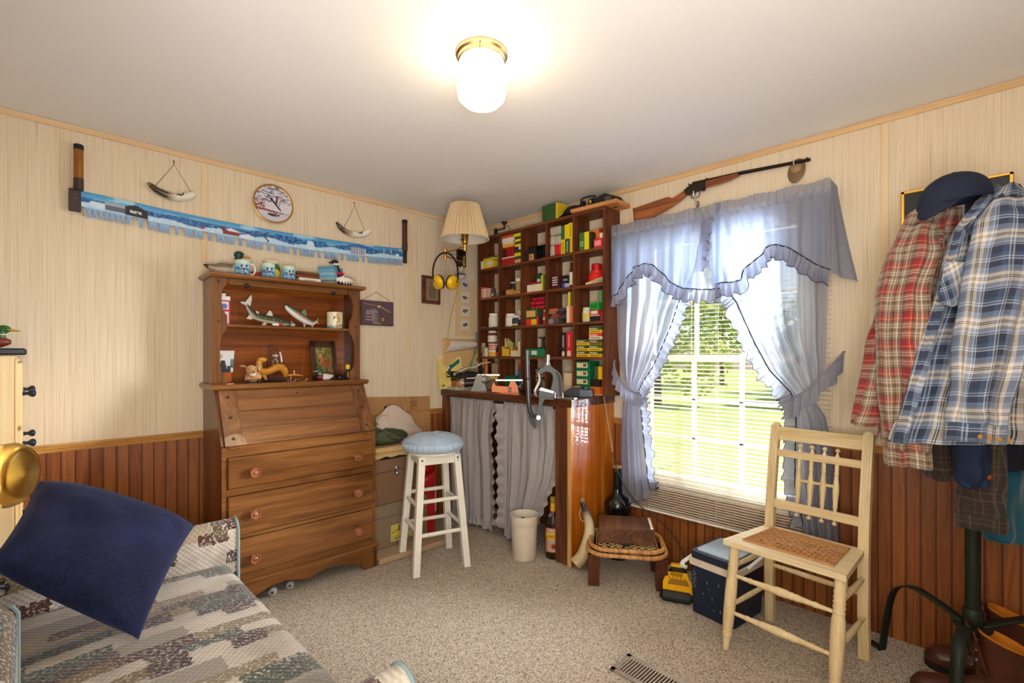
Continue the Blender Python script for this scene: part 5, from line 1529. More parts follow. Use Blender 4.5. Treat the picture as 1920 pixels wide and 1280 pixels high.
            if lab and lab[2]:
                MB().lathe([(r*1.01, h*lab[0]), (r*1.015, h*lab[0]+.001), (r*1.015, h*lab[1]-.001), (r*1.01, h*lab[1])], n, c, cap=False).build('label', mat(lab[2], .5), t)
            if opt == 'bands':
                for z in (.40, .62): MB().lathe([(r*1.02, h*z), (r*1.02, h*(z+.10))], n, c, cap=False).build('dark_band', m2, t)
            if opt == 'stripes':
                for z in (.52, .66, .80): MB().lathe([(r*1.01, h*z), (r*1.01, h*(z+.07))], n, c, cap=False).build('red_stripe', RED, t)
                MB().lathe([(r*1.01, h*.04), (r*1.01, h*.36)], n, c, cap=False).build('yellow_label', mat('d8a820', .5), t)
    elif kind == 'pouch':
        ph = q.uniform(0, 9)
        def f(u, v):
            a = TAU*u; k = math.sin(PI*(.12+.84*v))**.6*(1+.18*noise.noise((u*5+ph, v*6, ph)))
            return (d/2*(1-math.cos(a)*.9*k), hw*math.sin(a)*k*(1 if v > .5 else 1.02), h*v)
        m = MB(); m.sheet(18, 14, f, closed=True); m.build('bag', m1, t, smooth=1.2)
        m = MB(); m.box(.0, .012, -hw*.5, hw*.35, h*.1, h*.42, b=.004); m.build('tag', m2, t)
    elif kind == 'tube':
        r = h/2
        MB().lathe([(r*.9, 0), (r, .006), (r, .055), (r*.5, .068), (0, .068)], 18, (.012, 0, r), axis=(.75, -.66, 0)).build('tube_body', m1, t)
        MB().lathe([(0, -.003), (r*.9, -.003), (r*1.05, .0), (r*1.05, .014), (r, .014)], 18, (.010, 0, r), axis=(.75, -.66, 0)).build('cap', m2, t)
    elif kind == 'redbottle':
        r = hw; c = (r, 0, 0)
        MB().lathe([(r*.9, 0), (r, .006), (r, h*.48), (r*.93, h*.54), (r*.74, h*.58), (r*.72, h*.70)], 28, c).build('bottle_body', mat((232, 48, 38), .35), t, smooth=.6)
        MB().lathe([(r*.62, h*.69), (r*.62, h*.97), (r*.56, h), (0, h)], 24, c).build('cap', mat((196, 18, 34), .35), t, smooth=.6)
    elif kind == 'papers':
        for i in range(3):
            m = MB(); z = h*(.15+.28*i)
            m.add([(0, hw, .002+.3*z), (0, -hw, z*1.2+.004), (.05, -hw, z*1.2+.008), (.05, hw, .006+.3*z)], [(0, 1, 2, 3)])
            m.build('slip', m1, t, smooth=0, solid=.004)
    elif kind == 'bits':
        for i in range(8):
            a = q.uniform(-hw, hw); s_ = q.uniform(.003, .007)
            m = MB().ell((q.uniform(0, max(.006, d)), a, s_*.6), s_*1.4, s_, s_*.6, n=8, m=6); m.build('bit', m1, t)
    elif kind == 'trays':
        n = 5
        for i in range(n):
            z = h*i/n; dx = q.uniform(-.01, .01)
            m = MB().box(dx, d+dx, -hw+.01*q.random(), hw-.01*q.random(), z, z+h/n*.45, b=.004)
            for k in range(6): m.box(dx-.004, dx+.01, lerp(-hw*.9, hw*.7, k/5), lerp(-hw*.9, hw*.7, k/5)+hw*.18, z+h/n*.2, z+h/n*.8, b=.002)
            m.build('tray', mat((206, 22, 52), .3), t)
    elif kind == 'card':
        m = MB(); m.add([(0, hw, h*.1), (0, hw*.45, h), (.01, -hw, h*.35), (.01, -hw*.3, 0)], [(0, 1, 2, 3)])
        m.build('leaf', m1, t, smooth=0, solid=.003)
        MB().box(-.004, -.002, hw*.75, hw, 0, h*.98).build('fold', CREAM, t, smooth=0)
    elif kind == 'spool':
        r = hw; c = (r, 0, 0)
        MB().lathe([(r, 0), (r, h*.1), (r*.3, h*.12), (r*.28, h*.85), (r*.95, h*.9), (r*.95, h), (0, h)], 20, c).build('spool_body', m1, t, smooth=.5)
    return t
def wordbars2(m, y0, y1, z0, z1, x, q, vertical=False):
    n = 3
    for i in range(n):
        if vertical:
            ya = lerp(y0, y1, i/n); yb = lerp(y0, y1, (i+.55)/n); z = z0
            while z < z1-.003:
                k = min(q.uniform(.004, .012), z1-z); m.box(x, x+.001, ya, yb, z, z+k); z += k+.003
        else:
            za = lerp(z0, z1, i/n); zb = lerp(z0, z1, (i+.6)/n); y = y0
            while y < y1-.003:
                k = min(q.uniform(.004, .014), y1-y); m.box(x, x+.001, y, y+k, za, zb); y += k+.003
import zlib
def hash(s): return zlib.crc32(s.encode())
for it_ in ITEMS: shelf_item(*it_)
# ------------------------------------------------------------ on top of the pigeonhole shelf
ZC = ZT+.0008
PINE = wood('orange pine plank', 'a8622a', 'c8854a', 'dca066', 'y', 1.0, .45)
t = thing('plank', 'short orange pine plank lying across the right end of the shelf top', 'plank', (-.10, -1.19, ZC), R(3))
MB().box(-.085, .085, -.185, .155, 0, .024, b=.003).build('board', PINE, t)
MB().ell((.0, -.13, .0005), .014, .022, .0025, n=14).build('knot', mat('4a2410', .6), t)
t = thing('storage_box', 'dark green cardboard box with a yellow edge standing on the shelf top under the ceiling', 'box', (-.125, -.84, ZC), 0)
MB().box(-.035, .085, -.070, .072, 0, .108, b=.002).build('carton', mat('35582a', .7, bump=.2, bs=200), t)
MB().box(-.0356, .0856, -.0706, -.052, 0, .1086).build('edge_band', mat('d8b428', .5), t, smooth=0)
t = thing('peaked_cap', 'black peaked cap lying on the shelf top beside the green box', 'cap', (-.10, -1.01, ZC), R(10))
m = MB(); m.sheet(28, 10, lambda u, v: ((.075*math.cos(TAU*u))*math.cos(v*1.5)+.0, .085*math.sin(TAU*u)*math.cos(v*1.5), .012+.062*math.sin(v*1.5)), closed=True)
m.build('crown', mat('1c1c22', .8), t, smooth=1.2)
m = MB(); m.sheet(20, 5, lambda u, v: (lerp(-.06, .06, u), .06+v*.062*math.sin(PI*u)**.7, .016-.010*v), )
m.build('peak', mat('16161a', .4), t, smooth=1.2, solid=.003)
t = thing('headphones', 'black headphones lying on the pine plank above the shelf', 'headphones', (-.105, -1.135, ZC+.025), 0)
for s in (-1, 1):
    c_ = MB().lathe([(.018, -.014), (.030, -.012), (.033, 0), (.028, .012), (.0, .015)], 22, (0, s*.040+.02, .034), axis=(-.3, s*.9, .2)); c_.build('ear_cup', BLACK, t)
MB().tube(smoothpath([(0, .065, .05), (.0, .07, .078), (.02, .02, .090), (.01, -.03, .078), (0, -.022, .05)], 20), .006, 8, flat=.6).build('headband', mat('1e2028', .4), t)
MB().ell((-.030, -.022, .036), .006, .010, .012).build('badge', mat('b8a050', .4), t)
t = thing('binocular_case', 'black leather case lying at the wall end of the pine plank', 'case', (-.085, -1.265, ZC+.025), R(20))
MB().px([(-.095, 0), (-.08, .030), (.02, .070), (.085, .045), (.095, 0)], -.030, .055).build('case_body', mat('141416', .45), t, smooth=0)
MB().box(-.033, -.029, -.02, .02, .02, .05, b=.001).build('clasp', STEEL, t)
t = thing('powder_funnel', 'small black funnel on a wire stand on the left end of the shelf top', 'funnel', (-.10, -.30, ZC), 0)
MB().lathe([(.005, .050), (.006, .072), (.022, .092), (.024, .098), (.020, .097), (.004, .074)], 20, (0, -.03, 0), cap=False).build('cone', BLACK, t)
MB().tube(smoothpath([(0, -.03, .05), (0, -.055, .062), (0, -.085, .05), (0, -.09, .02), (0, -.07, .003)], 16), .0018, 6).build('wire_loop', DKGREY, t)
MB().box(-.012, .012, -.06, .075, 0, .006, b=.001).build('stand_foot', mat('3a3030', .5), t)
MB().box(-.010, .010, .055, .075, .006, .065, b=.002).build('upright', BLACK, t)
MB().box(-.006, .006, -.04, .06, .046, .053, b=.001).build('arm', BLACK, t)
t = thing('antler_scrap', 'small tan twig lying on the shelf top left of the green box', 'twig', (-.14, -.63, ZC+.004), 0)
MB().tube([(0, .07, 0), (0, .03, .010), (0, -.02, .006), (0, -.08, .002)], [.003, .004, .004, .002], 8).tube([(0, .02, .009), (0, .035, .026)], [.003, .001], 6).build('twig_body', mat('b89468', .8), t)

# ------------------------------------------------------------ lamp on the left wall
lampo = thing('swing_arm_lamp', 'brass swing-arm wall lamp with a pleated cream shade in the corner', 'lamp', (-.262, 0, 1.99))
o = Vector((-.262, 0, 1.99))
MB().box(-.045, .045, -.018, -.001, -.062, .075, b=.004).build('wall_plate', wood('lamp plate', '1c0e08', '2e1a10', '42261a', 'z', 2, .3), lampo)
LJ = Vector((-.705, -.388, 1.915))-o
LS = Vector((-.640, -.515, 1.950))-o
a = MB(); a.cyl((0, -.018, -.03), (0, -.045, -.03), .011).cyl((0, -.045, -.060), (0, -.045, .02), .0085)
a.tube([(0, -.045, -.03), LJ+Vector((0, 0, -.02))], .0055, 10)
a.build('rear_arm', BRASS, lampo)
a = MB(); a.cyl(LJ+Vector((0, 0, -.045)), LJ+Vector((0, 0, .024)), .0105).ell(LJ+Vector((0, 0, .026)), .0105, .0105, .006)
a.tube([LJ+Vector((0, 0, .004)), LS+Vector((0, 0, -.002))], .0055, 10)
a.build('front_arm', BRASS, lampo)
a = MB().lathe([(.010, -.03), (.011, -.028), (.011, .012), (.017, .016), (.020, .018), (.022, .055), (.024, .075), (.030, .082), (.030, .088), (.012, .090)], 24, LS)
a.build('socket', BRASS, lampo, smooth=.6)
MB().cyl(LS+Vector((-.030, 0, .04)), LS+Vector((-.018, 0, .04)), .005, n=8).build('switch', BLACK, lampo)
MB().cyl(LS+Vector((0, 0, .09)), LS+Vector((0, 0, .25)), .004, n=8).build('harp', STEEL, lampo)
NP = 38
SHM = NT('pleated shade cloth')
d_ = SHM.n('ShaderNodeBsdfDiffuse'); tl_ = SHM.n('ShaderNodeBsdfTranslucent'); mx_ = SHM.n('ShaderNodeMixShader'); mx_.inputs[0].default_value = .25
for nd in (d_, tl_): nd.inputs[0].default_value = (*lin('e6cda4'), 1)
SHM.l(d_.outputs[0], mx_.inputs[1]); SHM.l(tl_.outputs[0], mx_.inputs[2]); SHM.l(mx_.outputs[0], SHM.t.nodes['Material Output'].inputs['Surface'])
def shade(u, v, inner=0):
    r = lerp(.156, .092, v)
    k = abs(((u*NP) % 1)-.5)*2
    r = r-inner+.011*(k-.5)
    z = lerp(.048, .272, v)-(.006*(k) if v < .01 else 0)
    return LS+Vector((r*math.cos(TAU*u), r*math.sin(TAU*u), z))
m = MB(); m.sheet(NP*4, 6, shade, closed=True); so = m.build('shade', SHM.mat, lampo, smooth=.9)
m = MB(); m.sheet(48, 3, lambda u, v: LS+Vector(((lerp(.149, .088, v))*math.cos(TAU*u), (lerp(.149, .088, v))*math.sin(TAU*u), lerp(.052, .270, v))), closed=True)
m.build('liner', mat('d8d0c4', .6), so, smooth=1)
MB().tube([LS+Vector((.153*math.cos(TAU*i/40), .153*math.sin(TAU*i/40), .049)) for i in range(40)], .005, 6, closed=True).build('rim_trim', mat('dcc8a4', .8, bump=.6, bs=400), so)
MB().tube(smoothpath([(.03, -.010, -.06), (-.10, -.012, -.45), (-.17, -.012, -.80), (-.20, -.012, -.96)], 24), .003, 6).build('power_cord', mat('c8a05c', .5), lampo)

# ear defenders hanging from the lamp joint
YEL = mat('e8b81a', .3)
def earmuffs(label, loc, rz, cupm, band, gap, sc=1.0, tilt=0):
    t = thing('earmuffs', label, 'earmuffs', loc, rz)
    pts = [(gap*.9*math.cos(a)*1.12, 0, .0+.105*sc*math.sin(a)-.0) for a in [PI*(1+.16)-i*PI*1.32/24 for i in range(25)]]
    MB().tube([Vector((x, y, z-.10*sc)) for x, y, z in pts], .0085*sc, 8, flat=.5).build('headband', band, t, smooth=1.2)
    for s in (-1, 1):
        ax = Vector((s, -.45, -.35)).normalized()
        c = Vector((s*gap*.60, -.004, -.150*sc))
        o_ = MB().lathe([(.030*sc, -.018), (.036*sc, -.012), (.037*sc, .0), (.034*sc, .014), (.022*sc, .021), (0, .023)], 26, c, axis=ax, sy=1.0, sx=1.35).build('ear_cup', cupm, t, smooth=.9)
        MB().lathe([(.020*sc, -.022), (.034*sc, -.024), (.038*sc, -.016), (.036*sc, -.010)], 26, c, axis=ax, sx=1.35, cap=True).build('ear_cushion', BLACK, o_, smooth=.9)
    return t
earmuffs('yellow ear defenders with a black headband hanging from the brass lamp arm', (-.722, -.412, 1.905), R(-40), YEL, BLACK, .082, 1.28)
CL = mat('b4aea6', .25)
t = thing('safety_goggles', 'clear plastic safety goggles hanging behind the yellow ear defenders', 'goggles', (-.675, -.368, 1.75), R(-45))
m = MB(); m.sheet(24, 6, lambda u, v: (.038*math.cos(TAU*u)*(1-.1*v), -.03*v, .030*math.sin(TAU*u)*(1-.1*v)), closed=True); m.build('frame', CL, t, solid=.002, smooth=1)
MB().tube(smoothpath([(-.03, 0, .02), (-.022, .0, .10), (.0, .0, .145), (.022, .0, .10), (.03, 0, .02)], 20), .003, 6).build('strap', CL, t)
t = thing('ear_defender', 'grey ear defender cup with silver arm hanging right of the yellow ear defenders', 'earmuffs', (-.585, -.400, 1.775), R(-45))
MB().lathe([(.030, -.022), (.042, -.018), (.043, .0), (.036, .010), (.0, .014)], 26, sy=.75, axis=(0, -.2, 1)).build('ear_cup', mat('8c8680', .4), t)
MB().lathe([(.038, .006), (.034, .014), (0, .018)], 26, sy=.75, axis=(0, -.2, 1)).build('cup_top', BLACK, t)
MB().tube(smoothpath([(0, 0, .014), (.010, 0, .05), (.016, 0, .085), (.008, .0, .125), (-.03, .0, .145), (-.08, 0, .150)], 20), [.004]*20, 8, flat=.5).build('wire_arm', STEEL, t)
MB().tube([(.004, -.004, .03), (.013, -.004, .065)], .006, 8, flat=.5).build('adjuster', WHITE, t)

# ------------------------------------------------------------ on the worktop
WT = .9755
CAST = mat((88, 89, 92), .5, .25, var=.05, name='cast grey metal')
CASTD = mat((60, 60, 62), .5, .25)
pr_ = thing('reloading_press', 'grey cast metal reloading press bolted to the front edge of the workbench', 'press', (-.435, -1.075, WT), R(-45))
k_ = .00324
def PP(x, y): return ((x-1035)*k_, (741-y)*k_)
m = MB()
outer = [PP(*q) for q in [(1032, 741), (1037, 722), (1040, 709), (1040, 700), (1037, 695), (1028, 691), (1012, 698), (1009, 694), (1018, 686), (1029, 680), (1035, 680), (1041, 686), (1050, 692), (1055, 699), (1057, 710), (1059, 741)]]
m.py(outer, -.030, .030)
m.build('frame', CAST, pr_, smooth=0)
rec = [PP(*q) for q in [(1052, 738), (1050, 712), (1048, 700), (1044, 694), (1047, 692), (1053, 700), (1055, 712), (1056, 738)]]
MB().py(rec, -.0315, .0315).build('recess', mat('3c3a3a', .6), pr_, smooth=0)
m = MB(); a_ = Vector((PP(1030, 681)[0], 0, PP(1030, 681)[1])); b_ = Vector((PP(1030.5, 661)[0]+.004, 0, PP(1030, 661)[1]))
m.tube([a_, a_.lerp(b_, .25), a_.lerp(b_, .26), b_], [.018, .018, .0135, .0135], 18); m.build('die_stud', CHROME, pr_)
m = MB(); m.tube([Vector((PP(1009, 694)[0], -.01, PP(0, 694)[1])), Vector((PP(1030, 683)[0], -.012, PP(0, 683)[1]))], .007, 10); m.build('top_rod', CASTD, pr_)
m = MB(); m.py([PP(*q) for q in [(1013, 742), (1015, 727), (1022, 723), (1035, 726), (1037, 742)]], -.028, .028); m.build('ram_housing', CAST, pr_, smooth=0)
m = MB(); m.py([PP(*q) for q in [(1014, 726), (1018, 722), (1042, 729), (1040, 732)]], -.034, .034); m.build('shell_plate', CHROME, pr_, smooth=0)
m = MB(); m.py([PP(*q) for q in [(1027, 741.2), (1063, 741.2), (1063, 743.6), (1027, 743.6)]], -.05, .05); m.build('base_flange', CAST, pr_, smooth=0)
for x in (1044, 1058):
    xx = PP(x, 0)[0]
    MB().lathe([(.010, 0), (.010, .008), (.005, .009), (.005, .032), (0, .034)], 12, (xx, -.036, .001)).build('bolt', CHROME, pr_)
# lower yoke with links, in front of and below the worktop edge
m = MB(); m.py([PP(*q) for q in [(1026.5, 742), (1022, 747), (1019, 757), (1020, 774), (1016, 783), (1010, 783), (1008, 775), (1012, 757), (1015, 741), (1027, 738)]], -.040, -.014); m.build('yoke', CAST, pr_, smooth=0)
MB().cyl((PP(1012.5, 777)[0], -.048, PP(0, 777)[1]), (PP(1012.5, 777)[0], -.008, PP(0, 777)[1]), .014, n=18).build('pivot_pin', CHROME, pr_)
m = MB(); m.py([PP(*q) for q in [(993, 770), (997, 766), (1006, 775), (1008, 796), (1005, 797), (996, 784)]], -.045, -.020); m.build('toggle_link', CASTD, pr_, smooth=0)
MB().py([PP(*q) for q in [(1008, 782), (1016, 782), (1014, 795), (1007, 797)]], -.043, -.018).build('link_end', CAST, pr_, smooth=0)
hp = [Vector((PP(991.5, 0)[0], -.045, PP(0, 653)[1])), Vector((PP(992.5, 0)[0], -.045, PP(0, 690)[1])), Vector((PP(994.5, 0)[0], -.045, PP(0, 745)[1])), Vector((PP(996.5, 0)[0], -.045, PP(0, 764)[1])), Vector((PP(1001, 0)[0], -.042, PP(0, 773)[1])), Vector((PP(1012, 0)[0], -.034, PP(0, 777)[1]))]
MB().tube(hp, [.0145, .0145, .0145, .013, .013, .012], 18).build('lever', STEEL, pr_, smooth=1)
MB().lathe([(.015, 0), (.0158, .003), (.0158, .008), (.015, .011)], 18, (PP(993.2, 0)[0], -.045, PP(0, 707)[1])).build('grip_ring', DKGREY, pr_)
pts = smoothpath([(PP(1013, 0)[0], -.03, PP(0, 695)[1]), (PP(1015, 0)[0], -.03, PP(0, 706)[1]), (PP(1012, 0)[0], -.034, PP(0, 716)[1]), (PP(1007, 0)[0], -.036, PP(0, 726)[1]), (PP(1007, 0)[0], -.034, PP(0, 733)[1]), (PP(1010, 0)[0], -.03, PP(0, 738)[1])], 24)
MB().tube(pts, [lerp(.003, .0095, min(1, i/8)) if i < 16 else lerp(.0095, .004, (i-16)/7) for i in range(24)], 10).build('primer_arm', mat((206, 204, 200), .3, .6), pr_)

sc_ = thing('powder_scale', 'bright orange beam scale standing on the workbench', 'scale', (-.345, -.605, WT), R(-45))
ks = 3.36/905
def PS(x, y): return ((x-948)*ks, (735-y)*ks)
ORG = mat('e8741c', .35)
m = MB(); m.py([PS(*q) for q in [(921, 733), (921, 724), (925, 715), (928, 722), (952, 724), (955.5, 713), (962.5, 713), (968.5, 722), (971, 736), (948, 736)]], -.035, .035); m.build('base', ORG, sc_, smooth=0)
m = MB(); m.py([PS(*q) for q in [(928, 710.5), (978, 710.5), (978, 713.5), (928, 713.5)]], -.014, -.004); m.build('beam', mat('d8d6d2', .35, .3), sc_, smooth=0)
MB().box(PS(951, 0)[0], PS(957, 0)[0], -.0362, -.034, PS(0, 733)[1], PS(0, 725)[1]).build('label', mat('2a2422', .5), sc_, smooth=0)
for z in (727.2, 730.2): MB().box(PS(952, 0)[0], PS(956, 0)[0], -.0368, -.036, PS(0, z+1.1)[1], PS(0, z)[1]).build('label_bar', mat('d8c8b8', .5), sc_, smooth=0)
MB().tube(smoothpath([(PS(974, 0)[0], -.01, PS(0, 711)[1]), (PS(978, 0)[0], -.01, PS(0, 716)[1]), (PS(974, 0)[0], -.01, PS(0, 722)[1]), (PS(975, 0)[0], -.01, PS(0, 732)[1])], 14), .0015, 6).build('hanger', STEEL, sc_)
MB().lathe([(.004, .002), (.018, .008), (.027, .018), (.026, .018), (.016, .010), (0, .006)], 22, (PS(977.5, 0)[0], -.01, .006)).build('pan', CHROME, sc_)
tr = thing('case_trimmer', 'grey cast tool with a black crank left of the orange scale on the workbench', 'tool', (-.375, -.345, WT), R(-45))
kt = 3.5/905
def PT(x, y): return ((x-898)*kt, (734-y)*kt)
m = MB(); m.py([PT(*q) for q in [(884, 734), (888, 726), (894, 706), (904, 703), (909, 714), (914, 734)]], -.030, .030); m.build('tower', mat('7c7872', .45, .3), tr, smooth=0)
m = MB(); a_ = (PT(864, 0)[0], -.005, PT(0, 717)[1]); b_ = (PT(893, 0)[0], -.005, PT(0, 716)[1])
m.cyl((PT(872, 0)[0], -.005, PT(0, 720)[1]), (PT(888, 0)[0], -.005, PT(0, 719)[1]), .030, .026); m.build('crank_body', mat('2a1c18', .4), tr)
MB().cyl((PT(866, 0)[0], -.005, PT(0, 719)[1]), (PT(873, 0)[0], -.005, PT(0, 719.5)[1]), .012).build('crank_knob', mat('c8d0cc', .3), tr)
MB().cyl((PT(876, 0)[0], -.01, PT(0, 711)[1]), (PT(892, 0)[0], -.01, PT(0, 710)[1]), .006).build('shaft', CHROME, tr)
MB().lathe([(.012, -.03), (.03, -.028), (.034, 0), (.026, .012), (.02, .03), (0, .032)], 14, (PT(912, 0)[0], -.01, PT(0, 713)[1]), axis=(1, 0, 0), wob=lambda a, i: .08*math.sin(a*7)).build('cutter_head', mat('b8b8b8', .3, .8), tr)
MB().box(PT(896, 0)[0], PT(938, 0)[0], -.012, .004, PT(0, 706.5)[1], PT(0, 702.5)[1], b=.002).build('top_bar', mat('b4aca0', .35, .6), tr)
# papers, magazines
def flat_stack(name, label, cat, loc, rz, w, d, hs, cols, group=None):
    t = thing(name, label, cat, loc, rz, group)
    z = 0
    for i, h_ in enumerate(hs):
        MB().box(-w/2+rnd.uniform(-.01, .01), w/2+rnd.uniform(-.01, .01), -d/2, d/2+rnd.uniform(-.01, .01), z, z+h_, b=.001).build('sheet', mat(cols[i % len(cols)], .6), t, smooth=0); z += h_
    return t
flat_stack('magazine_pile', 'pile of papers and magazines at the left front corner of the workbench', 'papers', (-.33, -.125, WT), R(-12), .21, .17, [.008, .006, .005], ['cfc8ba', '8a8478', 'd8d0c0'])
t = thing('cardboard_box', 'low brown cardboard box on the paper pile at the left of the workbench', 'box', (-.33, -.13, WT+.0195), R(-20))
MB().box(-.085, .085, -.06, .06, 0, .045, b=.001).build('carton', mat('a8743e', .8), t, smooth=0)
t = thing('folded_cloth', 'dark crumpled cloth lying on the low cardboard box', 'cloth', (-.30, -.12, WT+.065), R(-20))
m = MB(); m.sheet(26, 18, lambda u, v: (lerp(-.11, .12, u), lerp(-.06, .07, v), .012+.020*noise.noise((u*5, v*4, 3))+.030*math.sin(PI*u)*math.sin(PI*v)+.03*u)); m.build('cloth_sheet', mat('33302c', .9, bump=.3), t, smooth=1.2, solid=.01)
t = thing('wooden_disc', 'round tan wooden disc standing on edge in front of the dark cloth', 'disc', (-.395, -.195, WT+.052), R(-45))
MB().lathe([(0, -.006), (.030, -.006), (.031, -.004), (.031, .006), (0, .006)], 28, axis=(0, -1, .1)).build('disc_body', mat('c08c58', .6), t)
t = thing('open_magazine', 'open magazine with striped pages tilted on top of the dark cloth', 'magazine', (-.255, -.135, WT+.125), R(-30))
m = MB(); m.sheet(24, 10, lambda u, v: (lerp(-.12, .13, u), lerp(-.08, .08, v), .022+.010*math.sin(u*PI*2)**2+.075*u-.018), col=lambda u, v: lin((70, 62, 58) if (math.sin(u*46) > .55 and .1 < v < .9) else ((222, 212, 198) if u < .7 else (206, 192, 160))))
m.build('pages', vcol('printed card', .5), t, smooth=1, solid=.006)
t = thing('parts_packet', 'red and yellow packet with a white card lying behind the grey trimmer', 'packet', (-.235, -.265, WT+.001), R(-35))
MB().box(-.055, .055, -.04, .04, 0, .075, b=.002).build('carton', mat('8a6a4a', .7), t)
MB().box(-.075, .085, -.05, .045, .076, .092, b=.002).build('yellow_packet', mat('e0ae1e', .4), t)
MB().box(-.070, .060, -.045, .045, .093, .104, b=.002).build('white_card', mat('e2d8cc', .5), t)
MB().box(-.085, -.058, -.052, .03, .080, .094, b=.002).build('red_end', RED, t)
t = thing('power_adapter', 'black and blue-grey power adapter at the right front end of the workbench', 'adapter', (-.245, -1.15, WT), R(-62))
MB().py([(-.085, 0), (-.085, .030), (-.04, .058), (.02, .062), (.03, .046), (.09, .046), (.09, 0)], -.05, .04).build('case', mat('2a2c34', .4), t, smooth=0)
MB().box(.012, .091, -.0515, -.049, .004, .043, b=.001).build('side_panel', mat('5a6672', .35), t)
MB().box(-.03, .012, -.03, .02, .0605, .0640).build('label', mat('c8a43c', .5), t, smooth=0)
pw = thing('adapter_cord', 'thin power cord running from the adapter down beside the workbench to the yellow tool', 'cord', (-.10, -1.262, WT))
pts = [(-.185, -1.215, .985), (-.160, -1.268, .985), (-.140, -1.270, .94), (-.135, -1.285, .84), (-.148, -1.318, .72), (-.152, -1.345, .60), (-.155, -1.40, .48), (-.155, -1.50, .37), (-.14, -1.66, .28), (-.17, -1.78, .19), (-.22, -1.835, .10), (-.235, -1.85, .075)]
o = Vector((-.10, -1.262, WT)); sp_ = smoothpath([Vector(q)-o for q in pts], 60)
MB().tube(sp_[:26], .003, 6).build('grey_lead', mat('a89c90', .5), pw); MB().tube(sp_[25:], .0032, 6).build('black_lead', BLACK, pw)
# tools lying near the press
t = thing('steel_rod', 'short steel rod lying on the workbench left of the press', 'tool', (-.425, -.93, WT+.006), R(60))
MB().cyl((-.05, 0, 0), (.05, 0, 0), .006, n=10).build('rod_body', CHROME, t)
t = thing('spanner', 'flat steel wrench lying on the workbench right of the press', 'wrench', (-.405, -1.175, WT), R(-70))
MB().pz([(-.06, -.006), (.04, -.005), (.055, -.012), (.07, -.006), (.062, 0), (.07, .006), (.055, .012), (.04, .005), (-.06, .006), (-.075, 0)], 0, .005).build('wrench_body', CHROME, t, smooth=0)
# sheets leaning in the corner
t = thing('goose_poster', 'yellow poster with a dark bird drawing leaning against the left wall on the workbench', 'poster', (-.385, -.03, WT))
def goose(u, v):
    c = (226, 206, 120) if noise.noise((u*4, v*4, 1)) < .1 else (220, 198, 104)
    if v > .9 or u > .93: return (232, 218, 158)
    if .34 < u < .76 and .33 < v < .52:
        c = (36, 34, 28)
        if (.37 < u < .47 or .63 < u < .73) and .38 < v < .47: c = (214, 196, 112)
    if abs(u-.50-.3*(v-.6)) < .05 and .42 < v < .72: c = (30, 66, 66)
    if abs((u-.42)+.28*(v-.78)) < .045 and .6 < v < .95: c = (26, 70, 72) if u < .42 else (206, 214, 206)
    if abs((v-.66)-.55*(u-.58)) < .06 and .52 < u < .98: c = (34, 100, 94)
    if .09 < u < .26 and (abs(u-.18) < .012 and .03 < v < .18 or abs(v-.10) < .015): c = (58, 50, 30)
    return c
m = MB(); m.sheet(60, 64, lambda u, v: (lerp(-.115, .115, u), lerp(-.018, .022, v)+.004*math.sin(u*5), lerp(.001, .255, v)), col=lambda u, v: lin(goose(u, v)))
m.build('sheet', vcol('printed card', .5), t, smooth=1, solid=.0012)
t = thing('rolled_paper', 'curled cream paper sheets leaning against the corner wall above the yellow poster', 'paper', (-.29, -.02, WT))
CRM = mat('dcc49c', .8)
m = MB(); m.sheet(20, 14, lambda u, v: (lerp(-.155, .165, u), lerp(-.004, .012, v), lerp(.001, .385, v)-.0*u)); m.build('backing_sheet', mat('d2ac74', .8), t, smooth=1, solid=.001)
m = MB(); m.sheet(20, 16, lambda u, v: (lerp(-.15+.05*v, .17-.01*v, u), -.006-.030*math.sin(v*PI*.9), lerp(.278, .368+.0*u, v)+.035*u*(1-v))); m.build('curled_sheet', mat('d8ccc0', .7), t, smooth=1.2, solid=.001)
t = thing('folded_map', 'green edged folded map standing diagonally in the corner', 'map', (-.185, -.075, WT), R(-40))
def mapc(u, v):
    if u+v*.0 < .10: return (78, 140, 52)
    n = noise.noise((u*6, v*9, 4))
    return (84, 68, 46) if n > .3 else ((150, 128, 90) if n > -.1 else (168, 148, 108))
m = MB(); m.sheet(24, 34, lambda u, v: (lerp(-.11+.16*v, .07+.02*v, u), .004*math.sin(u*9), lerp(.02, .355, v)), col=lambda u, v: lin(mapc(u, v)))
m.build('sheet', vcol('printed card', .5), t, smooth=1, solid=.001)
t = thing('thermometer', 'small grey upright wall thermometer in the corner beside the shelf', 'thermometer', (-.092, -.0225, 1.357))
MB().box(-.018, .018, -.006, .022, -.058, .058, b=.002).build('case', mat('8a8886', .4, .3), t)
MB().box(-.013, .013, -.0075, -.005, .005, .05).build('dial', mat('36343a', .3), t, smooth=0)
for i in range(2):
    t = thing('marker_pen', ['dark green and yellow marker standing in the corner, under the thermometer', 'slim dark marker standing in the corner beside the folded map'][i], 'pen', (-.115-.03*i, -.105-.012*i, WT), 0)
    MB().cyl((0, 0, 0), (0, 0, .11-.02*i), .012, n=14).build('barrel', mat(['1e3a2c', '22202a'][i], .4), t)
    MB().cyl((0, 0, .1105-.02*i), (0, 0, .25-.09*i), .010, n=14).build('cap', mat(['6a6a30', '1c1c22'][i], .4), t)

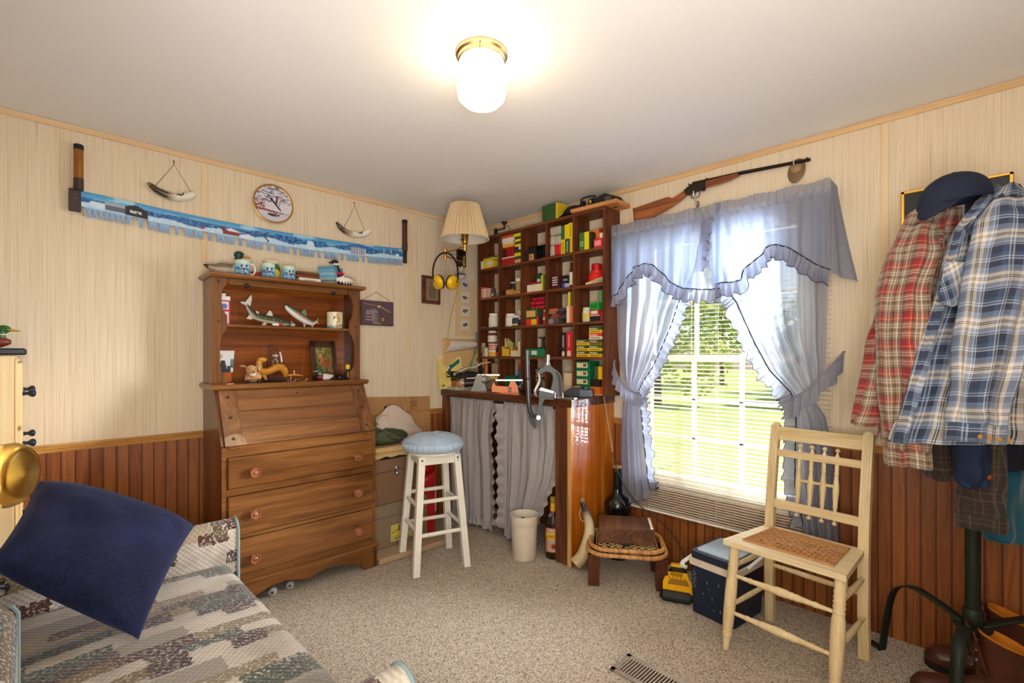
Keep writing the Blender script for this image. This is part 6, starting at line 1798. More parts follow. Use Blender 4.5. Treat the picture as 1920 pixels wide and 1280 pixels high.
# ------------------------------------------------------------ beside the desk: board, file cases, sheets, bag
t = thing('floor_board', 'low board wrapped in beige carpet lying on the floor beside the desk', 'board', (-.975, -.385, 0), R(-3))
MB().box(-.245, .265, -.075, .09, .002, .036, b=.006).build('board_body', mat('b09478', .95, var=.12, vs=150, bump=.6, bs=220), t)
CASE = mat('8a6a50', .38, .25, var=.05)
CASE2 = mat('8f7c64', .42, .2, var=.06)
def file_case(label, loc, w, d, h, m_, deco):
    t = thing('file_case', label, 'metal case', loc, 0)
    MB().box(-w/2, w/2, 0, d, 0, h*.70, b=.004).build('case_body', m_, t)
    MB().box(-w/2-.001, w/2+.001, -.002, d, h*.702, h, b=.006).build('case_lid', m_, t)
    x = .015 if not deco else .055
    la = MB().lathe([(.0, -.004), (.021, -.004), (.022, 0), (.017, .006), (0, .007)], 22, (x, -.003, h*.70), axis=(0, -1, 0), sx=1.0, sy=1.45)
    lo = la.build('latch', CHROME, t)
    MB().lathe([(.010, 0), (.010, .005), (.006, .007), (0, .007)], 14, (x, -.010, h*.70-.016), axis=(0, -1, 0)).build('lock_button', CHROME, lo)
    MB().box(x-.012, x+.012, -.014, -.009, h*.70+.006, h*.70+.02, b=.001).build('latch_plate', CHROME, lo)
    return t
fc = file_case('brown metal file case with a chrome latch, upper of the two beside the desk', (-1.035, -.305, .3045), .36, .26, .282, CASE, 0)
fc2 = file_case('tan metal file case with a yellow picture sticker, lower of the two', (-.995, -.312, .0365), .40, .27, .267, CASE2, 1)
def sticker(u, v):
    if u < .05 or u > .95 or v < .06 or v > .94: return (226, 208, 130)
    c = (206, 190, 78) if u < .5 else (208, 204, 120)
    if .72 < u and .35 < v < .5: c = (132, 172, 176)
    if abs(u-.36) < .05 and v > .55 and noise.noise((u*30, v*20, 1)) > -.2: c = (64, 72, 40)
    if v < .3 and noise.noise((u*12, v*12, 8)) > .15: c = (52, 60, 36)
    if abs(v-.6-.5*(u-.2)) < .03 and u < .45: c = (120, 100, 50)
    return c
m = MB(); m.sheet(40, 30, lambda u, v: (lerp(-.075, .085, u), -.0012, lerp(.028, .128, v)), col=lambda u, v: lin(sticker(u, v)))
m.build('sticker', vcol('printed card', .5), fc2, smooth=0)
text('lettering', 'VIKING', .022, mat('e6dcd0', .5), fc2, (.055, -.0125, .226), (0, 0, 1), (-1, 0, 0))
m = MB()
for i, (x, z) in enumerate(((.035, .252), (.055, .258), (.075, .252), (.030, .240), (.080, .240))):
    m.tube([(x+.009*math.cos(a*TAU/12), -.0022, z+.007*math.sin(a*TAU/12)) for a in range(12)], .0022, 5, closed=True)
m.build('scroll_emblem', mat('e6dcd0', .5), fc2)
WB = wood('pale pine slat', 'b8935c', 'd2b07a', 'e2c698', 'x', 1.2, .5)
t = thing('wooden_tray', 'pale flat wooden tray on the upper file case, lower of two', 'tray', (-1.015, -.30, .5875), R(-1))
MB().box(-.155, .165, 0, .22, 0, .028, b=.002).build('tray_body', WB, t)
MB().box(-.160, .170, -.004, .224, .0285, .034, b=.002).build('tray_rim', WB, t)
m = MB(); m.tube([(-.13, -.012, -.0), (-.09, -.016, .008), (-.05, -.012, 0), (.0, -.016, .006), (.06, -.012, .001)], [.004, .009, .004, .007, .004], 8); m.build('black_strap', BLACK, t)
t = thing('wooden_tray', 'pale flat wooden tray directly under the mesh bag, upper of two', 'tray', (-.995, -.29, .6225), R(-2))
MB().box(-.165, .175, 0, .22, 0, .026, b=.002).build('tray_body', WB, t)
MB().box(-.170, .180, -.004, .224, .0265, .032, b=.002).build('tray_rim', WB, t)
t = thing('decoy_bag', 'olive green mesh bag in clear plastic lying on the wooden trays', 'bag', (-1.045, -.20, .656))
OL = mat('4a4c38', .6, var=.2, vs=60)
def bagf(u, v):
    a = TAU*u; k = math.sin(PI*(.06+.9*v))**.5
    return (lerp(-.13, .155, v), .075*math.cos(a)*k, max(0, .045+.050*math.sin(a)*k*(1+.25*noise.noise((v*7, u*4, 1)))))
m = MB(); m.sheet(24, 26, bagf, closed=True); m.build('bag_body', OL, t, smooth=1.2)
for i in range(26):
    a0 = rnd.uniform(.1, .45); v0 = rnd.uniform(.02, .5); L_ = rnd.uniform(.25, .5)
    MB().tube([Vector(bagf(a0+.16*k/7+.02*math.sin(k+i), min(.98, v0+L_*k/7)))+Vector((0, -.002, .004)) for k in range(8)], .0028, 5).build('mesh_cord', mat(['585a42', '3a3e2e', '6c6c50'][i % 3], .8), t, smooth=1)
m = MB(); m.sheet(16, 12, lambda u, v: (lerp(-.15, .02, u), lerp(.0, .09, v), .094+.022*math.sin(u*4+v*3)+.01*math.sin(v*9))); m.build('clear_wrap', mat('9a8a5c', .12, spec=.8), t, smooth=1.2, solid=.001)
t = thing('carrier_bag', 'crumpled white plastic carrier bag with one loop handle standing behind the mesh bag', 'bag', (-.905, -.14, .655))
BAGM = cloth_sheer('white plastic film', (226, 208, 190), .3, .0)
def cb(u, v):
    a = TAU*u
    k = (1-v)**.55*1.0+.06
    cr = 1+.16*noise.noise((u*9, v*7, 2))+.10*math.sin(a*5+v*6)
    return (-.03+.165*math.cos(a)*k*cr-.02*v+(.05 if math.cos(a) > 0 else 0)*(1-v), .060*math.sin(a)*k*cr, .245*v)
m = MB(); m.sheet(52, 26, cb, closed=True); m.build('bag_body', BAGM, t, smooth=1.0)
MB().tube(smoothpath([(-.12, -.015, .09), (-.168, -.018, .13), (-.178, -.016, .165), (-.15, -.012, .185), (-.10, -.01, .18)], 18), .012, 8, flat=.35).build('loop_handle', BAGM, t)
t = thing('cardboard_sheet', 'large brown cardboard sheet leaning on the left wall behind the file cases', 'cardboard', (-.835, -.035, 0))
CARD = mat('ac8052', .8, var=.04, vs=8)
m = MB(); vs = [(-.275, -.001, .002), (.278, -.001, .002), (.270, .020, .928), (-.275, .020, .952)]
m.add(vs+[(x, y+.006, z) for x, y, z in vs], [(0, 1, 2, 3), (7, 6, 5, 4), (0, 4, 5, 1), (1, 5, 6, 2), (2, 6, 7, 3), (3, 7, 4, 0)])
m.build('sheet', CARD, t, smooth=0)
def portrait(u, v):
    if ((u-.5)/.32)**2+((v-.36)/.36)**2 < 1: return (176, 140, 90) if noise.noise((u*7, v*7, 2)) > -.1 else (120, 96, 72)
    return (32, 42, 72)
m = MB(); m.sheet(20, 26, lambda u, v: (lerp(-.112, -.050, u), .0165-.002, lerp(.795, .882, v)), col=lambda u, v: lin(portrait(u, v)))
m.build('printed_portrait', vcol('printed card', .5), t, smooth=0)
m = MB(); q = random.Random(2)
for i in range(4): m.box(.107, .145, .0145, .0158, .862+.012*i, .868+.012*i)
for x0, x1, z0, z1 in ((.100, .103, .845, .925), (.149, .152, .845, .925), (.100, .152, .842, .845), (.100, .152, .924, .927)): m.box(x0, x1, .0145, .0158, z0, z1)
m.build('printed_panel', mat('7c5a3a', .8), t, smooth=0)
m = MB(); z = .775
while z < .87: 
    k = q.uniform(.006, .016); m.box(.050, .056, .0142, .0155, z, z+k); z += k+.004
m.build('lettering', mat('d8bc96', .8), t, smooth=0)
t = thing('red_bin', 'tall red open cylinder standing behind the white stool', 'bin', (-.735, -.205, 0))
m = MB(); R0 = .066
m.sheet(36, 10, lambda u, v: (R0*math.cos(TAU*u), R0*math.sin(TAU*u), .002+v*(.44+.022*math.cos(TAU*u-.8))), closed=True)
m.build('cylinder', mat('b81c22', .3), t, smooth=1.2, solid=.003)
MB().lathe([(0, .003), (R0-.002, .003), (R0-.002, .02), (0, .02)], 30).build('base', mat('8a141a', .4), t)
MB().box(-.004, .004, -.0015, .0015, .16, .30).build('streak', mat('e0b8b0', .4), t).location = (R0*math.cos(-.9)+.003, R0*math.sin(-.9)-.003, 0)

# ------------------------------------------------------------ white bar stool with tufted blue cushion
WP_ = mat((228, 222, 210), .4, var=.04)
st_ = thing('bar_stool', 'tall white wooden stool with a tufted pale blue seat cushion', 'stool', (-.962, -.611, 0), R(-17.5))
SQ = .152; ST = .105
def legx(z): return lerp(SQ, ST, z/.655)
for sx in (-1, 1):
    for sy in (-1, 1):
        m = MB(); w_ = .0185
        vs = []
        for z in (.002, .655):
            c = legx(z)
            for dx, dy in ((-w_, -w_), (w_, -w_), (w_, w_), (-w_, w_)): vs.append((sx*c+dx, sy*c+dy, z))
        m.add(vs, [(3, 2, 1, 0), (4, 5, 6, 7), (0, 1, 5, 4), (1, 2, 6, 5), (2, 3, 7, 6), (3, 0, 4, 7)])
        lg = m.build('leg', WP_, st_, smooth=0)
        zz = .635
        MB().lathe([(.007, 0), (.006, .0015), (0, .001)], 12, (sx*legx(zz), sy*legx(zz)-w_, zz) if sy < 0 else (sx*legx(zz)-w_, sy*legx(zz), zz), axis=(0, -1, 0) if sy < 0 else (-1, 0, 0)).build('screw_plug', mat('7a6450', .5), lg)
for z, dirs in ((.215, 'x'), (.24, 'y'), (.40, 'x'), (.375, 'y')):
    for s in (-1, 1):
        c = legx(z)
        a_, b_ = ((-c, s*c, z), (c, s*c, z)) if dirs == 'x' else ((s*c, -c, z), (s*c, c, z))
        if z in (.24, .375): a_ = (a_[0], a_[1], z); b_ = (b_[0], b_[1], z)
        MB().cyl(a_, b_, .0115, n=14).build('rung', WP_, st_)
for s in (-1, 1):
    MB().box(-ST, ST, s*ST-.009, s*ST+.009, .605, .655).build('apron', WP_, st_, smooth=0)
    MB().box(s*ST-.009, s*ST+.009, -ST, ST, .605, .655).build('apron', WP_, st_, smooth=0)
MB().lathe([(0, .655), (.150, .655), (.154, .660), (.154, .668), (.150, .672), (0, .672)], 40).build('seat', WP_, st_)
BLU = mat((168, 186, 206), .7, var=.06, vs=12, bump=.15, bs=500, sheen=.15)
cu = thing('seat_cushion', 'round tufted pale blue cushion tied on the tall white stool', 'cushion', (-.962, -.611, .673), R(-17.5))
def cush(u, v):
    a = TAU*u
    if v < .30:
        k = v/.30; r = .168+.012*math.sin(PI*k); z = .004+.052*k
        r *= 1+.024*math.sin(a*34)*math.sin(PI*k)+.012*math.sin(a*5)
    else:
        k = (v-.30)/.70; r = .170*(1-k); z = .056+.044*math.sin(min(1, k*1.7)*PI/2)
    x = r*math.cos(a); y = r*math.sin(a)
    if v >= .30:
        for tx, ty in ((0, 0), (.075, 0), (-.075, 0), (0, .075), (0, -.075)):
            d2 = ((x-tx)**2+(y-ty)**2)/.0009
            z -= .026*math.exp(-d2)
        z += .005*noise.noise((x*22, y*22, 0))
        z -= .004*abs(math.sin(a*2))*(1 if k < .6 else 0)
    return (x, y, z)
m = MB(); m.sheet(136, 34, cush, closed=True); m.build('cushion_body', BLU, cu, smooth=1.4)
for tx, ty in ((0, 0), (.075, 0), (-.075, 0), (0, .075), (0, -.075)): MB().ell((tx, ty, .076), .007, .007, .004, n=10, m=6).build('button', BLU, cu)
MB().tube([(.172*math.cos(a*TAU/60), .172*math.sin(a*TAU/60), .056) for a in range(60)], .004, 6, closed=True).build('piping', BLU, cu)
MB().tube(smoothpath([(.10, -.135, .006), (.105, -.15, -.01), (.108, -.142, -.035), (.104, -.13, -.06)], 10), .003, 5).build('tie', BLU, cu)

# ------------------------------------------------------------ white bin, gin bottle, horn, jug
t = thing('waste_bin', 'small off-white plastic bin with dark scraps standing under the workbench edge', 'bin', (-.538, -.958, 0))
MB().lathe([(0, .002), (.068, .002), (.071, .006), (.080, .205), (.0805, .208), (.083, .212), (.085, .262), (.087, .264), (.087, .268), (.083, .268), (.079, .21), (.067, .012), (0, .010)], 44).build('bin_body', mat('d8cdba', .45), t, smooth=.6)
m = MB(); q = random.Random(3)
for i in range(16): m.ell((q.uniform(-.05, .05), q.uniform(-.05, .05), .20+q.uniform(0, .02)), .016, .012, .009, n=8, m=6, rot=Matrix.Rotation(q.uniform(0, 3), 3, 'Z'))
so = m.build('scraps', mat('2e2c24', .7), t); so['kind'] = 'stuff'
t = thing('glass_bottle', 'clear glass bottle with a yellow label standing by the workbench post', 'bottle', (-.405, -1.075, 0), R(-45))
MB().lathe([(.045, .002), (.050, .006), (.050, .205), (.046, .225), (.024, .262), (.0165, .285), (.0165, .345)], 30).build('bottle_body', glass('bottle glass', (240, 244, 240), .02), t, smooth=.9)
MB().lathe([(.0175, .335), (.018, .336), (.018, .368), (.015, .370), (0, .370)], 22).build('cap', mat('9a8430', .4), t)
MB().lathe([(.0195, .283), (.0172, .300), (.0172, .332)], 22, cap=False).build('neck_label', mat('d8a024', .4), t)
def lab(u, v):
    return .0507*math.sin((u-.5)*2.4), -.0507*math.cos((u-.5)*2.4)
def labc(u, v):
    if .52 < v < .80:
        if v < .54 or v > .78: return (60, 40, 20)
        return (222, 172, 40)
    if u < .12 or u > .88 or v < .04 or v > .97: return (206, 110, 70)
    if ((u-.5)/.16)**2+((v-.25)/.13)**2 < 1: return (196, 88, 40) if ((u-.5)/.09)**2+((v-.25)/.08)**2 > 1 else (110, 60, 40)
    return (176, 156, 140)
m = MB(); m.sheet(36, 50, lambda u, v: (*lab(u, v), lerp(.045, .19, v)), col=lambda u, v: lin(labc(u, v))); m.build('label', vcol('printed card', .5), t, smooth=1)
text('lettering', "GORDON'S", .0205, mat('2a2414', .5), t, (-.006, -.0520, .141), (1, 0, 0), (0, 0, 1), sx=.8)
t = thing('cow_horn', 'large curved cow horn with dark tip standing on the floor against the workbench panel', 'horn', (-.44, -1.31, 0), R(-45))
hpts = smoothpath([(-.030, 0, .040), (.012, .004, .085), (.040, .006, .16), (.052, .006, .23), (.042, .008, .30), (.022, .012, .355), (.012, .014, .392)], 34)
HM = NT('cow horn').set(.42, 0, .5, .1)
c_ = HM.n('ShaderNodeTexCoord'); sx_ = HM.n('ShaderNodeSeparateXYZ'); HM.l(c_.outputs['Object'], sx_.inputs[0])
n_ = HM.noise(HM.coord(scale=(30, 30, 6)), 1.5, 4)
HM.l(HM.ramp(HM.math('ADD', HM.math('DIVIDE', sx_.outputs['Z'], .40), HM.math('MULTIPLY', HM.math('SUBTRACT', n_, .5), .22)), [(.05, 'b09468'), (.3, 'c8b48a'), (.6, 'd8c8a6'), (.78, 'a89c84'), (.86, '2a241e'), (1, '14110f')]), HM.b.inputs['Base Color'])
MB().tube(hpts, [interp([(0, .038), (.3, .034), (.6, .026), (.85, .017), (1, .011)], i/33)[0] for i in range(34)], 20).build('horn_body', HM.mat, t, smooth=1.2)
MB().lathe([(.012, 0), (.013, .012), (.009, .02), (0, .022)], 14, hpts[-1], axis=(-.2, 0, 1)).build('mouthpiece', mat('8a6a40', .4), t)
MB().tube(smoothpath([hpts[28]+Vector((-.018, -.01, 0)), hpts[26]+Vector((-.034, -.012, -.02)), hpts[23]+Vector((-.036, -.012, -.02)), hpts[21]+Vector((-.02, -.014, -.005))], 12), .0018, 6).build('thong', mat('c8a888', .8), t)
MB().tube(smoothpath([(.095, .02, .15), (.098, .015, .20), (.108, .012, .245), (.112, .012, .29)], 12), [.004]*12, 6).build('strap', mat('a87448', .7), t)
jg = thing('dark_bottle', 'tall black glass bottle with a long neck standing in the corner by the window curtain', 'bottle', (-.125, -1.352, 0))
MB().lathe([(.06, .002), (.078, .008), (.080, .10), (.070, .20), (.066, .255), (.080, .29), (.0815, .32), (.072, .352), (.045, .372), (.030, .392), (.027, .43), (.026, .50), (.029, .512), (.026, .522), (.026, .540), (.022, .545), (.0, .545)], 36).build('bottle_body', mat((16, 15, 15), .1, spec=.6), jg, smooth=1)
MB().lathe([(.027, .545), (.0285, .547), (.0285, .556), (.024, .558), (0, .558)], 26).build('cork_ring', mat('b88c50', .7), jg)

# ------------------------------------------------------------ low webbed stool with a wood-grain box on it
ws = thing('webbed_stool', 'low stool with a rawhide webbed seat on dark wooden blocks below the window', 'stool', (-.325, -1.535, 0), R(-55.2))
RAW = wood('rawhide wrapped rim', '8a5a2c', 'b8844a', 'd0a468', 'z', 3, .5, bump=.2)
BLK = wood('dark block', '2a120a', '44200f', '5c321c', 'z', 1.2, .4)
for sx in (-1, 1):
    MB().box(sx*.175-.030, sx*.175+.030, -.145, -.085, .002, .165, b=.003).build('block_leg', BLK, ws)
    MB().box(sx*.175-.030, sx*.175+.030, .085, .145, .002, .165, b=.003).build('block_leg', BLK, ws)
    MB().box(sx*.175-.026, sx*.175+.026, -.085, .085, .11, .165, b=.003).build('side_rail', BLK, ws)
def rrect(a, b, r, n=8):
    out = []
    for cx, cy, a0 in ((a-r, b-r, 0), (-a+r, b-r, 90), (-a+r, -b+r, 180), (a-r, -b+r, 270)):
        for i in range(n+1): out.append((cx+r*math.cos(R(a0+90*i/n)), cy+r*math.sin(R(a0+90*i/n))))
    return out
for z, a, b in ((.178, .205, .165), (.204, .192, .158)):
    P_ = rrect(a, b, .095); N_ = []
    for i in range(len(P_)):
        q0 = Vector((*P_[i], z)); q1 = Vector((*P_[(i+1) % len(P_)], z)); k = max(1, int((q1-q0).length/.006))
        N_ += [q0.lerp(q1, j/k) for j in range(k)]
    MB().tube(N_, [.0112+(.0012 if (i//2) % 2 else 0) for i in range(len(N_))], 8, closed=True).build('rim', RAW, ws, smooth=.4)
m = MB()
for i in range(-9, 10):
    for s in (-1, 1):
        pts = []
        for k in range(21):
            x = lerp(-.30, .30, k/20); y = s*x*.9+i*.036
            if abs(x) < .175 and abs(y) < .142: pts.append((x, y, .205+.002*s*math.sin(k*2+i)))
        if len(pts) > 1: m.tube(pts, .0022, 5)
for i in range(-4, 5): m.tube([(i*.04, -.145, .203), (i*.04, .145, .203)], .002, 5)
m.build('webbing', mat('d0b078', .6), ws)
MB().box(.17, .215, .10, .16, .155, .185, b=.006).build('rim_end', mat('8a3a24', .4), ws)
rb = thing('woodgrain_box', 'flat dark wood-grain cabinet with white buttons along one edge on the webbed stool', 'box', (-.345, -1.545, .2185), R(-55.2))
WG = wood('walnut veneer', '3e2618', '5e3c28', '7a543a', 'y', 1.5, .38)
MB().box(-.145, .145, -.078, .135, .002, .084, b=.002).build('cabinet', WG, rb)
for i in range(5): MB().box(.128, .142, -.066+.038*i, -.036+.038*i, .084, .0865, b=.001).build('button', WHITE, rb)
t = thing('black_clip', 'small black clip lying on the webbing in front of the wood-grain cabinet', 'clip', (-.43, -1.605, .2195), R(-40))
MB().box(-.022, .022, -.008, .008, 0, .009, b=.003).build('clip_body', BLACK, t)
MB().cyl((.0, -.012, .006), (.03, -.004, .006), .003, n=8).build('clip_arm', STEEL, t)
# ============================================================ blue ruffled window curtains
VC = cloth_sheer('sheer blue-grey curtain cloth', (170, 165, 172), .56, .24, (178, 198, 230))
RC = cloth_sheer('ruffle cloth', (164, 160, 168), .42, .06, (160, 176, 206))
TRIM = mat((42, 46, 58), .7)
wc = thing('window_curtains', 'sheer blue-grey ruffled curtains with dark piping, tied back at both sides of the window', 'curtains', (-.07, -1.88, 0))
oc = Vector((-.07, -1.88, 0))
MB().cyl(Vector((-.118, -1.32, 1.980))-oc, Vector((-.118, -2.458, 1.978))-oc, .006, n=8).build('curtain_rod', WHITE, wc)
def fwd(s, z, d):
    # the same hang seen a little further from the wall
    return s+d*(.66-.394*(s-1.285)), z-d*.36*(z-1.23)
def valance(top, seam, pocket, seed, name):
    s0, s1 = seam[0][0], seam[-1][0]
    q = random.Random(seed); ph = [q.uniform(0, 6) for _ in range(5)]
    def fold(s, amp):
        return amp*(math.sin(s*TAU*6.6+ph[0]+1.6*math.sin(s*9))+.55*math.sin(s*TAU*19+ph[1]))
    def f(u, v):
        s = lerp(s0, s1, u)
        zb = interp(seam, s)[0]
        zt = 2.040+.004*math.sin(s*40+ph[2])
        if v < .10: z = lerp(zt, 1.998, v/.10); a = .006*math.sin(s*TAU*30+ph[3])
        elif v < .16: z = lerp(1.998, 1.972, (v-.10)/.06); a = .008*math.sin(s*TAU*26+ph[4])+.004
        else: z = lerp(1.972, zb, (v-.16)/.84); a = fold(s, .004+.012*(v-.16))
        x = -.132-a-.008*v
        s, z = fwd(s, z, .048)
        return Vector((x, -s, z))-oc
    m = MB(); m.sheet(150, 44, f); p_ = m.build(name, VC, wc, smooth=1.5)
    sp = [f(i/40, 1) for i in range(41)]
    def outd(t):
        i = min(39, int(t*40)); d = (sp[i+1]-sp[i]).normalized(); n_ = Vector((0, d.z, -d.y))
        if n_.z > 0: n_ = -n_
        return (n_*.45+Vector((-.05, 0, -1))*.75).normalized()
    e = MB(); a_, b_ = ruffle_strip(e, sp, .068, outd, lambda t: Vector((-1, 0, 0)), .017, .040, seed=seed)
    e.build('ruffle', RC, wc, smooth=1.2)
    t = MB(); t.tube(a_, .0034, 5); t.build('piping', TRIM, wc)
    t = MB(); t.tube(b_, .0018, 4); t.build('edge_binding', TRIM, wc)
valance(0, [(1.285, 1.606), (1.342, 1.612), (1.358, 1.643), (1.396, 1.713), (1.455, 1.757), (1.511, 1.777), (1.571, 1.76), (1.62, 1.718), (1.658, 1.674), (1.677, 1.645), (1.751, 1.605), (1.856, 1.588), (1.958, 1.584)], 0, 11, 'valance')
valance(0, [(1.935, 1.606), (1.955, 1.611), (2.027, 1.612), (2.069, 1.622), (2.08, 1.657), (2.11, 1.693), (2.139, 1.716), (2.182, 1.756), (2.211, 1.771), (2.231, 1.771), (2.279, 1.752), (2.344, 1.698), (2.407, 1.646), (2.455, 1.621)], 0, 12, 'valance')
# side return of the valance
m = MB(); m.sheet(14, 16, lambda u, v: Vector((lerp(-.132, -.006, u)+0*v, -2.466-.075*u*v**1.2-.010*math.sin(u*9)*v, lerp(2.02, 1.60-.035*u, v)))-oc); m.build('valance_return', RC, wc, smooth=1.2)
m = MB(); m.sheet(10, 12, lambda u, v: Vector((lerp(-.132, -.006, u), -1.312+.012*v*u, lerp(2.02, 1.60, v)))-oc); m.build('valance_return', RC, wc, smooth=1.2)
def panel(outer, inner, low_o, low_i, nf, seed, flip):
    """outer / inner edges above the tie-back as (z, s); below it as (z, s)"""
    q = random.Random(seed); ph = [q.uniform(0, 6) for _ in range(4)]
    no, ni = len(outer), len(inner)
    def at(L, t):
        k = t*(len(L)-1); i = min(int(k), len(L)-2); f_ = k-i
        return lerp(L[i][0], L[i+1][0], f_), lerp(L[i][1], L[i+1][1], f_)
    def f(u, v):
        zo, so = at(outer, v); zi, si = at(inner, v)
        w_ = abs(si-so); amp = min(.020, .008+.07*w_)*(1 if v > .04 else .5)*(1-.45*v)
        bow = .0
        s = lerp(so, si, u); z = lerp(zo, zi, u**1.3)
        fo = math.sin(TAU*nf*u+ph[0]+.8*math.sin(v*3))+.4*math.sin(TAU*nf*2.3*u+ph[1])
        s, z = fwd(s, z, .035)
        return Vector((-.088-amp*fo-.012*v, -s, z))-oc
    m = MB(); m.sheet(90, 60, f); m.build('side_panel', VC, wc, smooth=1.5)
    def g(u, v):
        zo, so = at(low_o, v); zi, si = at(low_i, v)
        s = lerp(so, si, u); z = lerp(zo, zi, u)
        amp = lerp(.009, .020, min(1, v*2.5))
        fo = math.sin(TAU*nf*.8*u+ph[2])+.4*math.sin(TAU*nf*1.9*u+ph[3])
        s, z = fwd(s, z, .035)
        return Vector((-.094-amp*fo, -s, z))-oc
    m = MB(); m.sheet(70, 40, g); m.build('lower_panel', VC, wc, smooth=1.5)
    sg = -1 if flip else 1
    for fn, wv, n_ in ((f, .062, 30), (g, .050, 24)):
        sp = [fn(1, i/n_) for i in range(n_+1)]
        def outd(t, sp=sp, n_=n_):
            i = min(n_-1, int(t*n_)); d = (sp[i+1]-sp[i]).normalized(); k = Vector((0, d.z, -d.y))
            if k.y*(-sg) < 0: k = -k
            return (k+Vector((-.1, 0, -.12))).normalized()
        e = MB(); a_, b_ = ruffle_strip(e, sp, wv, outd, lambda t: Vector((-1, 0, -.25)), .017, .042, seed=seed+n_)
        e.build('ruffle', RC, wc, smooth=1.2)
        t = MB(); t.tube(a_, .0034, 5); t.build('piping', TRIM, wc)
        t = MB(); t.tube(b_, .0018, 4); t.build('edge_binding', TRIM, wc)
    e = MB(); ruffle_strip(e, [g(i/24, 1) for i in range(25)], .045, lambda t: Vector((0, 0, -1)), lambda t: Vector((-1, 0, 0)), .010, .045, seed=seed+5); e.build('bottom_ruffle', RC, wc, smooth=1.2)
panel([(1.985, 1.300), (1.60, 1.308), (1.30, 1.318), (1.20, 1.328), (1.10, 1.352), (1.02, 1.395)], [(1.985, 1.868), (1.86, 1.845), (1.70, 1.815), (1.53, 1.722), (1.41, 1.681), (1.282, 1.622), (1.158, 1.561), (1.06, 1.490), (1.00, 1.462)],
      [(1.00, 1.372), (.93, 1.340), (.70, 1.326), (.34, 1.326)], [(.985, 1.460), (.92, 1.466), (.76, 1.480), (.47, 1.515), (.43, 1.524)], 5, 21, False)
panel([(1.985, 2.452), (1.60, 2.440), (1.30, 2.434), (1.20, 2.432), (1.10, 2.420), (1.03, 2.380)], [(1.985, 1.885), (1.87, 1.935), (1.72, 1.948), (1.56, 1.995), (1.507, 2.031), (1.305, 2.116), (1.159, 2.189), (1.05, 2.287), (1.00, 2.300)],
      [(1.02, 2.385), (.95, 2.430), (.75, 2.468), (.33, 2.484)], [(1.00, 2.300), (.93, 2.305), (.80, 2.302), (.60, 2.300), (.42, 2.335)], 6, 22, True)
def tieback(path, w_, seed):
    m = MB(); P = smoothpath([Vector(p)-oc for p in path], 30)
    a_, b_ = ruffle_strip(m, P, w_, lambda t: Vector((-.15, 0, -1)).normalized(), lambda t: Vector((-.9, .3, 0)), .015, .045, seed=seed)
    m.build('tieback', RC, wc, smooth=1.2)
    t = MB(); t.tube([p+Vector((0, 0, .004)) for p in a_], .006, 6, flat=.6); t.build('tieback_band', RC, wc)
tieback([(-.02, -1.275, 1.222), (-.095, -1.308, 1.165), (-.124, -1.365, 1.082), (-.132, -1.433, 1.024), (-.126, -1.495, 1.004), (-.08, -1.508, 1.016)], .075, 31)
tieback([(-.02, -2.496, 1.245), (-.100, -2.474, 1.195), (-.126, -2.427, 1.130), (-.134, -2.368, 1.067), (-.128, -2.312, 1.024), (-.08, -2.300, 1.030)], .085, 32)

# ============================================================ rifle over the window
STOCK = wood('rifle stock walnut', '5a2810', '8a4a20', 'a8642e', 'y', 1.6, .3, coat=.4)
IRON = mat((58, 48, 44), .4, .7)
gun = thing('rifle', 'old single-shot rifle with a walnut stock hung on the wall over the window curtains', 'rifle', (-.032, -1.88, 2.13))
og = Vector((-.032, -1.88, 2.13))
def GP(L): return [(-s-og.y, z-og.z) for s, z in L]
m = MB(); m.px(GP([(1.414, 2.134), (1.425, 2.040), (1.50, 2.044), (1.575, 2.066), (1.65, 2.090), (1.72, 2.122), (1.752, 2.142), (1.735, 2.164), (1.690, 2.146), (1.664, 2.139), (1.650, 2.150), (1.635, 2.153), (1.52, 2.144)]), -.016, .016); st__ = m.build('butt_stock', STOCK, gun, smooth=0)
bv = st__.modifiers.new('b', 'BEVEL'); bv.width = .006; bv.segments = 3
MB().px(GP([(1.412, 2.135), (1.424, 2.038), (1.428, 2.040), (1.418, 2.135)]), -.015, .015).build('butt_plate', IRON, gun, smooth=0)
m = MB(); m.px(GP([(1.735, 2.166), (1.755, 2.138), (1.80, 2.146), (1.855, 2.154), (1.865, 2.188), (1.79, 2.194), (1.76, 2.182)]), -.013, .013); m.build('receiver', IRON, gun, smooth=0)
m = MB(); m.px(GP([(1.766, 2.186), (1.758, 2.200), (1.762, 2.203), (1.776, 2.192)]), -.004, .004); m.build('hammer', IRON, gun, smooth=0)
m = MB(); m.px(GP([(1.85, 2.190), (1.862, 2.156), (1.93, 2.157), (1.99, 2.163), (2.036, 2.175), (2.03, 2.187)]), -.012, .012); m.build('fore_end', STOCK, gun, smooth=0)
MB().tube([Vector((0, -1.785, 2.195))-Vector((0, og.y, og.z)), Vector((0, -2.05, 2.186))-Vector((0, og.y, og.z)), Vector((0, -2.362, 2.166))-Vector((0, og.y, og.z))], [.0105, .0095, .0082], 12).build('barrel', mat((46, 38, 36), .35, .8), gun)
MB().box(-.003, .003, -1.868-og.y, -1.858-og.y, 2.199-og.z, 2.207-og.z).box(-.001, .001, -2.352-og.y, -2.345-og.y, 2.172-og.z, 2.181-og.z).build('sight', IRON, gun, smooth=0)
MB().tube([Vector((0, -s-og.y, z-og.z)) for s, z in [(1.772, 2.142), (1.778, 2.118), (1.800, 2.108), (1.822, 2.118), (1.828, 2.148)]], .0024, 6).build('trigger_guard', IRON, gun)
MB().tube([Vector((0, -s-og.y, z-og.z)) for s, z in [(1.796, 2.146), (1.800, 2.124)]], .0018, 6).build('trigger', IRON, gun)
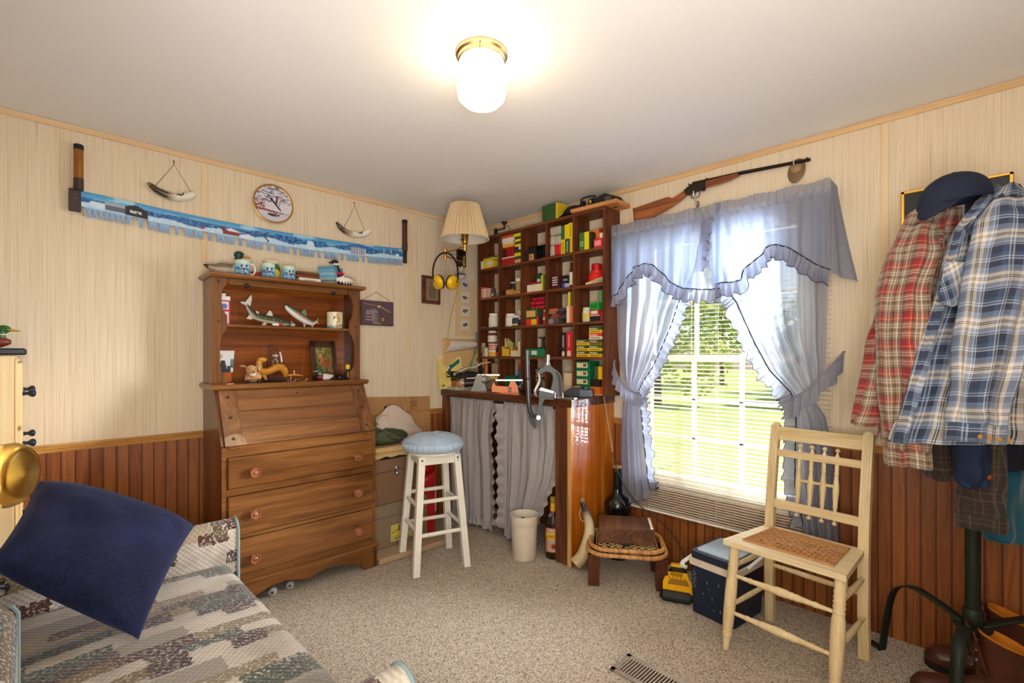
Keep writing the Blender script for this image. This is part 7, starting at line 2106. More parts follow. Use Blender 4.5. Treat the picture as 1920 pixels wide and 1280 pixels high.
MB().box(-.006, .006, -1.855-og.y, -1.838-og.y, 2.140-og.z, 2.154-og.z, b=.002).build('lever_screw', IRON, gun)
HK = mat((128, 100, 72), .45, .4)
t = thing('gun_hook', 'ornate metal hook holding the rifle behind its trigger guard', 'hook', (-.012, -1.800, 2.10))
MB().tube(smoothpath([(.008, 0, -.03), (-.02, 0, .005), (-.044, 0, .022), (-.046, 0, .045)], 12), .004, 6).build('prong', mat((200, 196, 190), .35, .8), t)
m = MB(); m.px([(-.006, .0), (.006, .0), (.010, -.02), (.005, -.032), (.016, -.046), (.022, -.058), (.010, -.056), (0, -.062), (-.010, -.056), (-.022, -.058), (-.016, -.046), (-.005, -.032), (-.010, -.02)], .002, .010); m.build('backplate', HK, t, smooth=0)
t = thing('gun_hook', 'brown hat-shaped hook holding the muzzle end of the rifle', 'hook', (-.010, -2.298, 2.135))
m = MB(); m.lathe([(.0, -.002), (.058, -.002), (.060, .002), (.050, .006), (.026, .008)], 30, axis=(-1, 0, 0), sx=.62, sy=1.0, wob=lambda a, i: .10*math.sin(2*a+.5) if i < 4 else 0); m.build('brim', mat((118, 92, 62), .55, .1), t)
MB().lathe([(.027, .004), (.026, .016), (.020, .022), (.0, .024)], 24, (0, 0, .012), axis=(-1, 0, 0)).build('crown', mat((150, 120, 84), .5, .1), t)
MB().cyl((-.012, 0, .014), (-.050, 0, .020), .0028, n=8).cyl((-.050, 0, .020), (-.050, 0, .042), .0028, n=8).build('prong', mat((200, 196, 190), .35, .8), t)

# ============================================================ cane-seat chair
CRW = wood('cream painted wood', 'c4aa78', 'd6c094', 'e2d0a8', 'z', 1.2, .42, bump=.04)
CRX = wood('cream painted rail', 'c4aa78', 'd6c094', 'e2d0a8', 'x', 1.2, .42, bump=.04)
ch = thing('cane_chair', 'cream painted wooden chair with spindle back and cane seat beside the coat rack', 'chair', (-.43, -2.41, 0), R(-96.7))
def turned(p0, p1, prof, mat_, name, n=20):
    p0 = Vector(p0); p1 = Vector(p1); L_ = (p1-p0).length
    return MB().lathe([(r, t*L_) for t, r in prof], n, p0, axis=(p1-p0)).build(name, mat_, ch, smooth=.8)
legprof = [(0, .010), (.015, .013), (.05, .0125), (.13, .0165), (.145, .019), (.155, .0165), (.165, .0195), (.175, .017), (.19, .0195), (.205, .0175), (.22, .0205), (.32, .0225), (.50, .0235), (.66, .0225), (.70, .0185), (.715, .0215), (.735, .018), (.755, .0215), (.775, .018), (.795, .0215), (.815, .018), (.835, .0215), (.855, .018), (.875, .0215), (.90, .0185), (.94, .021), (1, .021)]
for s in (-1, 1): turned((s*.198, -.205, .002), (s*.196, -.130, .424), legprof, CRW, 'leg')
def post(x, name):
    m = MB(); w_, d_ = .0185, .014
    prof_ = [(.150+.025, .002), (.166, .20), (.168, .43), (.185, .62), (.214, .80), (.236, .905)]
    vs = []
    for y, z in prof_:
        k = 1 if z < .85 else .96
        for dx, dy in ((-w_*k, -d_), (w_*k, -d_), (w_*k, d_), (-w_*k, d_)): vs.append((x+dx, y+dy, z))
    n_ = len(prof_); fs = [(3, 2, 1, 0)]
    for i in range(n_-1):
        for k in range(4): fs.append((i*4+k, i*4+(k+1) % 4, (i+1)*4+(k+1) % 4, (i+1)*4+k))
    fs.append(tuple((n_-1)*4+k for k in range(4)))
    m.add(vs, fs)
    for dx in (-.008, 0, .008):
        m.tube([(x+dx, y-d_-.0006, z) for y, z in prof_[3:]], .0016, 5)
    for z_ in (0,): m.lathe([(.019, 0), (.017, .006), (.010, .011), (0, .012)], 14, (x, prof_[-1][0], .905), sy=.75)
    return m.build(name, CRW, ch, smooth=.5)
for s in (-1, 1): post(s*.183, 'back_post')
def yb(z): return interp([(.43, .168), (.62, .185), (.80, .214), (.905, .236)], z)[0]
for z0, z1 in ((.838, .898), (.764, .796), (.532, .570)):
    m = MB(); ya = yb((z0+z1)/2)
    m.box(-.168, .168, ya-.008, ya+.008, z0, z1, b=.002)
    if z1 > .85:
        for k in (.2, .45, .7, .85): m.box(-.166, .166, ya-.0092, ya-.0075, lerp(z0, z1, k)-.0018, lerp(z0, z1, k)+.0018)
    m.build('back_rail', CRX, ch, smooth=.5)
sprof = [(0, .0), (.012, .006), (.03, .011), (.045, .008), (.055, .004), (.075, .004), (.085, .009), (.14, .0075), (.19, .0065), (.24, .0085), (.26, .0105), (.27, .008), (.36, .0105), (.44, .0125), (.52, .0115), (.60, .0085), (.66, .0075), (.675, .0105), (.69, .0075), (.75, .0085), (.85, .0065), (.90, .009), (.925, .004), (.945, .004), (.955, .008), (.97, .011), (.988, .006), (1, 0)]
for i in range(4):
    x = -.072+.049*i
    turned((x, yb(.512)+.0, .508), (x, yb(.825), .832), sprof, CRW, 'spindle', 14)
for i in range(3):
    x = -.072+.049*i+.0245; m = MB(); yy = yb(.672)
    m.lathe([(.003, -.020), (.005, -.015), (.0075, -.011), (.005, -.006), (.008, 0), (.005, .006), (.0075, .011), (.005, .015), (.003, .020)], 12, (x, yy, .672), axis=(1, 0, 0)); m.build('bead', CRW, ch)
# seat frame
fo = [(-.228, -.170), (.222, -.160), (.186, .170), (-.196, .165)]
fi = [(-.168, -.118), (.165, -.112), (.145, .128), (-.150, .126)]
m = MB()
for i in range(4):
    j = (i+1) % 4
    a, b, c_, d_ = fo[i], fo[j], fi[j], fi[i]
    m.pz([a, b, c_, d_], .424, .447)
m.build('seat_frame', wood('cream seat frame', 'ccb488', 'dcc8a0', 'e8d8b4', 'x', 1, .38), ch, smooth=0)
CANE = mat((186, 134, 84), .5, var=.15, vs=60)
m = MB()
def inq(u, v):
    a = Vector(fi[0]).lerp(Vector(fi[1]), u); b = Vector(fi[3]).lerp(Vector(fi[2]), u); return a.lerp(b, v)
NXC, NYC = 17, 13
for i in range(1, NXC):
    for o_ in (-.1, .1):
        p = inq((i+o_)/NXC, 0); q_ = inq((i+o_)/NXC, 1); m.tube([(p.x, p.y, .449), (q_.x, q_.y, .449)], .0014, 4)
for i in range(1, NYC):
    for o_ in (-.1, .1):
        p = inq(0, (i+o_)/NYC); q_ = inq(1, (i+o_)/NYC); m.tube([(p.x, p.y, .4505), (q_.x, q_.y, .4505)], .0014, 4)
for s in (-1, 1):
    for k in range(-16, 34, 2):
        pts = []
        for j in range(0, 31):
            u = j/30; v = s*(u*NXC/NYC)+k/NYC*1.0
            if 0 <= v <= 1: pts.append((*inq(u, v), .452))
        if len(pts) > 1: m.tube([pts[0], pts[-1]], .0012, 4)
m.build('cane_webbing', CANE, ch, smooth=0)
m = MB(); P_ = [Vector((*q_, .4505)) for q_ in fi]; m.tube([P_[0], P_[1], P_[2], P_[3]], .004, 6, closed=True); m.build('cane_edge', CANE, ch)
strp = [(0, .008), (.06, .009), (.16, .0105), (.20, .014), (.215, .011), (.33, .015), (.36, .018), (.38, .015), (.40, .019), (.425, .016), (.45, .020), (.50, .0205), (.55, .020), (.575, .016), (.60, .019), (.62, .015), (.64, .018), (.67, .015), (.785, .011), (.80, .014), (.84, .0105), (.94, .009), (1, .008)]
for z, yy in ((.30, -.152), (.155, -.180)): turned((-.196, yy, z), (.196, yy, z), [(t_, r_*.82) for t_, r_ in strp], CRW, 'front_stretcher', 16)
plain = [(0, .008), (.3, .0105), (.5, .0115), (.7, .0105), (1, .008)]
for s in (-1, 1):
    turned((s*.196, -.148, .335), (s*.184, .168, .335), plain, CRW, 'side_stretcher', 12)
    turned((s*.197, -.182, .175), (s*.184, .168, .175), plain, CRW, 'side_stretcher', 12)
turned((-.183, .168, .265), (.183, .168, .265), plain, CRW, 'back_stretcher', 12)

# ============================================================ cooler
NAVY = mat((24, 34, 54), .45, var=.15, vs=14)
cl = thing('cooler', 'navy blue picnic cooler with pale rim and handle standing under the window', 'cooler', (-.292, -2.072, 0), R(-7.8))
def rbox(m, hx_, hy_, r, z0, z1, k=1.0, x0=0.0):
    a = rrect(hx_, hy_, r, 5); b = rrect(hx_*k, hy_*k, r, 5)
    m.prism([0]*0 or a, lambda p: (p[0]+x0, p[1], z0), lambda p: (p[0]*k+x0, p[1]*k, z1)); return m
rbox(MB(), .135, .106, .022, .002, .236, 1.06).build('cooler_body', NAVY, cl, smooth=.6)
rbox(MB(), .149, .120, .028, .232, .262, 1.01).build('rim', mat((214, 200, 178), .5), cl, smooth=.6)
rbox(MB(), .140, .112, .024, .262, .294, .985).build('cooler_lid', NAVY, cl, smooth=.6)
rbox(MB(), .118, .094, .02, .294, .2995, .99).build('lid_panel', mat((132, 146, 158), .4, var=.12, vs=10), cl, smooth=.6)
hnd = MB()
hp_ = [(.01, .126, .250), (-.10, .128, .246), (-.185, .126, .236), (-.200, .110, .234), (-.200, .04, .234)]
hnd.tube(smoothpath([(.03, .127, .252), (-.06, .129, .249), (-.160, .128, .238), (-.196, .116, .233), (-.20, .09, .232)], 20), [.011]*20, 8, flat=.7)
hnd.build('handle', mat((206, 202, 200), .4), cl, smooth=1)
MB().tube(smoothpath([(.03, -.127, .252), (-.05, -.129, .262), (.06, -.129, .28), (.12, -.127, .285)], 16), .009, 8, flat=.7).build('handle', mat((206, 202, 200), .4), cl, smooth=1)
MB().box(-.1445, -.140, -.09, .02, .236, .25).build('latch_recess', mat((180, 168, 146), .5), cl)
m = MB(); q = random.Random(9)
for i in range(9):
    yy = q.uniform(-.09, .09); zz = q.uniform(.03, .2); x_ = -.1355-(.0081*zz/.236)
    m.box(x_-.0006, x_, yy, yy+q.uniform(.003, .008), zz, zz+q.uniform(.004, .014))
m.build('scuff', mat((120, 130, 140), .7), cl, smooth=0)
MB().tube([(-.1432, .083+.012*math.sin(k*1.9), .205-.0055*k) for k in range(16)], .0018, 4).build('faded_script', mat((110, 122, 132), .6), cl)

# ============================================================ yellow cordless tool
tl = thing('power_tool', 'yellow and black power tool lying on the carpet between the cooler and the webbed stool', 'power tool', (-.305, -1.83, 0), R(24))
TY = mat((236, 176, 16), .4)
TB = mat((34, 34, 36), .5)
MB().box(-.115, -.055, -.075, .085, .003, .050, b=.018).build('front_grip', TB, tl)
m = MB(); m.pz([(-.075, -.075), (-.07, .070), (.0, .062), (.055, .055), (.060, -.045), (.0, -.050)], .030, .088); m.build('housing', TY, tl, smooth=0)
MB().pz([(-.082, -.055), (-.082, .045), (-.03, .038), (-.03, -.045)], .084, .0895).build('recess', mat((150, 104, 10), .5), tl, smooth=0)
MB().box(.045, .15, -.045, .052, .003, .085, b=.02).build('rear_grip', TB, tl)
MB().box(.125, .165, -.02, .045, .080, .095, b=.006).build('end_ring', TY, tl)
MB().box(-.118, -.070, -.090, -.072, .006, .052, b=.004).build('battery_latch', TY, tl)
m = MB(); q = random.Random(4)
for i in range(4):
    xx = .004+.012*i; yy = -.02
    while yy < .03: k = q.uniform(.004, .012); m.box(xx, xx+.007, yy, yy+k, .0878, .0886); yy += k+.003
m.build('lettering', mat((60, 44, 8), .6), tl, smooth=0)
m = MB()
for i in range(5): m.box(-.018, -.010, -.035+.018*i, -.027+.018*i, .0878, .0886)
m.build('vent_slot', mat((70, 50, 8), .6), tl, smooth=0)
MB().box(-.10, .04, -.06, .06, .003, .04).build('underside', TB, tl, smooth=0)

# ============================================================ floor register
fv = thing('floor_register', 'metal floor vent with parallel slots set in the carpet', 'vent', (-.995, -2.07, 0))
m = MB(); X_, Y_ = .069, .152
m.box(-X_, X_, -Y_, -Y_+.022, .0, .007, b=.002).box(-X_, X_, Y_-.022, Y_, .0, .007, b=.002).box(-X_, -X_+.022, -Y_, Y_, 0, .007, b=.002).box(X_-.022, X_, -Y_, Y_, 0, .007, b=.002)
m.build('frame', mat((164, 152, 138), .35, .5), fv)
m = MB()
for i in range(21): yy = lerp(-Y_+.022, Y_-.022, (i+.5)/21); m.box(-X_+.020, X_-.020, yy-.0016, yy+.0016, .001, .0062)
m.build('louvre', mat((206, 190, 170), .35, .4), fv, smooth=0)
MB().box(-X_+.02, X_-.02, -Y_+.02, Y_-.02, -.002, .0015).build('duct', mat((48, 26, 20), .8), fv, smooth=0)
MB().box(-.01, .01, Y_-.004, Y_+.006, .004, .010, b=.002).build('lever', mat((190, 176, 160), .35, .5), fv)
# ============================================================ framed picture, coat rack and hanging clothes
t = thing('picture_frame', 'thin gold-framed picture with a black mat on the right wall behind the hanging clothes', 'framed picture', (-.012, -2.868, 1.782))
m = MB(); a_, b_ = .168, .150
for y0, y1, z0, z1 in ((-a_, a_, b_-.012, b_), (-a_, a_, -b_, -b_+.012), (-a_, -a_+.012, -b_, b_), (a_-.012, a_, -b_, b_)): m.box(-.010, .010, y0, y1, z0, z1, b=.002)
m.build('frame', BRASS, t)
MB().box(-.004, .008, -a_+.01, a_-.01, -b_+.01, b_-.01).build('mat_board', mat('26282a', .3), t, smooth=0)
MB().box(-.006, -.003, -.105, .105, -.085, .100).build('print', mat('8e8a94', .35, var=.3, vs=9), t, smooth=0)

RK = Vector((-.305, -2.93, 0)); RA = R(-45)
IRN = mat('20261f', .5, .3, bump=.15, bs=300)
rack = thing('coat_rack', 'black metal coat rack with curved strap legs, loaded with shirts and a cap', 'coat rack', RK, RA)
MB().cyl((0, 0, .275), (0, 0, 1.80), .0215, n=18).build('pole', IRN, rack)
MB().lathe([(.026, .272), (.029, .276), (.029, .33), (.0245, .336)], 18).build('collar', IRN, rack)
MB().lathe([(0, .268), (.052, .268), (.054, .274), (.050, .279), (0, .279)], 24).build('hub', IRN, rack)
for aw in (60.6, -186, -57):
    a = R(aw)-RA; c, s = math.cos(a), math.sin(a)
    P_ = smoothpath([(.03, .276), (.12, .305), (.20, .318), (.262, .282), (.292, .19), (.318, .010), (.322, .006)], 30)+[Vector((.350, .005, 0)), Vector((.375, .006, 0))]
    m = MB(); vs = []
    for q_ in P_:
        for w_ in (-.018, .018): vs.append((q_[0]*c-w_*s, q_[0]*s+w_*c, q_[1]))
    n_ = len(P_); m.add(vs, [(2*i, 2*i+1, 2*i+3, 2*i+2) for i in range(n_-1)])
    m.build('leg', IRN, rack, smooth=.8, solid=.005)
for i, (a, z) in enumerate(((200, 1.73), (20, 1.74), (110, 1.73), (290, 1.72))):
    c, s = math.cos(R(a)), math.sin(R(a))
    MB().tube(smoothpath([(.02*c, .02*s, z-.05), (.07*c, .07*s, z-.06), (.11*c, .11*s, z-.03), (.125*c, .125*s, z+.03)], 12), .007, 8).build('hook', BLACK, rack)

def plaid(name, pu, pv, su, sv, rough=.85, twill=900):
    """woven check: stripe lists (position, colour) repeat every pu / pv metres"""
    t = NT(name).set(rough, 0, .15, sheen=.15)
    uvn = t.n('ShaderNodeUVMap', uv_map='UVMap'); sx = t.n('ShaderNodeSeparateXYZ'); t.l(uvn.outputs[0], sx.inputs[0])
    cu_ = t.ramp(t.math('FRACT', t.math('DIVIDE', sx.outputs['X'], pu)), su, 'CONSTANT')
    cv_ = t.ramp(t.math('FRACT', t.math('DIVIDE', sx.outputs['Y'], pv)), sv, 'CONSTANT')
    col = t.mix(.5, cu_, cv_)
    tw = t.math('MULTIPLY', t.math('SINE', t.math('MULTIPLY', t.math('ADD', sx.outputs['X'], sx.outputs['Y']), 2400)), .5)
    n_ = t.noise(t.coord(), 300, 2)
    col = t.mix(t.math('MULTIPLY', n_, .3), col, lin('6a625c'))
    t.l(col, t.b.inputs['Base Color'])
    t.bump(t.math('ADD', tw, n_), .12, .001)
    return t.mat
RS = [(0, '8a1c26'), (.10, 'b02430'), (.15, 'd8a050'), (.17, 'a8202c'), (.24, '4a2420'), (.28, '8c7660'), (.36, 'e0d4c4'), (.385, '8c7660'), (.46, 'dccfbe'), (.485, '7c664e'), (.56, '3a2c26'), (.60, '8c7660'), (.68, 'e0d4c4'), (.705, '86705a'), (.78, 'd8cbb8'), (.80, '7c664e'), (.90, '44241f'), (.95, '8a1c26')]
BS = [(0, '24324c'), (.16, '3a5474'), (.24, 'b4bccb'), (.265, '3a5474'), (.30, 'b4bccb'), (.325, '24324c'), (.46, '74839f'), (.56, '8e9ab0'), (.60, 'e2d8c8'), (.68, '24242c'), (.70, 'e6dccc'), (.72, '24242c'), (.74, 'e2d8c8'), (.82, '8e9ab0'), (.90, 'c4cad2'), (.925, '587090'), (.96, 'b4bcc8'), (.98, '24324c')]
MRED = plaid('red and tan plaid flannel', .092, .092, RS, RS)
MBLU = plaid('blue and cream plaid flannel', .134, .134, BS, BS)
BRS = [(0, '2c221c'), (.3, '4a3c30'), (.36, '2c221c'), (.5, '5e4e3c'), (.54, '2a201c'), (.75, '3c3028'), (.8, '6a5a46'), (.84, '2c221c')]
MBRN = plaid('dark brown plaid', .09, .09, BRS, BRS)
MNAV = mat('141e30', .8, var=.15, vs=14, bump=.2, bs=260)
MTEA = mat('12566e', .75, var=.12, vs=9, bump=.2, bs=260, sheen=.3)
def drape(name, rows, mat_, parent, W, seed, nf=5, amp=.10, nu=96, nv=60, tw=.5, a0=0, a1=TAU, solid=.0018, v0=0.0):
    """hanging cloth: rows of (z, cx, cy, half width, half depth); long folds run down it"""
    q = random.Random(seed); ph = [q.uniform(0, 6) for _ in range(6)]
    RS_ = [(i/(len(rows)-1),)+tuple(r) for i, r in enumerate(rows)]
    ln_ = [0]
    for a, b in zip(rows, rows[1:]): ln_.append(ln_[-1]+math.sqrt((a[0]-b[0])**2+(a[1]-b[1])**2))
    def val(v):
        k = v*(len(rows)-1); i = min(int(k), len(rows)-2); f_ = k-i
        return tuple(lerp(x, y, f_) for x, y in zip(rows[i], rows[i+1])), lerp(ln_[i], ln_[i+1], f_)
    def f(u, v):
        (z, cx, cy, hw, hd), _ = val(v)
        a = lerp(a0, a1, u)
        k = 1+amp*min(1, .25+v*1.2)*(math.sin(nf*a+ph[0]+tw*v*4)+.55*math.sin((nf*2+1)*a+ph[1]-tw*v*3)+.5*noise.noise((math.cos(a)*2+ph[2], math.sin(a)*2, v*4)))
        kk = 1+.35*(k-1)
        return Vector((cx+hw*kk*math.cos(a)+.010*noise.noise((v*7, a, ph[3])), cy+hd*k*math.sin(a)+.012*noise.noise((v*6+ph[4], a*1.5, 3)), z+.008*noise.noise((a*1.5, v*2, ph[5]))))
    m = MB(); m.sheet(nu, nv, f, uv=lambda u, v: (u*W, val(v)[1]+v0), closed=(a1-a0 > 6.2))
    if a1-a0 > 6.2:
        # the seam column repeats its UV: hide it at the back
        pass
    o = m.build(name, mat_, parent, smooth=1.5, solid=solid)
    return o, f
def cuff(name, f, mat_, parent, n=40, h=.055, grow=1.06):
    m = MB()
    ring = [f(i/n, .985) for i in range(n)]
    c = sum(ring, Vector())/n
    d = (sum((f(i/n, 1) for i in range(n)), Vector())-sum((f(i/n, .9) for i in range(n)), Vector())).normalized()
    m.sheet(n, 3, lambda u, v: c+(ring[int(u*n) % n]-c)*grow+d*(v*h-.01), uv=lambda u, v: (v*h+.02, u*.30), closed=True)
    return m.build(name, mat_, parent, smooth=1.2, solid=.003), c, d
CB = Vector((RK.x, RK.y, 0))
# dark brown plaid shirt right at the pole (hangs lowest)
g = thing('brown_plaid_shirt', 'dark brown plaid shirt hanging at the pole, one cuffed sleeve lowest', 'shirt', CB, RA)
drape('shirt_body', [(1.71, 0.019, 0.02, 0.061, 0.04), (1.507, 0.008, 0.03, 0.113, 0.06), (1.199, -0.002, 0.03, 0.133, 0.06), (0.85, -0.048, 0.03, 0.087, 0.06), (0.789, -0.054, 0.03, 0.077, 0.055)], MBRN, g, .5, 3)
_, fs = drape('sleeve', [(1.447, 0.011, -0.04, 0.059, 0.05), (1.103, -0.013, -0.055, 0.061, 0.055), (0.81, -0.023, -0.055, 0.059, 0.055), (0.673, -0.021, -0.055, 0.062, 0.056)], MBRN, g, .36, 4, nf=4, amp=.07)
cuff('cuff', fs, MBRN, g, h=.050, grow=1.08)
# red plaid shirt
g = thing('red_plaid_shirt', 'red and tan plaid flannel shirt hanging on the left side of the coat rack', 'shirt', CB, RA)
drape('shirt_body', [(1.77, -0.133, -0.01, 0.04, 0.035), (1.736, -0.148, -0.01, 0.069, 0.05), (1.639, -0.165, 0.0, 0.088, 0.062), (1.529, -0.189, 0.0, 0.108, 0.07), (1.36, -0.191, 0.01, 0.13, 0.075), (1.24, -0.206, 0.01, 0.142, 0.075), (1.049, -0.236, 0.01, 0.165, 0.078), (0.984, -0.246, 0.01, 0.17, 0.078)], MRED, g, .62, 5, nf=6, amp=.20)
drape('shirt_front', [(1.738, -0.116, -0.035, 0.034, 0.03), (1.541, -0.14, -0.045, 0.073, 0.045), (1.249, -0.169, -0.045, 0.102, 0.05), (0.987, -0.218, -0.04, 0.122, 0.055), (0.933, -0.223, -0.04, 0.125, 0.055)], MRED, g, .5, 15, nf=5, amp=.22, v0=.05)
_, fs = drape('sleeve', [(1.681, -0.21, -0.03, 0.054, 0.05), (1.587, -0.26, -0.055, 0.068, 0.06), (1.439, -0.318, -0.085, 0.066, 0.06), (1.277, -0.337, -0.095, 0.062, 0.058), (1.108, -0.33, -0.095, 0.06, 0.055), (0.966, -0.314, -0.092, 0.062, 0.052), (0.905, -0.312, -0.092, 0.062, 0.05)], MRED, g, .40, 6, nf=4, amp=.24, v0=.03)
cuff('cuff', fs, MRED, g, h=.058, grow=1.04)
# navy jacket behind and under the blue shirt
g = thing('navy_jacket', 'dark navy jacket hanging behind the blue plaid shirt, copper button on its cuff', 'jacket', CB, RA)
drape('jacket_body', [(1.72, .10, .03, .06, .045), (1.5, .10, .03, .13, .065), (1.2, .10, .03, .150, .07), (.92, .085, .02, .165, .075), (.835, .08, .02, .165, .075)], MNAV, g, .9, 7, nf=5, amp=.09)
_, fs = drape('jacket_sleeve', [(1.299, -0.101, -0.085, 0.054, 0.05), (1.004, -0.1, -0.095, 0.049, 0.048), (0.848, -0.098, -0.1, 0.039, 0.042), (0.799, -0.097, -0.1, 0.037, 0.04)], mat('1a2a48', .8, var=.15, vs=14, bump=.2, bs=260), g, .3, 8, nf=3, amp=.08)
MB().lathe([(.009, 0), (.009, .003), (.006, .005), (0, .005)], 16, (-.085, -.146, .835), axis=(0, -1, 0)).build('button', mat((196, 120, 74), .3, .9), g)
# teal garment
g = thing('teal_trousers', 'teal blue garment hanging lowest at the right behind the navy jacket', 'garment', CB, RA)
drape('cloth_body', [(1.2, .14, .04, .08, .04), (.95, .135, .04, .095, .05), (.80, .140, .04, .090, .05), (.62, .155, .04, .070, .045), (.56, .158, .04, .062, .04)], MTEA, g, .5, 9, nf=4, amp=.10)
# blue plaid shirt in front
g = thing('blue_plaid_shirt', 'blue, cream and navy plaid flannel shirt hanging in front on the coat rack', 'shirt', CB, RA)
drape('shirt_body', [(1.787, -0.008, -0.13, 0.03, 0.022), (1.757, -0.013, -0.13, 0.07, 0.036), (1.63, -0.043, -0.135, 0.14, 0.05), (1.419, -0.073, -0.14, 0.167, 0.058), (1.21, -0.103, -0.14, 0.204, 0.058), (1.021, -0.133, -0.14, 0.224, 0.058), (0.951, -0.148, -0.14, 0.229, 0.058)], MBLU, g, .78, 10, nf=5, amp=.20)
drape('placket', [(1.735, -0.122, -0.165, 0.012, 0.02), (1.622, -0.206, -0.165, 0.013, 0.02), (1.416, -0.261, -0.165, 0.013, 0.022), (1.21, -0.325, -0.165, 0.013, 0.022), (1.024, -0.375, -0.165, 0.014, 0.022), (0.95, -0.392, -0.165, 0.014, 0.022)], MBLU, g, .09, 16, nf=2, amp=.05, nu=16, nv=40)
_, fs = drape('sleeve', [(1.707, -0.092, -0.221, 0.055, 0.05), (1.649, -0.117, -0.241, 0.077, 0.062), (1.533, -0.15, -0.261, 0.087, 0.07), (1.385, -0.193, -0.276, 0.08, 0.066), (1.221, -0.226, -0.281, 0.072, 0.06), (1.075, -0.248, -0.276, 0.066, 0.055), (1.016, -0.252, -0.272, 0.061, 0.05)], MBLU, g, .46, 12, nf=4, amp=.17, v0=.10)
cf, cc, cd = cuff('cuff', fs, MBLU, g, h=.055, grow=1.05)
for i in range(4):
    MB().lathe([(.0065, 0), (.0065, .002), (.004, .003), (0, .0022)], 14, cc+Vector((-.048+.028*i, -.062, -.022-.004*i)), axis=(0, -1, 0)).build('button', mat((186, 130, 62), .35), g)
m = MB(); m.sheet(18, 20, lambda u, v: Vector((lerp(-.310, -.232, u)+.020*v, -.212-.006*math.sin(PI*u), lerp(1.398, 1.520, v)-.016*(1-v)*math.cos((u-.5)*PI)+.0*u)), uv=lambda u, v: (u*.1+v*.07, v*.13-u*.06)); m.build('pocket', MBLU, g, smooth=1, solid=.003)
m = MB(); m.sheet(20, 8, lambda u, v: Vector((lerp(-.205, -.085, u)+.03*v, -.185-.012*v, lerp(1.635, 1.745, u)-.045*v)), uv=lambda u, v: (u*.15, v*.06)); m.build('collar', MBLU, g, smooth=1, solid=.004)
_, fs = drape('sleeve', [(1.664, 0.123, -0.12, 0.056, 0.05), (1.451, 0.158, -0.125, 0.07, 0.06), (1.2, 0.132, -0.13, 0.065, 0.055), (1.08, 0.077, -0.135, 0.06, 0.05), (1.001, 0.017, -0.14, 0.05, 0.045)], MBLU, g, .4, 13, nf=3, amp=.14)
# cap
cp = thing('baseball_cap', 'dark navy baseball cap hung on top of the coat rack above the plaid shirts', 'cap', CB+Vector((0, 0, 1.745)), RA+R(8))
CAPM = mat('1a2236', .85, var=.2, vs=26, bump=.3, bs=300)
def capf(u, v):
    a = TAU*u; k = v*PI/2
    r = 1-.05*v
    lobe = 1+.018*abs(math.cos(3*a))
    return (-.150+.098*math.cos(a)*math.cos(k)*lobe, -.06+.092*math.sin(a)*math.cos(k)*lobe, .100*math.sin(k)**.85+.014*math.cos(a)*(1-v))
m = MB(); m.sheet(48, 16, capf, closed=True); m.build('crown', CAPM, cp, smooth=1.2, solid=.003)
m = MB(); m.sheet(24, 8, lambda u, v: (-.176-.070*math.sin(PI*u)**.6-.018*v*math.sin(PI*u), -.06+lerp(-.078, .078, u), .012-.072*v*math.sin(PI*u)**.7), ); m.build('brim', CAPM, cp, smooth=1.2, solid=.004)
MB().ell((-.150, -.06, .100), .008, .008, .005).build('button', CAPM, cp)
MB().tube(smoothpath([(-.075, -.128, .012), (-.046, -.06, .024), (-.070, 0.0, .014)], 12), .007, 8, flat=.4).build('strap', CAPM, cp)

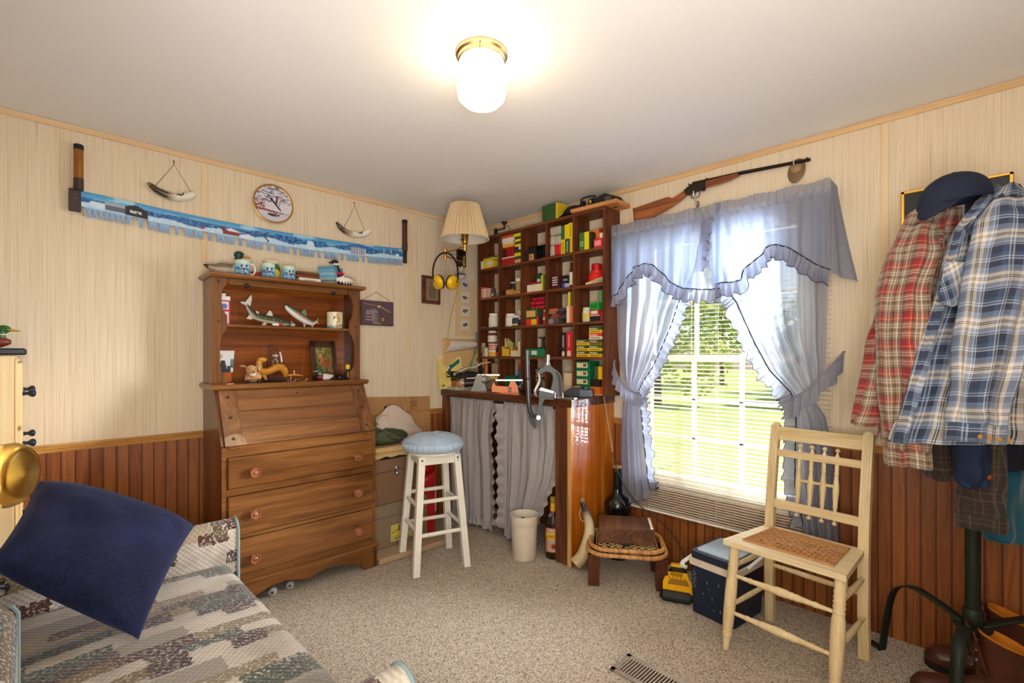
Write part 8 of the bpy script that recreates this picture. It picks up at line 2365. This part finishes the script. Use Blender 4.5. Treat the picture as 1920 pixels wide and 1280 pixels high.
# ============================================================ work boots by the coat rack
LEA = mat('4a2618', .38, var=.3, vs=18, bump=.25, bs=60, coat=.15)
SOLE = mat('231612', .7)
TANL = mat('c47418', .6, var=.12)
def boot(label, toe, heel, seed, tag_=False):
    T_ = Vector(toe); Hh = Vector(heel); d = (Hh-T_); L_ = d.length
    t = thing('work_boot', label, 'boot', T_, math.atan2(d.y, d.x), 'pair of brown work boots')
    # x from toe (0) to heel (L)
    pr_ = [(0, .030, .020), (.02, .050, .038), (.06, .064, .052), (.10, .070, .056), (.14, .080, .054), (.17, .105, .050), (.20, .16, .048), (.215, .20, .047)]
    def f(u, v):
        a = PI*u
        x = lerp(.0, L_, v); 
        k = v*.30/1
        h = interp([(0, .045), (.08, .072), (.25, .085), (.40, .092), (.55, .115), (.66, .150), (.72, .170), (1, .170)], v)[0]
        w_ = interp([(0, .012), (.04, .036), (.12, .048), (.3, .053), (.5, .047), (.7, .042), (.9, .043), (.97, .034), (1, .012)], v)[0]
        return (x, w_*math.cos(a), .022+(h-.022)*math.sin(a)**.62)
    m = MB(); m.sheet(22, 40, f); m.build('upper', LEA, t, smooth=1.2)
    sc = Vector((L_*.795, 0, 0))
    def shf(u, v, g=0):
        a = TAU*u; z = lerp(.11, .262+.022*math.cos(a+PI), v)
        rx = lerp(.066, .070, v)+g; ry = lerp(.044, .056, v)+g
        return (sc.x+.004*v+rx*math.cos(a), ry*math.sin(a), z)
    m = MB(); m.sheet(34, 14, shf, closed=True); m.build('shaft', LEA, t, smooth=1.2)
    m = MB(); m.sheet(34, 8, lambda u, v: shf(u, lerp(.25, 1.03, v), -.006), closed=True); m.build('lining', TANL, t, smooth=1.2)
    m = MB(); m.sheet(14, 12, lambda u, v: (sc.x-.058-.034*v+.016*(2*u-1)**2, lerp(-.046, .046, u)*(1-.15*v*v), lerp(.15, .300-.012*(2*u-1)**2, v))); m.build('tongue', LEA, t, smooth=1.2, solid=.007)
    ol = []
    for i in range(28):
        v = i/27; p = f(0, v); ol.append((p[0], p[1]*1.1+.003))
    ol2 = ol+[(x, -y) for x, y in ol[::-1]]
    MB().pz(ol2, .002, .026).build('sole', SOLE, t, smooth=0)
    for s in (-1, 1):
        for i in range(6):
            x = L_*.42+.020*i*1.0; z = .10+.032*i
            if i > 2: x = sc.x-.062; z = .10+.034*i-.015
            yy = s*(.024 if i < 3 else .034)
            MB().lathe([(.005, 0), (.005, .003), (.0025, .004), (.0022, .001)], 10, (x-.006, yy, z+.004), axis=(-.8, s*.25, .5)).build('eyelet', mat((206, 182, 140), .3, .8), t)
    m = MB()
    for i in range(5):
        x = L_*.42+.020*i if i < 3 else sc.x-.066; z = .106+.032*i
        m.tube([(x-.008, -.03, z), (x-.016, 0, z+.014), (x+.004, .03, z+.026)], .0028, 6).tube([(x-.008, .03, z), (x-.017, 0, z+.012), (x+.004, -.03, z+.026)], .0028, 6)
    m.tube(smoothpath([(L_*.40, -.03, .10), (L_*.34, -.075, .05), (L_*.42, -.10, .012), (L_*.5, -.085, .008)], 14), .0025, 6)
    m.build('lace', mat('4a2c1c', .8), t)
    lb = MB().box(sc.x-.0915, sc.x-.086, -.028, .022, .235, .272).build('tongue_label', mat('2c1c10', .6), t, smooth=0)
    text('lettering', 'CAROLINA', .0105, mat('e0982c', .5), lb, (sc.x-.0922, -.003, .258), (0, -1, 0), (0, 0, 1))
    text('lettering', 'BOOTS', .007, mat('d8d0c0', .5), lb, (sc.x-.0922, -.003, .244), (0, -1, 0), (0, 0, 1))
    if tag_: MB().box(sc.x+.045, sc.x+.049, -.018, .020, .255, .283).build('size_tag', mat('d0c4b0', .7), t, smooth=0)
boot('brown leather work boot nearer the wall behind the coat rack, tan lining showing', (-.125, -2.785, 0), (-.085, -3.085, 0), 1, True)
boot('brown leather work boot nearer the chair under the coat rack, laces loose', (-.375, -2.765, 0), (-.325, -3.065, 0), 2)

# ============================================================ sofa with woven patchwork upholstery
def upholstery(name, axis='x', sw=(.30, .078)):
    t = NT(name).set(.9, 0, .15, sheen=.25)
    c = t.n('ShaderNodeTexCoord')
    nz = t.n('ShaderNodeTexNoise'); nz.inputs['Scale'].default_value = 55; nz.inputs['Detail'].default_value = 4; t.l(c.outputs['Object'], nz.inputs['Vector'])
    sv = t.n('ShaderNodeVectorMath', operation='MULTIPLY_ADD'); t.l(nz.outputs['Color'], sv.inputs[0]); sv.inputs[1].default_value = (.035, .018, .03); t.l(c.outputs['Object'], sv.inputs[2])
    sx = t.n('ShaderNodeSeparateXYZ'); t.l(sv.outputs[0], sx.inputs[0])
    u, v = (sx.outputs['X'], sx.outputs['Y']) if axis == 'x' else (sx.outputs['X'], sx.outputs['Z'])
    def layer(su, sv_, seed, dens, stops):
        r = t.math('FLOOR', t.math('DIVIDE', t.math('ADD', v, seed*.37), sv_))
        w1 = t.n('ShaderNodeTexWhiteNoise', noise_dimensions='1D'); t.l(t.math('ADD', r, seed*11.3), w1.inputs['W'])
        k = t.math('FLOOR', t.math('DIVIDE', t.math('ADD', u, w1.outputs[0]), su))
        w2 = t.n('ShaderNodeTexWhiteNoise', noise_dimensions='2D'); cb_ = t.n('ShaderNodeCombineXYZ'); t.l(k, cb_.inputs[0]); t.l(t.math('ADD', r, seed*5.1), cb_.inputs[1]); t.l(cb_.outputs[0], w2.inputs['Vector'])
        return t.math('GREATER_THAN', w2.outputs[0], 1-dens), t.ramp(t.math('FRACT', t.math('MULTIPLY', w2.outputs[0], 37.7)), stops, 'CONSTANT')
    base = t.ramp(t.noise(c.outputs['Object'], 6, 3), [(.35, '9c9084'), (.5, 'b6aa9b'), (.65, 'c8bdae')])
    f1, c1 = layer(sw[0], sw[1], 1, .48, [(0, '8e8478'), (.3, 'a49888'), (.5, '9a8a74'), (.7, 'b4a692'), (.85, '7e766e')])
    f2, c2 = layer(sw[0]*.62, sw[1]*.62, 2, .36, [(0, '3c2c26'), (.2, '6e5430'), (.38, '2a2c2e'), (.52, '4a2620'), (.68, '3a4236'), (.84, '7c6a4c')])
    f3, c3 = layer(sw[0]*.30, sw[1]*.9, 3, .12, [(0, '3a2020'), (.4, '2c3630'), (.7, '5a4a38')])
    gr = t.math('GREATER_THAN', t.noise(c.outputs['Object'], 130, 3, .7), .44)
    col = t.mix(f1, base, c1); col = t.mix(t.math('MULTIPLY', f2, gr), col, c2); col = t.mix(t.math('MULTIPLY', f3, gr), col, c3)
    # weave: fine light / dark knots
    vm = t.n('ShaderNodeMapping'); vm.inputs['Scale'].default_value = (330, 330, 330); t.l(c.outputs['Object'], vm.inputs[0])
    s2 = t.n('ShaderNodeSeparateXYZ'); t.l(vm.outputs[0], s2.inputs[0])
    wv = t.math('MULTIPLY', t.math('SINE', s2.outputs['X']), t.math('SINE', s2.outputs['Y' if axis == 'x' else 'Z']))
    wk = t.math('MULTIPLY_ADD', wv, .5, .5)
    col = t.mix(t.math('MULTIPLY', wk, .28), col, lin('463e36'))
    t.l(col, t.b.inputs['Base Color'])
    t.bump(t.math('ADD', wv, t.noise(c.outputs['Object'], 240, 2)), .35, .0025)
    return t.mat
UPH = upholstery('patchwork weave on the seat', 'x'); UPZ = upholstery('patchwork weave on the arms', 'z', (.16, .07))
PIPE = mat('7a8c8c', .85)
sofa = thing('sofa', 'cream sofa with brown and grey patchwork weave holding a navy velvet pillow', 'sofa', (-2.45, -1.40, 0))
os_ = Vector((-2.45, -1.40, 0))
def so(m): m.M = Matrix.Translation(-os_); return m
def puff(m, x0, x1, y0, y1, z0, z1, r=.05, crown=.02, n=30):
    """upholstered block with rounded edges and a slightly crowned top"""
    def top(u, v):
        x = lerp(x0, x1, u); y = lerp(y0, y1, v)
        ex = min(x-x0, x1-x); ey = min(y-y0, y1-y); z = z1+crown*math.sin(PI*u)*math.sin(PI*v)
        for e in (ex, ey):
            if e < r: z -= r-math.sqrt(max(0, r*r-(r-e)**2))
        return (x, y, z+.003*noise.noise((x*9, y*9, 0)))
    m.sheet(n, n, top)
    for ax, ay, bx, by in ((x0, y0, x1, y0), (x1, y0, x1, y1), (x1, y1, x0, y1), (x0, y1, x0, y0)):
        m.sheet(n, 6, lambda u, v: (lerp(ax, bx, u), lerp(ay, by, u), lerp(z0, top(0 if ax == bx == x0 else (1 if ax == bx == x1 else (u if ax < bx else 1-u)), 0 if ay == by == y0 else (1 if ay == by == y1 else (u if ay < by else 1-u)))[2], v)))
    return m
puff(so(MB()), -2.735, -2.118, -1.945, -.865, .245, .432, .045, .012, 44).build('seat_cushion', UPH, sofa, smooth=1.3)
so(MB()).box(-2.80, -2.135, -2.06, -.775, .07, .245, b=.015).build('base', UPZ, sofa)
def arm(y0, y1, xf, zt, name):
    m = so(MB()); yc = (y0+y1)/2; r = abs(y1-y0)/2
    prof_ = [(y0, .07), (y0, zt-r)]+[(yc-r*math.cos(a*PI/12), zt-r+r*math.sin(a*PI/12)) for a in range(1, 12)]+[(y1, zt-r), (y1, .07)]
    m.prism(prof_, lambda p: (-2.86, p[0], p[1]), lambda p: (xf, p[0], p[1]))
    o = m.build(name, UPZ, sofa, smooth=.9)
    t_ = so(MB()); t_.tube([(xf+.002, p[0], p[1]) for p in prof_], .006, 8); t_.build('arm_piping', PIPE, o)
arm(-.858, -.762, -2.085, .575, 'arm'); arm(-2.070, -1.955, -2.058, .510, 'arm')
so(MB()).box(-2.90, -2.80, -2.05, -.765, .07, .72, b=.03).build('back', UPZ, sofa)
puff(so(MB()), -2.80, -2.690, -1.945, -1.345, .435, .655, .04, .01, 16).build('back_cushion', UPZ, sofa, smooth=1.3)
puff(so(MB()), -2.845, -2.770, -1.335, -.865, .435, .650, .03, .01, 16).build('back_cushion', UPZ, sofa, smooth=1.3)
t_ = so(MB()); t_.tube([(-2.690, -1.345, .435), (-2.690, -1.345, .62), (-2.70, -1.36, .645)], .005, 6); t_.build('cushion_piping', PIPE, sofa)
for x in (-2.16, -2.80):
    for y in (-.82, -2.0): so(MB()).box(x-.025, x+.025, y-.025, y+.025, .002, .07).build('foot', mat('2c1a10', .5), sofa)

# navy pillow
VEL = NT('navy velvet').set(.85, 0, .2, sheen=.18)
VEL.b.inputs['Sheen Tint'].default_value = (.25, .3, .6, 1)
v_ = VEL.coord(scale=(1, 1, 1)); nn_ = VEL.noise(v_, 9, 4)
n2_ = VEL.noise(VEL.coord(scale=(60, 300, 60)), 1.5, 3)
VEL.l(VEL.ramp(VEL.math('ADD', VEL.math('MULTIPLY', nn_, .5), VEL.math('MULTIPLY', n2_, .5)), [(.3, '0c0d20'), (.5, '151831'), (.72, '23274a')]), VEL.b.inputs['Base Color'])
VEL.bump(n2_, .2, .002)
PA, PB, PC, PD = Vector((-2.655, -.90, .845)), Vector((-2.245, -.925, .612)), Vector((-2.459, -1.325, .452)), Vector((-2.745, -1.235, .715))
pil = thing('throw_pillow', 'large navy blue velvet throw pillow leaning on the sofa back', 'pillow', (PA+PB+PC+PD)/4)
pcn = (PA+PB+PC+PD)/4
NRM = ((PB-PA).cross(PD-PA)).normalized()
if NRM.z < 0: NRM = -NRM
def pl(u, v, side):
    e = .0
    uu, vv = u*2-1, v*2-1
    pin = 1-.055*(1-abs(uu)**2)*abs(vv)**6; pin2 = 1-.055*(1-abs(vv)**2)*abs(uu)**6
    us, vs_ = (uu*pin2+1)/2, (vv*pin+1)/2
    p = PA.lerp(PB, us).lerp(PD.lerp(PC, us), vs_)
    th = .105*((1-abs(uu)**2.4)*(1-abs(vv)**2.4))**.5
    w_ = .010*noise.noise((uu*2.2, vv*2.2, side))+.020*math.exp(-((uu+vv*.4-.15)**2)*22)*max(0, vv)*(1-vv)*1.2-.016*math.exp(-((uu-.45+.3*vv)**2)*40)*max(0, vv+.3)*(1-vv)-.014*math.exp(-((uu+.62)**2+(vv-.2)**2)*9)
    return p+NRM*(side*th+(w_ if side > 0 else 0)*(1-uu**6)*(1-vv**6))-pcn
m = MB(); m.sheet(60, 60, lambda u, v: pl(u, v, 1)); m.build('pillow_front', VEL.mat, pil, smooth=1.5)
m = MB(); m.sheet(40, 40, lambda u, v: pl(u, v, -.6)); m.build('pillow_back', VEL.mat, pil, smooth=1.5)

# ============================================================ pale chest of drawers beside the sofa, with a decoy
PALE = wood('pale lacquered wood', 'd8b47c', 'e4c694', 'ecd6ac', 'z', .9, .4)
dr = thing('chest_of_drawers', 'pale wood chest of drawers with dark top and round dark knobs at the far left', 'chest of drawers', (-2.885, -.285, 0))
MB().box(-.185, .178, -.262, .262, .002, 1.232, b=.004).build('cabinet', PALE, dr)
MB().box(-.19, .207, -.277, .270, 1.233, 1.256, b=.005).build('top', mat('1c222c', .35), dr)
for z0, z1, zk in ((.975, 1.205, 1.090), (.770, .962, .905), (.50, .757, .650), (.12, .487, .32)):
    o = MB().box(.170, .196, -.225, .225, z0, z1, b=.004).build('drawer', PALE, dr)
    for y in (-.150, .165):
        MB().lathe([(.008, 0), (.0075, .006), (.006, .012), (.010, .018), (.0145, .024), (.0145, .030), (.010, .035), (0, .037)], 20, (.196, y, zk), axis=(1, 0, 0)).build('knob', mat('1e2632', .25), o, smooth=.9)
for y in (-.262, -.235, .235): MB().box(.176, .184, y, y+.026, .05, 1.22, b=.003).build('stile', PALE, dr)
duck('wooden decoy duck with a green head standing on the pale chest of drawers', (-2.795, -.33, 1.2568), R(180)+R(-4), .150, (206, 204, 198), (110, 44, 34), (50, 92, 44), (186, 146, 60), 'carved ducks', .75, wing=(222, 220, 214))
